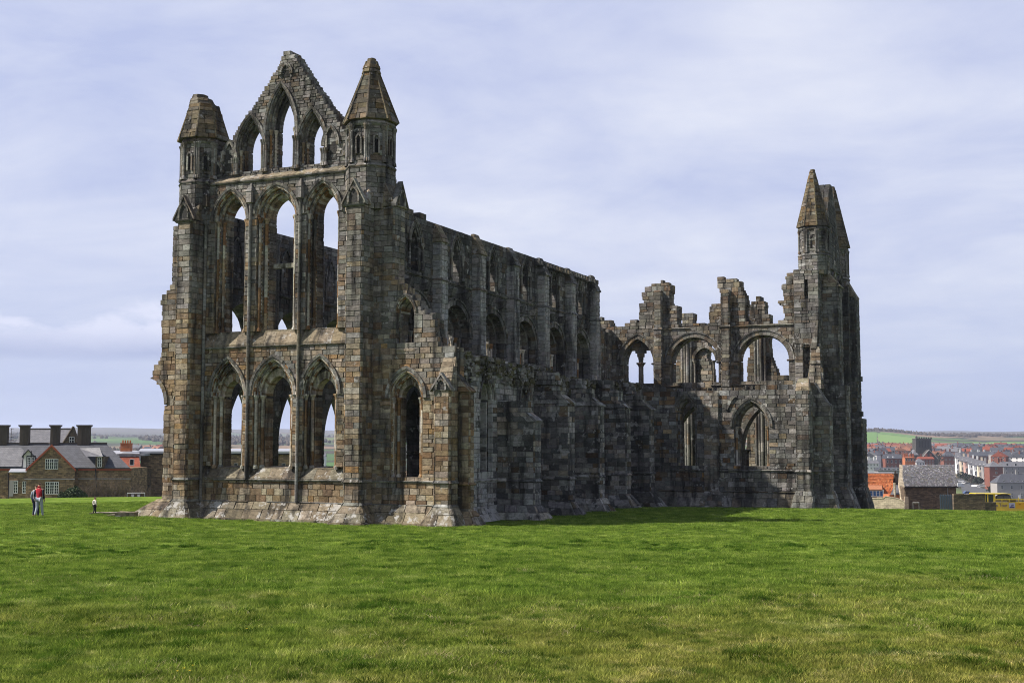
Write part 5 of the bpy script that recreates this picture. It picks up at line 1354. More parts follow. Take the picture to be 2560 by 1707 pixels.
casement(33, 43, 1200, 1231, 1, 4, .08); casement(55, 64, 1202, 1231, 1, 4, .08)
mb = MB(); mb.box(lx(22), lx(32), .02, .1, lz(1240), lz(1200)); cpart('stone_pilaster', M_RENDER_G, mb)
mb = MB(); mb.tube([(lx(18), .8, -2), (lx(18, .8), .8, lz(1181, .8))], .07, 6); cpart('downpipe', M_BLACK, mb)
mb = MB(); mb.tube([(lx(237), 1.0, -2), (lx(237, 1.0), 1.0, lz(1172, 1.0))], .07, 6); cpart('downpipe', M_BLACK, mb)
# timbered dormer
mb = MB(); mb.add([(lx(56, .9), .9, lz(1169, .9)), (lx(79, .9), .9, lz(1169, .9)), (lx(79, .9), .9, lz(1139, .9)), (lx(66.6, .9), .9, lz(1125, .9)), (lx(56, .9), .9, lz(1139, .9)), (lx(56, 4), 4, lz(1169, 4)), (lx(79, 4), 4, lz(1169, 4)), (lx(79, 4), 4, lz(1139, 4)), (lx(66.6, 4), 4, lz(1125, 4)), (lx(56, 4), 4, lz(1139, 4))], [(0, 1, 2, 3, 4), (1, 6, 7, 2), (5, 0, 4, 9)]); dm = cpart('dormer', M_WHITE, mb)
mb = MB(); mb.add([(lx(50, .5), .5, lz(1141, .5)), (lx(66.6, .5), .5, lz(1123, .5)), (lx(83, .5), .5, lz(1141, .5)), (lx(50, 4.4), 4.4, lz(1141, 4.4)), (lx(66.6, 4.6), 4.6, lz(1123, 4.6)), (lx(83, 4.4), 4.4, lz(1141, 4.4))], [(0, 1, 4, 3), (1, 2, 5, 4)]); mb.c = []; mb.build('dormer_roof', M_SLATE, dm, local=True)
mb = MB()
for a in (57, 67.5, 78): mb.box(lx(a) - .05, lx(a) + .05, .84, .9, lz(1169), lz(1139 if a != 67.5 else 1127))
mb.box(lx(56), lx(79), .845, .9, lz(1141.5), lz(1139)); mb.c = []; mb.build('timber_frame', M_BLACK, dm, local=True)
for px_ in (62.5, 72.5): window_at(cottage, lx(px_), lz(1166), 6.5 * S, 22 * S, .86, 2, 4)
# dormer facing right on the right-hand roof
mb = MB(); mb.box(lx(232), lx(253), .6, 3.2, lz(1168), lz(1141)); dm = cpart('dormer', M_RUBBLE2, mb)
mb = MB(); mb.add([(lx(196, 3.6), 3.6, lz(1120, 3.6)), (lx(246, 1.9), 1.9, lz(1119, 1.9)), (lx(254, .3), .3, lz(1141, .3)), (lx(212, .3), .3, lz(1141, .3)), (lx(258, 3.4), 3.4, lz(1141, 3.4))], [(0, 3, 2, 1), (1, 2, 4)]); mb.c = []; mb.build('dormer_roof', M_SLATE2, dm, local=True)
mb = MB(); mb.add([(lx(253.4, .45), .45, lz(1141, .45)), (lx(253.4, 3.3), 3.3, lz(1141, 3.3)), (lx(247, 1.9), 1.9, lz(1122, 1.9))], [(0, 1, 2)]); mb.c = []; mb.build('dormer_gable', M_RUBBLE2, dm, local=True)
window_at(cottage, lx(243), lz(1166), 8 * S, 23 * S, .56, 2, 3)
for a, b_ in ((-14, 12), (43, 66), (120, 142), (188, 219)):
    chimney_part(cottage, lx((a + b_) / 2, 4.2), 4.6, lz(1112, 4.2), (b_ - a) * S, .6, 46 * S, M_CHIM, flare=True)
mb = MB(); mb.tube([(lx(23, 4.6), 4.6, lz(1110, 4.6)), (lx(23, 4.6), 4.6, lz(1070, 4.6))], .025, 4)
for i in range(5): mb.box(lx(23, 4.6) - .05, lx(23, 4.6) + .35, 4.58, 4.61, lz(1072 + i * 7, 4.6), lz(1071.3 + i * 7, 4.6))
cpart('aerial', M_BLACK, mb)
# second house behind: pale slate roof with a stone gable
D2 = 168.0; S2 = D2 / 3100
b2 = at(125, 1247, D2)
h2 = empty('slate_roofed_house', b2, 'house behind the cottage chimneys with pale slate roof and pointed stone gable', 'house'); h2.rotation_euler = (0, 0, YAW)
q = lambda px_, y=0.0: ((px_ - 1280) * (D2 + y) - (125 - 1280) * D2) / 3100
w = lambda py_, y=0.0: CAM.z + (1110 - py_) * (D2 + y) / 3100 - b2.z
mb = MB(); mb.box(q(36), q(190), .5, 6, -2, w(1106)); mb.c = []; mb.build('wall', M_RUBBLE2, h2, local=True)
mb = MB(); mb.add([(q(34, 0), 0, w(1110, 0)), (q(176, 0), 0, w(1110, 0)), (q(176, 3), 3, w(1072.5, 3)), (q(48, 3), 3, w(1072.5, 3)), (q(34, 6.4), 6.4, w(1110, 6.4)), (q(176, 6.4), 6.4, w(1110, 6.4))], [(0, 1, 2, 3), (5, 4, 3, 2), (4, 0, 3)]); mb.c = []; mb.build('roof', M_SLATE2, h2, local=True)
mb = MB(); mb.tube([(q(48, 3), 3, w(1072, 3)), (q(176, 3), 3, w(1072, 3))], .12, 6); mb.c = []; mb.build('ridge_tiles', M_BLACK, h2, local=True)
mb = MB(); mb.prism([(q(155, -.4), -.4, w(1107, -.4)), (q(192, -.4), -.4, w(1107, -.4)), (q(178, -.4), -.4, w(1067, -.4))], [(q(155, 5), 5, w(1107, 5)), (q(192, 5), 5, w(1107, 5)), (q(178, 5), 5, w(1067, 5))]); mb.c = []; mb.build('gable_wall', M_RUBBLE2, h2, local=True)
mb = MB()
for xa, xb in ((152, 178), (194, 178)): mb.tube([(q(xa, -.45), -.45, w(1110, -.45)), (q(xb, -.45), -.45, w(1066, -.45))], .13, 5)
mb.c = []; mb.build('gable_coping', M_CHIM, h2, local=True); window_at(h2, q(178), w(1106), .6, .7, -.42, 2, 2)
# red tiled house and the long stone range with metal roof behind the abbey
D3 = 160.0; S3 = D3 / 3100; b3 = at(325, 1247, D3)
h3 = empty('red_tiled_house', b3, 'small house with steep red tiled roof, skylight and brick chimney beside the cottage', 'house'); h3.rotation_euler = (0, 0, YAW)
q = lambda px_, y=0.0: ((px_ - 1280) * (D3 + y) - (325 - 1280) * D3) / 3100
w = lambda py_, y=0.0: CAM.z + (1110 - py_) * (D3 + y) / 3100 - b3.z
mb = MB(); mb.box(q(285), q(349), 0, 5, -2, w(1172)); mb.c = []; mb.build('wall', M_RUBBLE2, h3, local=True)
mb = MB(); mb.add([(q(290, -.3), -.3, w(1173.5, -.3)), (q(350.5, -.3), -.3, w(1173.5, -.3)), (q(345, 2.4), 2.4, w(1140, 2.4)), (q(280, 2.4), 2.4, w(1140, 2.4)), (q(345, 5), 5, w(1140, 5)), (q(280, 5), 5, w(1140, 5)), (q(350.5, 5), 5, w(1173.5, 5))], [(0, 1, 2, 3), (3, 2, 4, 5), (1, 6, 4, 2)]); mb.c = []; mb.build('roof', M_TILE, h3, local=True)
mb = MB(); mb.box(q(280), q(346), 2.2, 6, w(1139.5), w(1134)); mb.add([(q(276, 2.0), 2.0, w(1134, 2.0)), (q(346, 2.0), 2.0, w(1134, 2.0)), (q(346, 6), 6, w(1126, 6)), (q(276, 6), 6, w(1126, 6))], [(0, 1, 2, 3)]); mb.c = []; mb.build('flat_roof', M_LEAD, h3, local=True)
sk = window_at(h3, q(327), w(1162), 9 * S3, 14 * S3, .1, 1, 1, nm='skylight'); window_at(h3, q(339.5), w(1206), 7 * S3, 18 * S3, -.02, 2, 3)
chimney_part(h3, q(313, 3.5), 3.5, w(1128, 3.5), 25 * S3, 1.0, 19 * S3, M_BRICK2, 4)
D4 = 165.0; S4 = D4 / 3100; b4 = at(560, 1247, D4)
h4 = empty('long_stone_hall', b4, 'long stone range with a flat grey metal roof behind the abbey', 'building'); h4.rotation_euler = (0, 0, YAW)
q = lambda px_, y=0.0: ((px_ - 1280) * (D4 + y) - (560 - 1280) * D4) / 3100
w = lambda py_, y=0.0: CAM.z + (1110 - py_) * (D4 + y) / 3100 - b4.z
mb = MB(); mb.box(q(349), q(752), 0, 9, -3, w(1134)); mb.c = []; mb.build('wall', M_RUBBLE, h4, local=True)
mb = MB(); mb.box(q(343), q(758), -.5, 9.5, w(1132.5), w(1127.5)); mb.add([(q(343, -.5), -.5, w(1127.4, -.5)), (q(758, -.5), -.5, w(1127.4, -.5)), (q(752, 4), 4, w(1121, 4)), (q(349, 4), 4, w(1121, 4)), (q(758, 9.5), 9.5, w(1127.4, 9.5)), (q(343, 9.5), 9.5, w(1127.4, 9.5))], [(0, 1, 2, 3), (5, 3, 2, 4)]); mb.c = []; mb.build('roof', simple('pale metal roof', (.42, .43, .46), .35, .08, metal=.3), h4, local=True)
mb = MB(); mb.box(q(347), q(754), -.35, 9.2, w(1136.5), w(1132.6)); mb.c = []; mb.build('gutter', M_BLACK, h4, local=True)
for px_ in (440, 500, 588, 640, 708): window_at(h4, q(px_), w(1170), 7 * S4, 12 * S4, -.02, 1, 2, frame=M_RENDER_G)

# ---------------- shrubs by the cottage
M_LEAF = simple('shrub leaves', (.035, .062, .014), .7, .5, 6)
M_TWIG = simple('bare twigs', (.115, .085, .058), .9, .4, 4)
def bush(name, label, c, rx, ry, h, n, mat, group=None, leaf=.12):
    r = empty(name, c, label, 'shrub', group); mb = MB()
    for i in range(n):
        a = rnd.uniform(0, 2 * pi); e = rnd.random() ** .45; z = rnd.random()
        lump = 1 + .35 * sin(3 * a + c[0]) * (1 - z)
        p = Vector((rx * e * cos(a) * lump * sqrt(max(.05, 1 - z * z * .9)), ry * e * sin(a) * lump * sqrt(max(.05, 1 - z * z * .9)), h * z * (.8 + .4 * mnoise.noise(Vector((cos(a) * 2, sin(a) * 2, c[1]))))))
        u = Vector((rnd.gauss(0, 1), rnd.gauss(0, 1), rnd.gauss(0, 1))).normalized() * leaf; v = u.orthogonal().normalized() * leaf * .6
        mb.add([p - u, p + v, p + u, p - v], [(0, 1, 2, 3)])
    mb.c = []; mb.build('foliage', mat, r, local=True)
    mb = MB()
    for i in range(7):
        a = rnd.uniform(0, 6.28); mb.tube([(0, 0, -.2), (rx * .4 * cos(a), ry * .4 * sin(a), h * .45), (rx * .7 * cos(a), ry * .7 * sin(a), h * .8)], [.05, .03, .01], 5)
    mb.c = []; mb.build('stems', M_TWIG, r, local=True); return r
def bare_shrub(label, c, rx, h, n, group):
    r = empty('bare_shrub', c, label, 'shrub', group); mb = MB()
    for i in range(n):
        x = rnd.uniform(-rx, rx); p = Vector((x, rnd.uniform(-.4, .4), -.3)); pts = [p.copy()]; d = Vector((rnd.gauss(0, .25), rnd.gauss(0, .2), 1)).normalized(); hh = h * rnd.uniform(.5, 1.0) * (1 - .3 * abs(x) / rx)
        for k in range(4):
            p = p + d * hh / 4; pts.append(p.copy()); d = (d + Vector((rnd.gauss(0, .22), rnd.gauss(0, .2), .1))).normalized()
            e = (d + Vector((rnd.gauss(0, .7), rnd.gauss(0, .5), .1))).normalized(); mb.tube([p, p + e * hh * .22, p + e * hh * .34 + Vector((0, 0, .08))], [.014, .01, .005], 3)
        mb.tube(pts, [.03, .024, .018, .012, .006], 3)
    mb.c = []; tag(mb.build('branches', M_TWIG, r, local=True), kind='stuff'); return r
def gz_at(x, y, d, dz=0.0):
    p = at(x, y, d); return Vector((p.x, p.y, float(ground_z(p.x, p.y)) + dz))
def foot(x, y, d): p = at(x, y, d); return Vector((p.x, p.y, p.z))
bush('evergreen_shrub', 'rounded dark green shrub below the cottage wall', foot(183, 1243, 146), 1.5, 1.0, 1.35, 2200, M_LEAF)
bush('evergreen_shrub', 'low dark green bush left of the rounded shrub, under the casement window', foot(155, 1244, 145), .7, .5, .75, 800, M_LEAF)
for i, (x, hh) in enumerate(((205, 2.2), (228, 2.8), (252, 3.3), (276, 3.1), (300, 2.8), (322, 2.5), (344, 2.1), (366, 1.9))):
    bare_shrub(['leafless brown shrub nearest the rounded green shrub', 'second leafless shrub from the rounded green one', 'tallest leafless shrub, left of the downpipe', 'tall leafless shrub in the middle of the row', 'leafless shrub just left of the information stand', 'leafless shrub behind the information stand', 'low leafless shrub right of the information stand', 'lowest leafless shrub next to the abbey buttress'][i], foot(x, 1246, 147.5), .95, hh, 34, 'bare shrubs along the cottage wall')

# ---------------- information panels on a rail, stone slabs
M_STEEL = simple('galvanised steel', (.30, .31, .32), .45, .1, metal=.6)
M_BOARD = simple('dark printed board', (.02, .021, .024), .8, .1, spec=.05)
M_PRINT = simple('pale printed picture', (.11, .115, .12), .8, .6, 9, spec=.05)
p = foot(338, 1248, 112); K = 112 / 3100
ib = empty('information_stand', p, 'low metal rail with two dark tilted information panels on the grass', 'information stand'); ib.rotation_euler = (0, 0, YAW)
for px_ in (-22.5, -8, 22.5): mb = MB(); mb.tube([(px_ * K, .3 if px_ < 0 else .1, -.3), (px_ * K, .3 if px_ < 0 else .1, 15.5 * K)], .035, 6); mb.c = []; mb.build('post', M_STEEL, ib, local=True)
mb = MB(); mb.tube([(-23 * K, .3, 15.5 * K), (23 * K, .15, 16 * K)], .04, 6); mb.c = []; mb.build('rail', M_STEEL, ib, local=True)
for px_ in (-6, 9):
    mb = MB(); mb.prism([((px_ - 8) * K, .25, 14.5 * K), ((px_ + 2) * K, .25, 14.5 * K), ((px_ + 7) * K, -.25, 1.5 * K), ((px_ - 2) * K, -.25, 1.5 * K)], [((px_ - 8) * K, .3, 14.9 * K), ((px_ + 2) * K, .3, 14.9 * K), ((px_ + 7) * K, -.2, 1.9 * K), ((px_ - 2) * K, -.2, 1.9 * K)]); mb.c = []; o = mb.build('panel', M_BOARD, ib, local=True)
    mb = MB(); mb.add([((px_ - 5.6) * K, .2, 12.6 * K), ((px_ + 1.4) * K, .2, 12.6 * K), ((px_ + 4.6) * K, -.215, 3.8 * K), ((px_ - 1.2) * K, -.215, 3.8 * K)], [(3, 2, 1, 0)]); mb.c = []
    for v_ in range(len(mb.v)): mb.v[v_] = (mb.v[v_][0], mb.v[v_][1] - .025, mb.v[v_][2] + .0)
    mb.build('print', M_PRINT, o, local=True)
M_SLAB = stone_material('worn floor stone')
for (xa, xb, y, d, hh, lab) in ((232, 268, 1284, 71, .1, 'leftmost flat worn stone slab of the low foundation by the plinth'), (266, 318, 1282.5, 70, .16, 'long flat foundation slab lying behind the others'), (272, 300, 1288, 67.5, .12, 'short flat foundation slab in the middle'), (298, 341, 1290, 66, .3, 'dark edged foundation slab beside the abbey plinth')):
    a, b_ = at(xa, y, d), at(xb, y, d); z = float(ground_z((a.x + b_.x) / 2, (a.y + b_.y) / 2))
    mb = MB(); yy = FWD * .55
    A = [a - yy, b_ - yy * .8, b_ + yy, a + yy * .7]; A = [Vector((v.x + rnd.uniform(-.1, .1), v.y, z - .15)) for v in A]
    top = [Vector((v.x * .98 + (a.x + b_.x) * .01, v.y * .98 + (a.y + b_.y) * .01, z + hh * rnd.uniform(.8, 1.1))) for v in A]
    mb.prism(A, top, (.24, .20, .14, .5)); tag(mb.build('foundation_slab', M_SLAB), lab, 'stone slab', 'low foundation slabs left of the plinth')

# ---------------- people
def skin_fig(name, verts, edges, radii, mat, parent, level=2, root=0):
    me = bpy.data.meshes.new(name); me.from_pydata(verts, edges, []); me.materials.append(mat)
    o = bpy.data.objects.new(name, me); COL.objects.link(o); o.parent = parent
    sm = o.modifiers.new('skin', 'SKIN'); sm.use_smooth_shade = True
    if not me.skin_vertices: 
        bm = bmesh.new(); bm.from_mesh(me); bm.verts.layers.skin.verify(); bm.to_mesh(me); bm.free()
    for i, r in enumerate(radii): 
        sv = me.skin_vertices[0].data[i]; sv.radius = r if hasattr(r, '__len__') else (r, r); sv.use_root = (i == root)
    o.modifiers.new('smooth', 'SUBSURF').levels = level; o.modifiers['smooth'].render_levels = level
    return o
M_SKIN = simple('skin', (.42, .25, .17), .6, .1)
M_HAIR = simple('dark brown hair', (.045, .028, .018), .7, .3)
def cloth(n, c): return simple(n, c, .85, .18, 12)
def person(label, loc, rz, H, top, trousers, hair, shoe, stride=.2, group=None, extra=None, sleeve=None, hood=False, kid=False):
    r = empty('person', loc, label, 'person', group); r.rotation_euler = (0, 0, rz)
    k = H / 1.75; hs = 1.35 if kid else 1.0
    sc_ = lambda v: tuple(q * k for q in v)
    s = stride
    hip, kn, an = .93, .50, .08
    J = dict(pel=(0, 0, .95), sp=(0, .01, 1.15), ch=(0, .0, 1.36), nk=(0, .0, 1.50), hd=(0, -.02, 1.62), tp=(0, -.02, 1.72),
             lh=(-.10, 0, .92), lk=(-.11, -s * .35 - .02, .50), la=(-.11, -s, .09), lt=(-.12, -s - .16, .03),
             rh=(.10, 0, .92), rk=(.11, s * .3 - .05, .50), ra=(.11, s, .13), rt=(.12, s - .12, .03),
             ls=(-.19, .0, 1.41), le=(-.25, .04, 1.13), lw=(-.24, -.06, .90), lm=(-.235, -.08, .83),
             rs=(.19, .0, 1.41), re=(.25, .05, 1.13), rw=(.24, .0, .90), rm=(.235, -.02, .83))
    ks = list(J); ix = {n: i for i, n in enumerate(ks)}
    E_ = [('pel', 'sp'), ('sp', 'ch'), ('ch', 'nk'), ('nk', 'hd'), ('hd', 'tp')] + [(a + x, a + y) for a in 'lr' for x, y in (('h', 'k'), ('k', 'a'), ('a', 't'), ('s', 'e'), ('e', 'w'), ('w', 'm'))] + [('pel', 'lh'), ('pel', 'rh'), ('ch', 'ls'), ('ch', 'rs')]
    rad = dict(pel=(.13, .1), sp=(.12, .095), ch=(.15, .1), nk=.055, hd=(.085 * hs, .1 * hs), tp=(.06 * hs, .07 * hs), lh=.085, rh=.085, lk=.06, rk=.06, la=.042, ra=.042, lt=.035, rt=.035, ls=.06, rs=.06, le=.045, re=.045, lw=.032, rw=.032, lm=.03, rm=.03)
    scale_r = lambda v, f=1.0: tuple(q * k * f for q in v) if hasattr(v, '__len__') else v * k * f
    skin_fig('body', [sc_(J[n]) for n in ks], [(ix[a], ix[b_]) for a, b_ in E_], [scale_r(rad[n]) for n in ks], M_SKIN, r, 2)
    def garment(nm, names, edges, f, mat, add=None):
        i2 = {n: i for i, n in enumerate(names)}
        rr = [scale_r(rad[n], f) for n in names]
        return skin_fig(nm, [sc_(J[n]) for n in names], [(i2[a], i2[b_]) for a, b_ in edges], rr, mat, r, 2)
    J['pl'] = (0, 0, .80); rad['pl'] = (.165, .125); J['c2'] = (0, 0, 1.45); rad['c2'] = (.09, .08)
    garment('jacket', ['ch', 'sp', 'pel', 'pl', 'c2', 'ls', 'rs'], [('ch', 'sp'), ('sp', 'pel'), ('pel', 'pl'), ('ch', 'c2'), ('ch', 'ls'), ('ch', 'rs')], 1.2, top)
    J['lw2'] = (-.243, -.05, .93); J['rw2'] = (.243, .0, .93); rad['lw2'] = rad['rw2'] = .036
    for a in 'lr': garment('sleeve', [a + 's', a + 'e', a + 'w2'], [(a + 's', a + 'e'), (a + 'e', a + 'w2')], 1.28, sleeve or top)
    garment('trousers', ['pel', 'lh', 'lk', 'la', 'rh', 'rk', 'ra'], [('pel', 'lh'), ('lh', 'lk'), ('lk', 'la'), ('pel', 'rh'), ('rh', 'rk'), ('rk', 'ra')], 1.22, trousers)
    for a in 'lr': garment('shoe', [a + 'a', a + 't'], [(a + 'a', a + 't')], 1.25, shoe)
    J['h1'] = (0, .025, 1.64); J['h2'] = (0, .01, 1.71); rad['h1'] = (.088 * hs, .095 * hs); rad['h2'] = (.072 * hs, .08 * hs)
    garment('hair', ['h1', 'h2'], [('h1', 'h2')], 1.05, hair)
    if hood:
        J['g1'] = (0, .07, 1.49); J['g2'] = (0, .02, 1.53); rad['g1'] = (.13, .07); rad['g2'] = (.12, .1); garment('hood', ['g1', 'g2'], [('g1', 'g2')], 1.0, top)
    # face: nose, eyes, mouth, ears
    mb = MB(); mb.tube([sc_((0, -.115 * hs, 1.63)), sc_((0, -.135 * hs, 1.60))], [.012 * k, .018 * k], 6)
    for sg in (-1, 1): mb.tube([sc_((sg * .085 * hs, -.01, 1.645)), sc_((sg * .095 * hs, -.005, 1.60))], .018 * k, 6)
    mb.c = []; mb.build('face', M_SKIN, r, local=True)
    mb = MB()
    for sg in (-1, 1): mb.tube([sc_((sg * .033, -.103 * hs, 1.64)), sc_((sg * .033, -.112 * hs, 1.64))], .011 * k, 6)
    mb.tube([sc_((-.025, -.107 * hs, 1.565)), sc_((.025, -.107 * hs, 1.565))], .006 * k, 5); mb.c = []; mb.build('eyes_and_mouth', simple('dark eyes', (.03, .02, .02), .4), r, local=True)
    # hands with five fingers
    for sg, a in ((-1, 'l'), (1, 'r')):
        mb = MB(); b0 = Vector(sc_(J[a + 'm']))
        for i, (dy, ln) in enumerate(((-.035, .06), (-.012, .075), (.012, .08), (.034, .068))): mb.tube([b0 + Vector((0, dy * k, -.01 * k)), b0 + Vector((-sg * .008 * k, dy * k, -ln * .55 * k)), b0 + Vector((-sg * .03 * k, dy * k, -ln * k))], [.011 * k, .0095 * k, .007 * k], 5)
        mb.tube([b0 + Vector((0, -.035 * k, .03 * k)), b0 + Vector((-sg * .02 * k, -.06 * k, -.005 * k)), b0 + Vector((-sg * .03 * k, -.058 * k, -.03 * k))], [.012 * k, .01 * k, .008 * k], 5)
        mb.c = []; mb.build('fingers', M_SKIN, r, local=True)
    if extra: extra(r, k)
    return r
def stand(x, y, d):
    p = at(x, y, d); return Vector((p.x, p.y, float(ground_z(p.x, p.y)) + .0))
M_RED, M_NAVY, M_JEAN, M_DENIM, M_GREY = cloth('red waterproof', (.42, .012, .03)), cloth('navy jacket', (.012, .014, .026)), cloth('pale grey jeans', (.34, .37, .44)), cloth('dark blue trousers', (.014, .022, .06)), cloth('grey blue top', (.26, .29, .35))
M_SHOE, M_CREAM, M_BLKT = cloth('black shoes', (.012, .012, .013)), cloth('cream shirt', (.70, .66, .58)), cloth('black trousers', (.010, .010, .012))
def red_panel(r, k):
    mb = MB()
    P0 = [(-.16, .14, 1.42), (.06, .155, 1.43), (.05, .18, .90), (-.17, .165, .88)]
    mb.prism([tuple(q * k for q in p) for p in P0], [(p[0] * k, (p[1] - .06) * k, p[2] * k) for p in P0]); mb.c = []
    mb.build('coat_back_panel', M_RED, r, local=True)
WALK = YAW + pi + radians(-12)
person('walker in a red and navy hooded jacket with pale grey jeans, seen from behind', stand(97.5, 1272, 62.5), WALK, 1.74, M_RED, M_JEAN, M_HAIR, M_SHOE, .17, extra=None, sleeve=M_NAVY, hood=True)
person('walker in a grey blue top and dark blue trousers, half hidden by the red jacket', stand(89.5, 1271.5, 63.4), WALK, 1.68, M_GREY, M_DENIM, M_HAIR, M_SHOE, .06)
def shirt_print(r, k):
    mb = MB()
    for i, (x, z, w_, h_) in enumerate(((-.07, 1.36, .1, .03), (.05, 1.35, .12, .03), (-.04, 1.27, .03, .1), (.05, 1.25, .03, .12), (.0, 1.14, .1, .04), (-.06, 1.2, .04, .04))): mb.box((x - w_ / 2) * k, (x + w_ / 2) * k, .118 * k, .128 * k, (z - h_ / 2) * k, (z + h_ / 2) * k)
    mb.c = []; tag(mb.build('shirt_print', M_NAVY, r, local=True), kind='stuff')
person('small child with brown hair in a printed cream shirt and black trousers on the lawn', stand(236, 1286, 70), WALK + radians(-25), 1.0, M_CREAM, M_BLKT, simple('brown child hair', (.10, .05, .03), .7, .2), M_SHOE, .05, extra=shirt_print, kid=True)
# ---------------- right: low walls, barn, pantiled house, gate, bus
def slab_roof(name, mat_fn, A, B, Cc, Dd, rows, cols, parent, lift=.05, jitter=.5):
    """A roof slope laid with overlapping slates: A,B eave left/right, C,D ridge right/left (local)."""
    mb = MB(); A, B, Cc, Dd = map(Vector, (A, B, Cc, Dd)); n = (B - A).cross(Dd - A).normalized()
    for i in range(rows):
        t0, t1 = i / rows, min(1.0, (i + 1.25) / rows)
        off = (i % 2) * .5
        for j in range(-1, cols):
            s0, s1 = max(0, (j + off) / cols + .0015), min(1, (j + 1 + off) / cols - .0015)
            if s1 - s0 < .3 / cols: continue
            e = lift + rnd.uniform(0, .03) * jitter
            c4 = [A.lerp(B, s0).lerp(Dd.lerp(Cc, s0), t0) + n * e, A.lerp(B, s1).lerp(Dd.lerp(Cc, s1), t0) + n * e, A.lerp(B, s1).lerp(Dd.lerp(Cc, s1), t1) + n * .005, A.lerp(B, s0).lerp(Dd.lerp(Cc, s0), t1) + n * .005]
            mb.add(c4 + [c4[0] - n * (e - .002), c4[1] - n * (e - .002)], [(0, 1, 2, 3), (4, 5, 1, 0)], mat_fn())
    return mb
def col_mat(name, rough=.7):
    m, t, b = new_mat(name); a = N(t, 'ShaderNodeAttribute'); a.attribute_name = 'col'
    g = N(t, 'ShaderNodeNewGeometry'); c = MIX(t, 1.0, a.outputs['Color'], RAMP(t, NOISE(t, g.outputs['Position'], 2.5, 5, .65), [(.25, .58), (.5, .85), (.75, 1.1)]), 'MULTIPLY')
    L(t, c, b.inputs['Base Color']); b.inputs['Roughness'].default_value = rough; return m
M_SLATES, M_PANT = col_mat('mixed grey slates', .6), col_mat('orange pantiles', .8)
D = 196.0; S = D / 3100
b0 = at(2328, 1263, D)
barn = empty('slate_roofed_barn', b0, 'low dark stone barn under a big mossy grey slate roof', 'barn'); barn.rotation_euler = (0, 0, YAW)
q = lambda px_, y=0.0: ((px_ - 1280) * (D + y) - (2328 - 1280) * D) / 3100
w = lambda py_, y=0.0: CAM.z + (1110 - py_) * (D + y) / 3100 - b0.z
mb = MB(); mb.box(q(2264), q(2393), .3, 7.6, -4, w(1216)); mb.c = []; mb.build('wall', M_RUBBLE2, barn, local=True)
mb = MB(); mb.add([(q(2249), .25, -4), (q(2264.3), .25, -4), (q(2264.3, .25), .25, w(1216, .25)), (q(2253.5, 3.6), 3.6, w(1164, 3.6)), (q(2247, 3.0), 3.0, w(1200, 3.0)), (q(2247), 3, -4)], [(0, 1, 2, 3, 4, 5)]); mb.c = []; mb.build('gable_wall', M_PALEWALL, barn, local=True)
mb = slab_roof('r', lambda: vary(pick([((.165, .16, .175), 5), ((.21, .205, .22), 3), ((.125, .12, .13), 3), ((.32, .31, .32), .8), ((.16, .15, .12), 1)]), .1), (q(2262, -.1), -.1, w(1215, -.1)), (q(2395, -.1), -.1, w(1215, -.1)), (q(2388.5, 3.8), 3.8, w(1161.5, 3.8)), (q(2252.5, 3.8), 3.8, w(1161.5, 3.8)), 22, 40, barn)
mb.add([(q(2262, -.1), -.1, w(1216, -.1)), (q(2395, -.1), -.1, w(1216, -.1)), (q(2388.5, 3.8), 3.8, w(1162.2, 3.8)), (q(2252.5, 3.8), 3.8, w(1162.2, 3.8)), (q(2252, 7.8), 7.8, w(1216, 7.8)), (q(2394, 7.8), 7.8, w(1216, 7.8))], [(0, 1, 2, 3), (5, 4, 3, 2), (4, 0, 3), (1, 5, 2)], (.1, .1, .1, 0))
tag(mb.build('roof', M_SLATES, barn, local=True), kind='stuff')
mb = MB(); mb.box(q(2262), q(2395), -.22, -.02, w(1218.5), w(1215.5)); mb.c = []; mb.build('gutter', M_BLACK, barn, local=True)
mb = MB(); mb.tube([(q(2370.5), .2, -2), (q(2370.5, .2), .2, w(1217, .2))], .06, 6); mb.c = []; mb.build('downpipe', M_STEEL, barn, local=True)
mb = MB(); mb.prism([(q(2250, .1), .1, w(1212, .1)), (q(2262.5, -.12), -.12, w(1216, -.12)), (q(2263.5, 3.7), 3.7, w(1163, 3.7)), (q(2251, 3.7), 3.7, w(1160, 3.7))], [(q(2250, .1), .1, w(1214.5, .1)), (q(2262.5, -.12), -.12, w(1218.5, -.12)), (q(2263.5, 3.7), 3.7, w(1165.5, 3.7)), (q(2251, 3.7), 3.7, w(1162.5, 3.7))]); mb.c = []; mb.build('gable_coping', M_PALEWALL, barn, local=True)
mb = MB(); mb.box(q(2263), q(2272), .1, .32, -4, w(1241)); mb.c = []; mb.build('buttress', M_PALEWALL, barn, local=True)
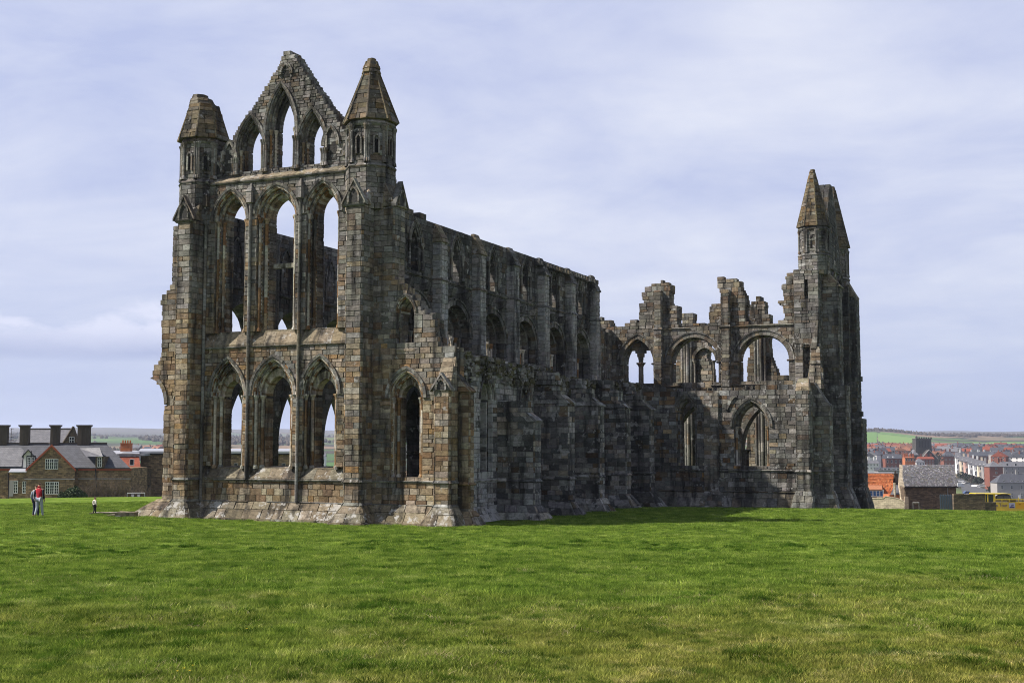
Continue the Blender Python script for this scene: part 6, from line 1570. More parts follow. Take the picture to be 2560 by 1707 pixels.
# pantiled house
D = 188.0; S = D / 3100; b0 = at(2202, 1258, D)
pant = empty('pantiled_house', b0, 'low house under a bright orange pantile roof with a wide white dormer window', 'house'); pant.rotation_euler = (0, 0, YAW)
q = lambda px_, y=0.0: ((px_ - 1280) * (D + y) - (2202 - 1280) * D) / 3100
w = lambda py_, y=0.0: CAM.z + (1110 - py_) * (D + y) / 3100 - b0.z
mb = MB(); mb.box(q(2150), q(2231), .6, 7, -4, w(1238)); mb.c = []; mb.build('wall', M_PALEWALL, pant, local=True)
mb = MB(); A, B, Cc, Dd = Vector((q(2150, 0), 0, w(1239, 0))), Vector((q(2231, 0), 0, w(1239, 0))), Vector((q(2236, 4), 4, w(1183.5, 4))), Vector((q(2150, 4), 4, w(1183.5, 4)))
nn = (B - A).cross(Dd - A).normalized(); NC, NR = 34, 15
for i in range(NR):
    for j in range(NC):
        c0 = vary(pick([((.48, .155, .06), 4), ((.40, .12, .05), 2), ((.55, .21, .09), 2), ((.26, .09, .05), .6)]), .1)
        s = [A.lerp(B, u).lerp(Dd.lerp(Cc, u), tt) for tt in (i / NR, min(1, (i + 1.15) / NR)) for u in (j / NC, (j + .38) / NC, (j + .75) / NC, (j + 1) / NC)]
        l0, l1 = .07, .02
        hts = (.0, .10, .10, .0)
        v = [s[k] + nn * (hts[k] + l0) for k in range(4)] + [s[4 + k] + nn * (hts[k] + l1) for k in range(4)]
        mb.add(v + [s[0], s[3]], [(0, 1, 5, 4), (1, 2, 6, 5), (2, 3, 7, 6), (8, 9, 3, 2, 1, 0)], c0)
mb.add([A - nn * .25, B - nn * .25, Cc - nn * .25, Dd - nn * .25, Vector((q(2236, 8), 8, w(1239, 8))), Vector((q(2150, 8), 8, w(1239, 8)))], [(0, 1, 2, 3), (4, 5, 3, 2), (1, 4, 2)], (.2, .07, .04, 0))
tag(mb.build('roof', M_PANT, pant, local=True), kind='stuff')
mb = MB(); mb.tube([Dd + Vector((0, 0, .1)), Cc + Vector((0, 0, .1))], .16, 6); mb.c = []; mb.build('ridge_tiles', M_LEAD, pant, local=True)
mb = MB(); mb.box(q(2168), q(2206), -.9, 3, w(1241), w(1223)); mb.c = []; dm = mb.build('dormer', M_WHITE, pant, local=True)
mb = MB(); mb.prism([(q(2167, -1.15), -1.15, w(1224.5, -1.15)), (q(2207, -1.15), -1.15, w(1224.5, -1.15)), (q(2206, 2.0), 2.0, w(1213, 2.0)), (q(2168, 2.0), 2.0, w(1213, 2.0))], [(q(2167, -1.15), -1.15, w(1222.5, -1.15)), (q(2207, -1.15), -1.15, w(1222.5, -1.15)), (q(2206, 2.0), 2.0, w(1211, 2.0)), (q(2168, 2.0), 2.0, w(1211, 2.0))], (.36, .15, .08, 0)); mb.build('dormer_roof', M_PANT, dm, local=True)
for px_ in (2174, 2182.5, 2191, 2199.5): window_at(pant, q(px_), w(1238.5), 6.2 * S, 12.5 * S, -.92, 1, 2 if px_ in (2174, 2191) else 1, pane=M_BLUEPANE)
chimney_part(pant, q(2240, 3.6), 3.6, w(1215, 3.6), .55, .9, 1.9, M_CHIM, 1)
# little lean-to with slate valley and pale rubble wall between house and barn
D = 178.0; S = D / 3100; b0 = at(2240, 1262, D)
lean = empty('lean_to', b0, 'narrow stone lean-to with a small steep slate roof between the orange roof and the barn', 'outbuilding'); lean.rotation_euler = (0, 0, YAW)
q = lambda px_, y=0.0: ((px_ - 1280) * (D + y) - (2240 - 1280) * D) / 3100
w = lambda py_, y=0.0: CAM.z + (1110 - py_) * (D + y) / 3100 - b0.z
mb = MB(); mb.box(q(2224), q(2250), 0, 3, -3, w(1236)); mb.c = []; mb.build('wall', M_BRICK2, lean, local=True)
mb = MB(); mb.add([(q(2226, -.2), -.2, w(1236, -.2)), (q(2250, -.2), -.2, w(1236, -.2)), (q(2246, 1.5), 1.5, w(1212, 1.5)), (q(2238, 1.5), 1.5, w(1210, 1.5)), (q(2250, 3), 3, w(1236, 3))], [(0, 1, 2, 3), (1, 4, 2)]); mb.c = []; mb.build('roof', M_SLATE2, lean, local=True)
mb = MB(); mb.box(q(2235.5), q(2239), -.3, .1, w(1240), w(1206)); mb.c = []; mb.build('gatepost', M_PALEWALL, lean, local=True)
def low_wall(label, pts, d, th, mat, name='stone_wall', turn=0.0):
    """A free-standing wall whose top follows pts (px) and whose foot is in the ground."""
    r0 = at(pts[0][0], pts[0][1], d); o = empty(name, (r0.x, r0.y, r0.z), label, 'wall'); o.rotation_euler = (0, 0, YAW + turn); S = d / 3100
    mb = MB(); tp = [((x - pts[0][0]) * S, (pts[0][1] - y) * S) for x, y in pts]
    for (xa, za), (xb, zb_) in zip(tp, tp[1:]): mb.prism([(xa, 0, -6), (xb, 0, -6), (xb, th, -6), (xa, th, -6)], [(xa, 0, za), (xb, 0, zb_), (xb, th, zb_), (xa, th, za)], cap=True)
    mb.c = []; mb.build('masonry', mat, o, local=True)
    mb = MB()
    for (xa, za), (xb, zb_) in zip(tp, tp[1:]):
        n = max(1, int(abs(xb - xa) / .6))
        for i in range(n):
            a, b_ = i / n, (i + .97) / n; hh = rnd.uniform(.05, .14)
            mb.prism([(xa + (xb - xa) * a, -.05, za + (zb_ - za) * a), (xa + (xb - xa) * b_, -.05, za + (zb_ - za) * b_), (xa + (xb - xa) * b_, th + .05, za + (zb_ - za) * b_), (xa + (xb - xa) * a, th + .05, za + (zb_ - za) * a)],
                     [(xa + (xb - xa) * a, -.05, za + (zb_ - za) * a + hh), (xa + (xb - xa) * b_, -.05, za + (zb_ - za) * b_ + hh), (xa + (xb - xa) * b_, th + .05, za + (zb_ - za) * b_ + hh), (xa + (xb - xa) * a, th + .05, za + (zb_ - za) * a + hh)])
    mb.c = []; tag(mb.build('coping_stones', mat, o, local=True), kind='stuff')
    return o
low_wall('tumbled pale stone wall below the orange pantile roof', [(2160, 1246), (2206, 1245), (2213, 1240), (2240, 1244), (2256, 1252)], 158, .5, M_PALEWALL, turn=-.45)
low_wall('coursed stone wall right of the metal gate', [(2384, 1236), (2463, 1236.5)], 160, .5, M_RUBBLE2)
low_wall('lower end of stone wall in front of the yellow bus', [(2463.5, 1256), (2490.5, 1256.5)], 160, .5, M_RUBBLE2)
D = 163.0; S = D / 3100; b0 = at(2350, 1265, D)
gate = empty('palisade_gate', b0, 'blue grey steel palisade gate between barn and stone wall', 'gate'); gate.rotation_euler = (0, 0, YAW)
M_GATE = simple('blue grey steel paint', (.085, .115, .15), .5, .15)
pm = MB(); pm.prism([(-.08, -.03, -1.5), (.08, -.03, -1.5), (.08, .03, -1.5), (-.08, .03, -1.5)], [(-.08, -.03, 1.45), (.08, -.03, 1.45), (.08, .03, 1.45), (-.08, .03, 1.45)]); pm.prism([(-.08, -.03, 1.45), (.08, -.03, 1.45), (.08, .03, 1.45), (-.08, .03, 1.45)], [(-.02, -.02, 1.56), (.02, -.02, 1.56), (.02, .02, 1.56), (-.02, .02, 1.56)], cap=False); pm.c = []
pme = pm.mesh('pale', M_GATE)
for i in range(8): o = bpy.data.objects.new('pale', pme); COL.objects.link(o); o.parent = gate; o.location = (.1 + i * .225, 0, 0)
for z in (.3, 1.2): mb = MB(); mb.box(0, 1.78, .035, .085, z, z + .07); mb.c = []; mb.build('rail', M_GATE, gate, local=True)
p = foot(2290, 1262, 112); K = 112 / 3100
rl = empty('low_metal_barrier', p, 'small white metal hoop barrier on the grass before the barn', 'barrier'); rl.rotation_euler = (0, 0, YAW)
for x in (-.27, .27): mb = MB(); mb.tube([(x, 0, -.4), (x, 0, .22)], .022, 6); mb.c = []; mb.build('post', M_STEEL, rl, local=True)
mb = MB(); mb.tube([(-.29, 0, .22), (.29, 0, .22)], .024, 6); mb.c = []; mb.build('rail', M_WHITE, rl, local=True)

# ---------------- yellow open-top tour bus
M_YEL = simple('yellow bus paint', (.62, .48, .03), .4, .05, 1, spec=.5)
M_YEL2 = simple('amber bus panel', (.72, .42, .01), .4, .05, 1)
M_INK = simple('dark blue lettering', (.05, .05, .16), .5, .05)
M_SEAT = simple('dark seat fabric', (.03, .03, .04), .8)
D = 182.0; S = D / 3100; b0 = at(2490, 1271, D)
bus = empty('tour_bus', b0, 'yellow open top double deck tour bus parked behind the stone wall', 'bus'); bus.rotation_euler = (0, 0, YAW)
q = lambda px_: (px_ - 2490) * S
w = lambda py_: (1271 - py_) * S
def bpart(nm, mat, mb, parent=bus): mb.c = []; return mb.build(nm, mat, parent, local=True)
mb = MB(); mb.box(q(2443), q(2640), 0, 2.5, -2.2, w(1254.5)); bpart('body', M_YEL, mb)
mb = MB(); mb.add([(q(2440), -.03, w(1232.8)), (q(2490), -.03, w(1232.8)), (q(2528), -.03, w(1234)), (q(2528), -.03, w(1236)), (q(2440), -.03, w(1235.6)),
                   (q(2440), 2.53, w(1232.8)), (q(2490), 2.53, w(1232.8)), (q(2528), 2.53, w(1234)), (q(2528), 2.53, w(1236)), (q(2440), 2.53, w(1235.6))], [(0, 4, 3, 2, 1), (5, 6, 7, 8, 9), (0, 1, 6, 5), (1, 2, 7, 6), (2, 3, 8, 7), (3, 4, 9, 8), (4, 0, 5, 9)]); bpart('upper_deck_roof', M_YEL, mb)
for px_, wd in ((2450, 1.0), (2463.5, 1.2), (2470.5, 1.2), (2487, 2.2)):
    for yy in (.0, 2.4): mb = MB(); mb.box(q(px_ - wd), q(px_ + wd), yy, yy + .1, w(1254.5), w(1235)); bpart('window_pillar', M_YEL, mb)
mb = MB(); mb.box(q(2443), q(2487), .04, .07, w(1254), w(1236)); bpart('side_glass', M_PANE, mb)
mb = MB(); mb.box(q(2443), q(2487), 2.4, 2.44, w(1254), w(1236)); bpart('side_glass', M_PANE, mb)
fr_ = MB()                                                          # black rimmed arched windscreen screen at the end of the covered part
pts = [(2489, 1253), (2490, 1240), (2496, 1236), (2505, 1234.5), (2520, 1234.5), (2527, 1239), (2528.5, 1253)]
fr_.prism([(q(a), -.05, w(b_)) for a, b_ in pts], [(q(a), .04, w(b_)) for a, b_ in pts]); bpart('arched_screen', M_BLACK, fr_)
for xa, xb in ((2494, 2509), (2511, 2526)): mb = MB(); mb.box(q(xa), q(xb), -.07, -.052, w(1248), w(1240)); bpart('screen_pane', simple('grey tinted glass', (.07, .075, .08), .2, .1), mb)
for z in (1247, 1251): mb = MB(); mb.tube([(q(2489), -.09, w(z)), (q(2640), -.09, w(z))], .035, 6); bpart('deck_rail', M_YEL, mb)
for px_ in (2505, 2523, 2547, 2570, 2595, 2620): mb = MB(); mb.box(q(px_) - .05, q(px_) + .05, -.1, -.04, w(1255), w(1243 if px_ == 2547 else 1246)); bpart('rail_post', M_YEL, mb)
for i in range(11): mb = MB(); mb.box(q(2532 + i * 9), q(2532 + i * 9) + .12, .4, 1.9, w(1256), w(1247.5)); mb.box(q(2532 + i * 9), q(2532 + i * 9) + .45, .4, 1.9, w(1256), w(1254.6)); bpart('seat', M_SEAT, mb)
mb = MB(); mb.box(q(2540), q(2640), -.03, .0, w(1270.5), w(1256)); bpart('side_panel', M_YEL2, mb)
mb = MB(); mb.box(q(2522.5), q(2537.5), -.03, .0, w(1269.5), w(1256.5)); o = bpart('picture_panel', simple('pale blue sky print', (.45, .5, .62), .5, .1, 1), mb)
mb = MB(); mb.box(q(2524), q(2536), -.045, -.03, w(1269), w(1266)); mb.c = []; mb.build('picture', M_INK, o, local=True)
mb = MB(); mb.prism([(q(2526), -.045, w(1266)), (q(2535), -.045, w(1264)), (q(2534), -.045, w(1260)), (q(2529), -.045, w(1260.5))], [(q(2526), -.03, w(1266)), (q(2535), -.03, w(1264)), (q(2534), -.03, w(1260)), (q(2529), -.03, w(1260.5))]); mb.c = []; mb.build('picture', simple('grey blue print', (.16, .17, .3), .5), o, local=True)
mb = MB(); mb.box(q(2547), q(2552), -.05, -.03, w(1261.5), w(1260)); bpart('vent', M_BLACK, mb)
cu = bpy.data.curves.new('lettering', 'FONT'); cu.body = 'Town Tour'; cu.size = 10.2 * S * 1.25; cu.extrude = .01; cu.space_character = 1.05
to = bpy.data.objects.new('lettering', cu); COL.objects.link(to)
bpy.context.view_layer.update()
dg = bpy.context.evaluated_depsgraph_get(); me = bpy.data.meshes.new_from_object(to.evaluated_get(dg)); bpy.data.objects.remove(to)
me.materials.clear(); me.materials.append(M_INK)
xs = [v.co.x for v in me.vertices]; fac = (q(2518.5) - q(2471.5)) / (max(xs) - min(xs))
lt = bpy.data.objects.new('lettering', me); COL.objects.link(lt); lt.parent = bus; lt.rotation_euler = (pi / 2, 0, 0); lt.scale = (fac, 1.0, 1); lt.location = (q(2471.5) - min(xs) * fac, -.02, w(1266.5)); lt['kind'] = 'stuff'
for px_ in (2470, 2610):
    mb = MB(); c = Vector((q(px_), -.02, -1.75)); n_ = 16
    mb.prism([c + Vector((.5 * cos(2 * pi * i / n_), 0, .5 * sin(2 * pi * i / n_))) for i in range(n_)], [c + Vector((.5 * cos(2 * pi * i / n_), .3, .5 * sin(2 * pi * i / n_))) for i in range(n_)]); bpart('wheel', M_BLACK, mb)

# ================================================================== the town across the harbour
def town(name, label, cat, group, x0, x1, yb, d, ye, yr, wm, rm, roof='x', depth=None, chim=(), rows=(), n=0, turn=0.0, chm=None, hips=(True, True), ww=None, wh=None, door=None):
    """Far house from the pixels of its front: x0..x1 wide, foot yb, eave ye, ridge yr, d metres off."""
    d *= 1.85; S = d / 3100; p = at((x0 + x1) / 2, yb, d); wd = (x1 - x0) * S
    wins = []
    for (yt, yb_) in rows:
        h = (yb_ - yt) * S
        for i in range(n):
            wins.append((-wd / 2 + wd * (i + .5) / n, (yb - yb_) * S, ww * S if ww else min(h * .6, wd / n * .5), h, 0, 2 if d < 840 else 1, 2))
    return house(name, label, cat, group, p, YAW + turn, wd, depth or wd * .7, (yb - ye) * S, (ye - yr) * S, wm, rm, roof, [(c * wd / 2, (depth or wd * .7) / 2, 1.3, 1.9) for c in chim], wins, chm, door, ov=.3, hips=hips)
# near grey terrace and its neighbours on the right
town('grey_terrace', 'long grey rendered terrace with slate roof and small dormers at the right edge', 'building', None, 2494, 2640, 1248, 345, 1206.5, 1185, M_RENDER_G, M_SLATE, 'hip', 9, (-.2, .5), ((1214, 1222.5), (1232, 1243)), 6, hips=(True, False), ww=4)
g_ = [o for o in bpy.data.objects if o.name == 'grey_terrace'][0]; S = 345 * 1.85 / 3100
for px_ in (2512, 2531.5, 2547, 2561):
    window_at(g_, (px_ - 2567) * S, (1248 - 1206) * S, 4 * S, 5 * S, .35, 2, 1)
mb = MB(); mb.box(-73.5 * S, 73 * S, -.15, .02, (1248 - 1207.2) * S, (1248 - 1206) * S); mb.c = []; mb.build('cornice', M_RENDER_W, g_, local=True)
mb = MB(); mb.box((2549 - 2567) * S - .55, (2549 - 2567) * S + .55, -.06, .02, 0, 2.2); mb.c = []; mb.build('door', M_WHITE, g_, local=True)
town('grey_villa', 'grey villa with dark roof and two skylights behind the grey terrace', 'house', None, 2509, 2600, 1190, 440, 1166.5, 1154, M_RENDER_G, M_SLATE2, 'x', 9, (-.95,), ((1169.5, 1173), (1179, 1184)), 6, chm=M_BRICK, ww=3)
v_ = [o for o in bpy.data.objects if o.name == 'grey_villa'][0]; S = 440 * 1.85 / 3100
for px_ in (2520.5, 2541.5): window_at(v_, (px_ - 2554.5) * S, (1190 - 1163.5) * S, 5 * S, 5 * S, .9, 1, 2, nm='skylight')
town('brick_corner_house', 'tall red brick corner house with hipped slate roof between cream terrace and grey villa', 'house', None, 2475, 2508.5, 1212, 425, 1166.5, 1154, M_BRICK, M_SLATE2, 'hip', 9, (.8,), ((1169, 1173), (1179, 1184)), 1, ww=4.5)
o_ = [o for o in bpy.data.objects if o.name == 'brick_corner_house'][0]
mb = MB(); mb.box(-2.35, 2.35, -.06, .01, 5.6, 5.75); mb.c = []; mb.build('string_course', M_RENDER_W, o_, local=True)
# stepped painted terrace, each house with bay, dormer, chimney
TER = [(2391, 2402.5, 1190, 1144, 1130, M_RENDER_W, 'white terraced house at the top end of the stepped row'), (2402.5, 2412.5, 1192.5, 1152, 1140, M_RENDER_C, 'second stepped terraced house, cream with bay'), (2412.5, 2424, 1196, 1154.5, 1141, M_RENDER_P, 'pinkish stepped terraced house third from the top end'),
       (2424, 2436, 1200, 1159, 1144, M_RENDER_W, 'white stepped terraced house in the middle of the row with iron balcony'), (2436, 2447, 1204, 1163, 1147, M_RENDER_W, 'white stepped terraced house with tall bay window, fifth in the row'), (2447, 2458, 1207, 1164, 1150, M_RENDER_C, 'cream stepped terraced house sixth in the row'),
       (2458, 2467, 1210, 1164, 1152, M_RENDER_G, 'grey fronted terraced house near the lower end of the row'), (2467, 2477, 1214, 1168, 1158, M_RENDER_C, 'cream terraced house at the lower end beside the brick corner house')]
for i, (x0, x1, yb, ye, yr, mt, lab) in enumerate(TER):
    d = 560 - i * 14; S = d * 1.85 / 3100; r = town('terraced_house', lab, 'house', 'painted terrace stepping down to the road', x0, x1, yb, d, ye, yr, mt, M_SLATE2, 'x', 8, (.9,), ((ye + 4, ye + 10), (ye + 15, ye + 22), (ye + 28, ye + 35)), 1, turn=radians(-14), ww=2.2)
    wd = (x1 - x0) * S; hb = (yb - ye) * S
    mb = MB(); mb.prism([(-wd * .45, -.02, -2), (-wd * .36, -.9, -2), (-wd * .02, -.9, -2), (wd * .06, -.02, -2)], [(-wd * .45, -.02, hb * .68), (-wd * .36, -.9, hb * .68), (-wd * .02, -.9, hb * .68), (wd * .06, -.02, hb * .68)]); mb.c = []; bay = mb.build('bay', mt, r, local=True)
    for z in (.12, .42): window_at(r, -wd * .19, hb * z, wd * .2, hb * .2, -.92, 1, 2)
    mb = MB(); mb.prism([(-.55, .6, hb), (.55, .6, hb), (.55, 3, hb), (-.55, 3, hb)], [(-.55, .6, hb + 1.3), (.55, .6, hb + 1.3), (.55, 3, hb + 1.3), (-.55, 3, hb + 1.3)]); mb.c = []; mb.build('dormer', M_WHITE, r, local=True)
# red brick blocks
town('brick_apartment_house', 'deep red brick apartment house with white windows beside the stepped terrace', 'house', None, 2360, 2391, 1163, 590, 1140, 1128, M_BRICK, M_SLATE, 'hip', 9, (-.4, .3), ((1135.5, 1139.5), (1146.5, 1151), (1157, 1161)), 3, ww=2.6)
town('white_dormer_house', 'brown brick house with slate roof and two white arched dormers', 'house', None, 2214, 2256, 1168, 520, 1145.5, 1134.5, M_BRICK, M_SLATE, 'x', 9, (-.95, .95), ((1150, 1157), (1163, 1167)), 4, ww=3.4)
o_ = [o for o in bpy.data.objects if o.name == 'white_dormer_house'][0]; S = 520 * 1.85 / 3100
for px_ in (2222.5, 2235):
    x = (px_ - 2235) * S; mb = MB(); z0 = (1168 - 1145) * S; mb.prism([(x - .6, .2, z0), (x + .6, .2, z0), (x + .6, .2, z0 + .9), (x + .3, .2, z0 + 1.35), (x - .3, .2, z0 + 1.35), (x - .6, .2, z0 + .9)], [(x - .6, 2.5, z0), (x + .6, 2.5, z0), (x + .6, 2.5, z0 + .9), (x + .3, 2.5, z0 + 1.35), (x - .3, 2.5, z0 + 1.35), (x - .6, 2.5, z0 + .9)]); mb.c = []; mb.build('dormer', M_WHITE, o_, local=True)
town('brick_gabled_house', 'brown brick gabled house left of the white dormers', 'house', None, 2188, 2214, 1168, 530, 1147, 1138, M_BRICK, M_SLATE2, 'y', 9, (), ((1147, 1150), (1156, 1160)), 2, ww=3)
town('grey_flat_house', 'low grey house with long white strip of windows above the orange roof', 'house', None, 2196, 2250, 1184, 330, 1176, 1168, M_RENDER_G, M_SLATE, 'x', 7, (), ((1170.5, 1174.5),), 5, ww=6)
town('pale_boarding_house', 'pale house with white fronts half hidden behind the transept, above the orange roof', 'house', None, 2166, 2198, 1180, 420, 1158, 1150, M_RENDER_W, M_SLATE2, 'x', 8, (-.3, .6), ((1160, 1164), (1168, 1172)), 4, ww=2.6)
town('orange_brick_house', 'square orange brick tower house with dark openings before the church', 'house', None, 2263, 2289, 1163, 470, 1143, 1142, M_BRICK2, M_BRICK2, 'hip', 6, (-.8, -.3, .3, .8), ((1146, 1152),), 4, ww=3)
town('white_porch_house', 'pale house with grey curved roofs between the brick tower house and church gable', 'house', None, 2291, 2312, 1163, 480, 1155, 1146, M_RENDER_W, M_SLATE2, 'hip', 6, (), ((1157, 1161),), 3, ww=2)
town('red_gabled_terrace', 'red brick terrace with cream bands in front of the church', 'house', None, 2300, 2336, 1163, 500, 1147, 1141, M_BRICK, M_TILE, 'x', 8, (-.6, .2, .8), ((1150, 1154), (1157, 1161)), 5, ww=2)
town('white_flank_house', 'house end wall painted plain white among the slate roofs', 'house', None, 2511, 2535, 1165, 520, 1140, 1139, M_RENDER_W, M_SLATE, 'hip', 6)
town('slate_terrace', 'long terrace with blue slate roof and brick front behind the painted row', 'house', None, 2429, 2483, 1152, 640, 1139.5, 1129, M_BRICK, M_SLATE, 'x', 10, (-.8, -.2, .4), ((1142, 1146),), 8, chm=M_RENDER_W, ww=1.8)
town('slate_terrace', 'terrace with grey slate roof and dark dormers right of the blue slate roof', 'house', None, 2466, 2516, 1150, 660, 1137, 1128, M_BRICK, M_SLATE2, 'x', 10, (.9,), ((1140, 1144),), 6, ww=1.8)
town('slate_roofed_block', 'broad grey slate roofed block at the far right of the town', 'house', None, 2528, 2600, 1158, 600, 1148, 1131, M_RENDER_G, M_SLATE2, 'hip', 16, (-.6, .1), ((1150, 1154),), 7, ww=2)
town('dark_hipped_house', 'dark roofed house with stone chimneys between red apartment house and slate terrace', 'house', None, 2394, 2428, 1152, 610, 1143, 1128, M_RENDER_G, M_SLATE, 'hip', 11, (-.5, .5), ((1145, 1149),), 4, chm=M_CHIM, ww=2)
town('dark_evergreen_villa', 'stone villa with orange roof just right of the church tower', 'house', None, 2333, 2362, 1152, 640, 1139, 1127, M_BRICK, M_TILE2, 'x', 9, (-.5, .7), ((1142, 1146),), 4, ww=2)

# church with battered tower
D = 950.0; S = D / 3100; b0 = at(2311, 1164, D)
ch = empty('parish_church', b0, 'dark gritstone church with square battlemented tower and steep nave gable', 'church'); ch.rotation_euler = (0, 0, YAW)
q = lambda px_: (px_ - 2311) * S
w = lambda py_: (1164 - py_) * S
mb = MB(); mb.prism([(q(2289.5), 0, -4), (q(2333.5), 0, -4), (q(2333.5), 9, -4), (q(2289.5), 9, -4)], [(q(2291.8), .3, w(1096)), (q(2330), .3, w(1096)), (q(2330), 8.7, w(1096)), (q(2291.8), 8.7, w(1096))]); mb.c = []; mb.build('tower', M_CHURCH, ch, local=True)
for i in range(7):
    x = 2293 + i * 5.9; mb = MB(); mb.box(q(x), q(x + 3.2), .2, .8, w(1096.2), w(1092.6)); mb.c = []; mb.build('battlement', M_CHURCH, ch, local=True)
mb = MB(); mb.box(q(2291), q(2331), .1, 8.9, w(1098.5), w(1096.4)); mb.c = []; mb.build('parapet', M_CHURCH, ch, local=True)
for x in (2298, 2305.5, 2313, 2320.5): mb = MB(); mb.box(q(x), q(x + 3.6), -.0, .25, w(1118), w(1102)); mb.c = []; mb.build('belfry_louvre', M_BLACK, ch, local=True)
mb = MB(); mb.tube([(q(2294), 1, w(1096)), (q(2294), 1, w(1091.5)), (q(2294), 1, w(1089.5))], [.9, .9, .1], 8); mb.c = []; mb.build('stair_turret', M_CHURCH, ch, local=True)
mb = MB(); mb.prism([(q(2299), -7, -4), (q(2337), -7, -4), (q(2337), -7, w(1146)), (q(2316), -7, w(1124.5)), (q(2299), -7, w(1143))], [(q(2299), 0, -4), (q(2337), 0, -4), (q(2337), 0, w(1146)), (q(2316), 0, w(1124.5)), (q(2299), 0, w(1143))]); mb.c = []; mb.build('nave', M_CHURCH, ch, local=True)
mb = MB()
for xa, ya in ((2297, 1145), (2338, 1147)): mb.tube([(q(xa), -7.1, w(ya)), (q(2316), -7.1, w(1123.6))], .35, 5)
mb.c = []; mb.build('gable_coping', M_RENDER_G, ch, local=True)
mb = MB(); mb.prism([(q(2279), -2, w(1137)), (q(2296), -2, w(1137)), (q(2290.5), 3, w(1124))], [(q(2279), 8, w(1137)), (q(2296), 8, w(1137)), (q(2290.5), 8, w(1124))]); mb.c = []; mb.build('aisle_roof', M_SLATE2, ch, local=True)
mb = MB(); mb.box(q(2279), q(2299), -2, 8, -4, w(1137)); mb.c = []; mb.build('aisle', M_CHURCH, ch, local=True)
mb = MB(); mb.tube([(q(2275.5), -3, -2), (q(2275.5), -3, w(1134)), (q(2275.5), -3, w(1126))], [.8, .8, .05], 6); mb.c = []; mb.build('pinnacle', M_CHURCH, ch, local=True)
mb = MB(); p_ = arch_pts(0, 0, 1.6, 2.3, 6); mb.add([(q(2316) + x, -7.05, w(1150) + z) for x, z in [(-1.6, -2)] + p_ + [(1.6, -2)]], [tuple(range(len(p_) + 2))]); mb.c = []; mb.build('window', M_PANE, ch, local=True)

# rows of small far houses
ORD = ['first', 'second', 'third', 'fourth', 'fifth', 'sixth', 'seventh', 'eighth', 'ninth', 'tenth', 'eleventh', 'twelfth', 'thirteenth', 'fourteenth', 'fifteenth', 'sixteenth'] + ['seventeenth', 'eighteenth', 'nineteenth', 'twentieth'] + ['twenty %s' % q for q in ('first', 'second', 'third', 'fourth', 'fifth', 'sixth', 'seventh', 'eighth', 'ninth')] + ['thirtieth']
def row(n, xr, yr_, dr, mats, label, group, name='far_house', seed=0, size=(8, 12)):
    r = random.Random(seed)
    for i in range(n):
        x = xr[0] + (xr[1] - xr[0]) * (i + r.uniform(.1, .9)) / n; y = r.uniform(*yr_); d = dr[0] + (dr[1] - dr[0]) * (yr_[1] - y) / max(.1, yr_[1] - yr_[0])
        wdt = r.uniform(*size); wm, rm = r.choice(mats); p = at(x, y, d)
        S = d / 3100
        nw = 3; wins = [(-wdt / 2 + wdt * (k + .5) / nw, 1.0 + 2.6 * (zz_), 1.0, 1.3, 0, 1, 1) for k in range(nw) for zz_ in (0, 1)] if d < 1420 else []
        wn = {M_BRICK.name: 'brick', M_RENDER_C.name: 'cream', M_RENDER_W.name: 'white', M_RENDER_G.name: 'grey'}[wm.name]; rn = {M_TILE2.name: 'orange tile', M_TILE.name: 'red tile', M_SLATE.name: 'dark slate', M_SLATE2.name: 'pale slate'}[rm.name]
        house(name, '%s house, %s roof, %s %s' % (wn, rn, ORD[i], label), 'house', group, p, YAW + r.uniform(-.7, .7), wdt, r.uniform(7, 9), r.uniform(4.8, 5.8), r.uniform(2.6, 3.8), wm, rm, r.choice(['x', 'x', 'y']), [(r.uniform(-3, 3) if True else 0, 3.8, 1.0, 1.2)], wins, M_BRICK)
OR = [(M_BRICK, M_TILE2), (M_RENDER_C, M_TILE2), (M_BRICK, M_TILE), (M_RENDER_W, M_SLATE2)]
MIXM = [(M_BRICK, M_SLATE), (M_BRICK, M_SLATE2), (M_BRICK, M_TILE), (M_RENDER_G, M_SLATE)]
row(19, (2166, 2292), (1122, 1129), (1450, 1750), OR, 'from the abbey in the farthest rows', 'orange roofed rows left of the church tower', seed=1, size=(11, 17))
row(14, (2166, 2290), (1130, 1141), (1150, 1400), OR + MIXM, 'from the abbey below the farthest rows', 'houses stepping down left of the church', seed=2, size=(10, 15))
row(9, (2166, 2216), (1142, 1160), (880, 1100), MIXM + [(M_RENDER_W, M_SLATE2)], 'from the abbey low above the pantiles', 'houses low down beside the transept', seed=3, size=(8, 12))
row(30, (2334, 2562), (1122, 1131), (1450, 1750), MIXM, 'from the church tower in the farthest rows', 'brown roofed rows right of the church tower', seed=4, size=(11, 18))
row(16, (2336, 2562), (1133, 1142), (1180, 1380), MIXM, 'from the church behind the painted terrace', 'brick rows behind the painted terrace', seed=5, size=(11, 16))
row(9, (2490, 2562), (1146, 1162), (900, 1100), MIXM + [(M_RENDER_W, M_SLATE)], 'from the painted terrace above the grey villa', 'houses crowded at the right end of the town', seed=6, size=(9, 13))
row(9, (571, 598), (1150, 1155), (1150, 1300), OR, 'from the left jamb of the left lancet', 'red roofed houses seen through the east windows', seed=7, size=(8, 11))
row(16, (655, 800), (1148, 1157), (1100, 1300), OR + MIXM, 'from the left through the middle lancets', 'far houses seen through the lower lancets', seed=8, size=(8, 12))
row(8, (300, 410), (1126, 1133), (1400, 1650), OR + MIXM, 'from the brick chimney beyond the metal roof', 'far houses left of the abbey', seed=9, size=(9, 13))
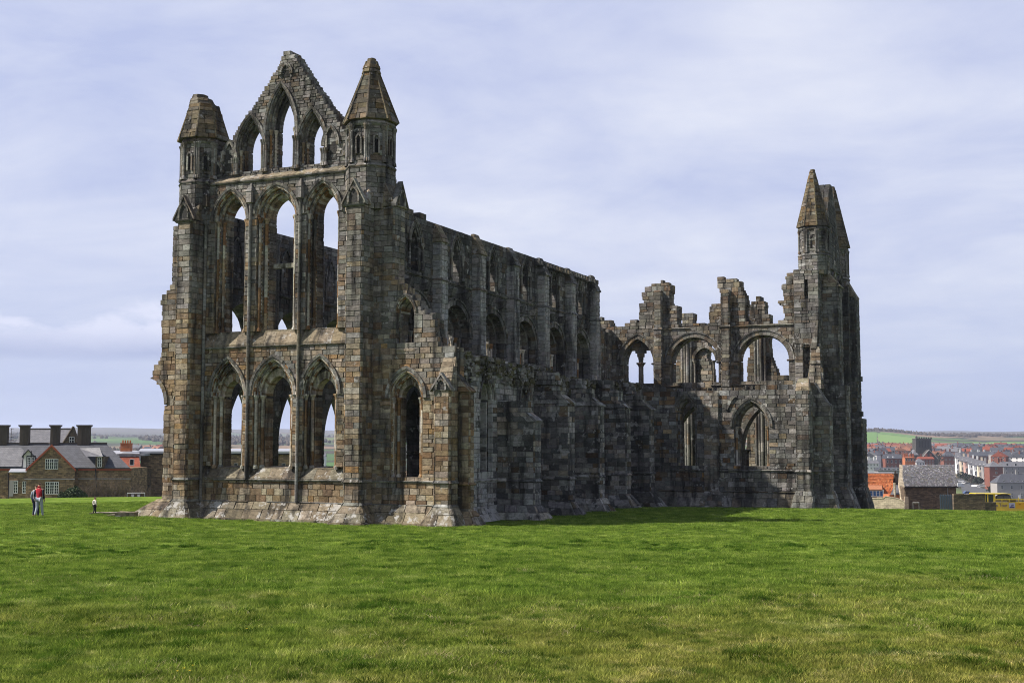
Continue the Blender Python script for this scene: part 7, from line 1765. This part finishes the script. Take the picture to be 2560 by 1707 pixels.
# caravan park
cm = MB(); cm.box(-4, 4, 0, 3.2, .4, 2.9); cm.box(-4.1, 4.1, -.1, 3.3, 2.9, 3.15); cm.c = []; cme = cm.mesh('static_caravan', M_RENDER_W)
cw = MB(); cw.box(-3.6, -1.2, -.06, .0, 1.2, 2.2); cw.c = []; cwm = cw.mesh('window', M_PANE)
for i in range(44):
    if i < 24: x, y = 2372 + i * 2.75, 1107.5 + i * .13 + rnd.uniform(-1.2, 1.2)
    else: x, y = 2455 + (i - 24) * 4.3, 1112.5 + (i - 24) * .17 + rnd.uniform(-1.3, 1.3)
    d = 2250 + rnd.uniform(-60, 60); p = at(x, y + 1.2, d)
    o = bpy.data.objects.new('static_caravan', cme); COL.objects.link(o); o.location = p; o.rotation_euler = (0, 0, YAW + rnd.uniform(-.5, .5)); tag(o, 'tiny white caravan parked in the far rows below the green field', 'caravan', 'white caravans on the far field')
    q_ = bpy.data.objects.new('window', cwm); COL.objects.link(q_); q_.parent = o
# road with parked cars between barn and terrace
mb = MB(); rp = [at(x, y, d) for x, y, d in ((2390, 1196, 960), (2404, 1196, 960), (2430, 1213, 800), (2402, 1216, 800), (2480, 1226, 700), (2408, 1240, 640), (2500, 1240, 640), (2400, 1264, 560), (2510, 1264, 560))]
mb.add([tuple(p) for p in rp], [(0, 1, 2, 3), (3, 2, 4, 5), (5, 4, 6), (5, 6, 8, 7)]); mb.c = []; o = mb.build('road', M_ASPHALT); o['kind'] = 'structure'
CARP = {}
def car_mesh(kind, paint):
    key = (kind, paint.name)
    if key in CARP: return CARP[key]
    b_, gl, wh = MB(), MB(), MB()
    if kind == 'van': prof = [(-2.6, .35), (2.6, .35), (2.6, 1.0), (2.0, 1.25), (1.55, 2.1), (1.2, 2.3), (-2.5, 2.35), (-2.6, 2.2)]; gp_ = [(1.2, 1.35), (1.9, 1.35), (1.5, 2.0), (1.2, 2.0)]; wx = (-1.6, 1.6)
    else: prof = [(-2.1, .3), (2.1, .3), (2.1, .75), (1.2, .88), (.6, 1.42), (-1.1, 1.46), (-1.75, .95), (-2.1, .9)]; gp_ = [(-1.45, .93), (1.0, .93), (.5, 1.36), (-1.0, 1.38)]; wx = (-1.3, 1.3)
    b_.prism([(x, -.85, z) for x, z in prof], [(x, .85, z) for x, z in prof]); gl.prism([(x, -.865, z) for x, z in gp_], [(x, .865, z) for x, z in gp_])
    gl.prism([(prof[3][0] + .02, -.7, prof[3][1]), (prof[3][0] + .02, .7, prof[3][1]), (prof[4][0] + .03, .65, prof[4][1]), (prof[4][0] + .03, -.65, prof[4][1])], [(prof[3][0] - .1, -.7, prof[3][1]), (prof[3][0] - .1, .7, prof[3][1]), (prof[4][0] - .1, .65, prof[4][1]), (prof[4][0] - .1, -.65, prof[4][1])])
    wms = []
    for x in wx:
        for y in (-.8, .62):
            m_ = MB(); m_.prism([(x + .32 * cos(2 * pi * i / 12), y, .32 + .32 * sin(2 * pi * i / 12)) for i in range(12)], [(x + .32 * cos(2 * pi * i / 12), y + .2, .32 + .32 * sin(2 * pi * i / 12)) for i in range(12)]); m_.c = []; wms.append(m_.mesh('wheel', M_BLACK))
    b_.c = []; gl.c = []
    CARP[key] = (b_.mesh('body', paint), gl.mesh('glass', M_PANE), wms); return CARP[key]
PW, PS, PD, PB = simple('white car paint', (.72, .72, .73), .3, .03, spec=.5), simple('silver car paint', (.42, .43, .46), .3, .03, spec=.5), simple('dark car paint', (.03, .032, .04), .3, .05, spec=.5), simple('blue car paint', (.06, .10, .22), .3, .05, spec=.5)
for kind, paint, x, y, d, rz, lab in (('van', PW, 2440, 1221, 780, -.9, 'large white van parked by the terrace road'), ('car', PS, 2455, 1216, 760, -.3, 'silver car parked right of the white van'), ('car', PD, 2429, 1214, 830, -.9, 'dark car parked behind the white van'), ('car', PW, 2412, 1209, 850, -.7, 'white car second in the parked row left of the van'), ('car', PS, 2404, 1204, 890, -.7, 'silver car at the top of the parked row'), ('car', PD, 2420, 1211, 835, -.8, 'dark car between white car and the van'),
                                  ('van', PW, 2400, 1217, 740, .4, 'small white van beside the barn roof corner'), ('car', PB, 2418, 1234, 660, .2, 'blue car on the road above the stone wall'), ('car', PW, 2466, 1229, 740, .1, 'white car near the road junction right of the van')):
    b_, gl, wms = car_mesh(kind, paint); r = empty('parked_van' if kind == 'van' else 'parked_car', at(x, y, d), lab, kind); r.rotation_euler = (0, 0, YAW + rz)
    for nm, me_ in (('body', b_), ('glass', gl)): o = bpy.data.objects.new(nm, me_); COL.objects.link(o); o.parent = r
    for me_ in wms: o = bpy.data.objects.new('wheel', me_); COL.objects.link(o); o.parent = r
# garden shrubs along the terrace, trees by the church and on the ridges
M_DKLEAF = simple('dark evergreen leaves', (.018, .026, .012), .8, .5, .4)
M_BARE = simple('bare winter crown', (.060, .048, .036), .9, .4, .3)
def tree(label, c, h, rw, mat, group=None, n=260, name='tree', trunk=True, leaf=.5):
    r = empty(name, c, label, 'tree', group); mb = MB()
    for i in range(n):
        a = rnd.uniform(0, 2 * pi); z = rnd.random(); e = rnd.random() ** .5
        rr = rw * sqrt(max(.03, 1 - (2 * z - .9) ** 2)) * (1 + .3 * mnoise.noise(Vector((3 * cos(a), 3 * sin(a), z * 4 + c[0]))))
        p = Vector((rr * e * cos(a), rr * e * sin(a), h * (.18 + .82 * z))); u = Vector((rnd.gauss(0, 1), rnd.gauss(0, 1), rnd.gauss(0, 1))).normalized() * leaf * rnd.uniform(.5, 1.2); v = u.orthogonal().normalized() * leaf * .6
        mb.add([p - u, p + v, p + u, p - v], [(0, 1, 2, 3)])
    mb.c = []; mb.build('crown', mat, r, local=True)
    mb = MB(); mb.tube([(0, 0, -2), (.1, 0, h * .4), (.0, .1, h * .75)], [h * .035, h * .025, .03], 6); mb.c = []; mb.build('trunk', M_TWIG, r, local=True); return r
for (x, y, d, h, rw, mt, lab) in ((2346, 1160, 600, 9, 4, M_DKLEAF, 'dark evergreen tree right of the church gable'), (2405, 1197, 500, 4.5, 3.2, M_DKLEAF, 'dark green garden trees at the top of the terrace'), (2422, 1203, 470, 4, 3, M_DKLEAF, 'dark garden shrub in front of the middle terrace houses'), (2434, 1209, 450, 4.5, 2.6, M_BARE, 'brown bare garden tree in front of the terrace'), (2447, 1211, 430, 4, 2.6, M_DKLEAF, 'dark hedge tree above the white van'), (2483, 1233, 370, 3.5, 2.6, M_DKLEAF, 'dark bush left of the grey terrace')):
    tree(lab, at(x, y, d * 1.8), h * 1.15, rw * 1.3, mt, leaf=.7)
# woods on the hills and in the valley: one mass of low crowns
wv = MB(); r = random.Random(11)
def crown(p, s):
    n = 7; top = Vector((p.x + r.uniform(-.2, .2) * s, p.y, p.z + s * r.uniform(.85, 1.15)))
    r0 = [Vector((p.x + s * .5 * cos(2 * pi * k / n + r.random() * .5), p.y + s * .5 * sin(2 * pi * k / n), p.z - .1 * s)) for k in range(n)]
    r1 = [Vector((p.x + s * .55 * cos(2 * pi * k / n) * r.uniform(.75, 1.2), p.y + s * .55 * sin(2 * pi * k / n) * r.uniform(.75, 1.2), p.z + s * r.uniform(.4, .7))) for k in range(n)]
    o = len(wv.v); wv.v += [tuple(v) for v in r0 + r1 + [top]]
    for k in range(n): wv.f += [[o + k, o + (k + 1) % n, o + n + (k + 1) % n, o + n + k], [o + n + k, o + n + (k + 1) % n, o + 2 * n]]
def wood(n, a0, a1, r0, r1, s0, s1, thr=.0, f=1 / 260.0):
    k = 0; tries = 0
    while k < n and tries < n * 30:
        tries += 1; a = radians(r.uniform(a0, a1)); d = sqrt(r.uniform(r0 * r0, r1 * r1)); p = G0 + FWD * (d * cos(a)) + RGT * (d * sin(a))
        if vn(p.x, p.y, f, 1.5) < thr: continue
        p.z = float(ground_z(p.x, p.y)); crown(p, r.uniform(s0, s1)); k += 1
wood(900, -25, -15, 1300, 2800, 5, 9, -.2); wood(450, -15, -6, 1900, 3400, 5, 8, .3); wood(500, 15, 25, 2900, 3500, 5, 8, .35); wood(420, 15, 25, 3500, 4200, 7, 10, -.2); wood(350, -25, -6, 3300, 4200, 7, 11, -.1)
wood(500, 15, 25, 1150, 2000, 4, 7, .2, 1 / 90.0); wood(420, -11, -8.2, 330, 700, 6, 10, -.4, 1 / 60.); wood(300, -25, -6, 900, 1500, 5, 8, .2, 1 / 90.)
wv.c = []; tag(wv.build('woodland', M_BARE), 'dark leafless woods and hedges covering the far hillsides', 'woodland', kind='stuff')

# ---------------- air
hz = MB(); hz.box(G0.x - 10500, G0.x + 10500, G0.y - 10500, G0.y + 10500, -60, 190); hz.c = []
hm = bpy.data.materials.new('haze'); hm.use_nodes = True; ht = hm.node_tree; ht.nodes.clear()
ho = N(ht, 'ShaderNodeOutputMaterial'); hp = N(ht, 'ShaderNodeVolumePrincipled'); hp.inputs['Color'].default_value = (.72, .80, 1, 1); hp.inputs['Density'].default_value = 9.5e-5; hp.inputs['Anisotropy'].default_value = .2
L(ht, hp.outputs[0], ho.inputs['Volume'])
haze = hz.build('haze', hm); haze['kind'] = 'stuff'
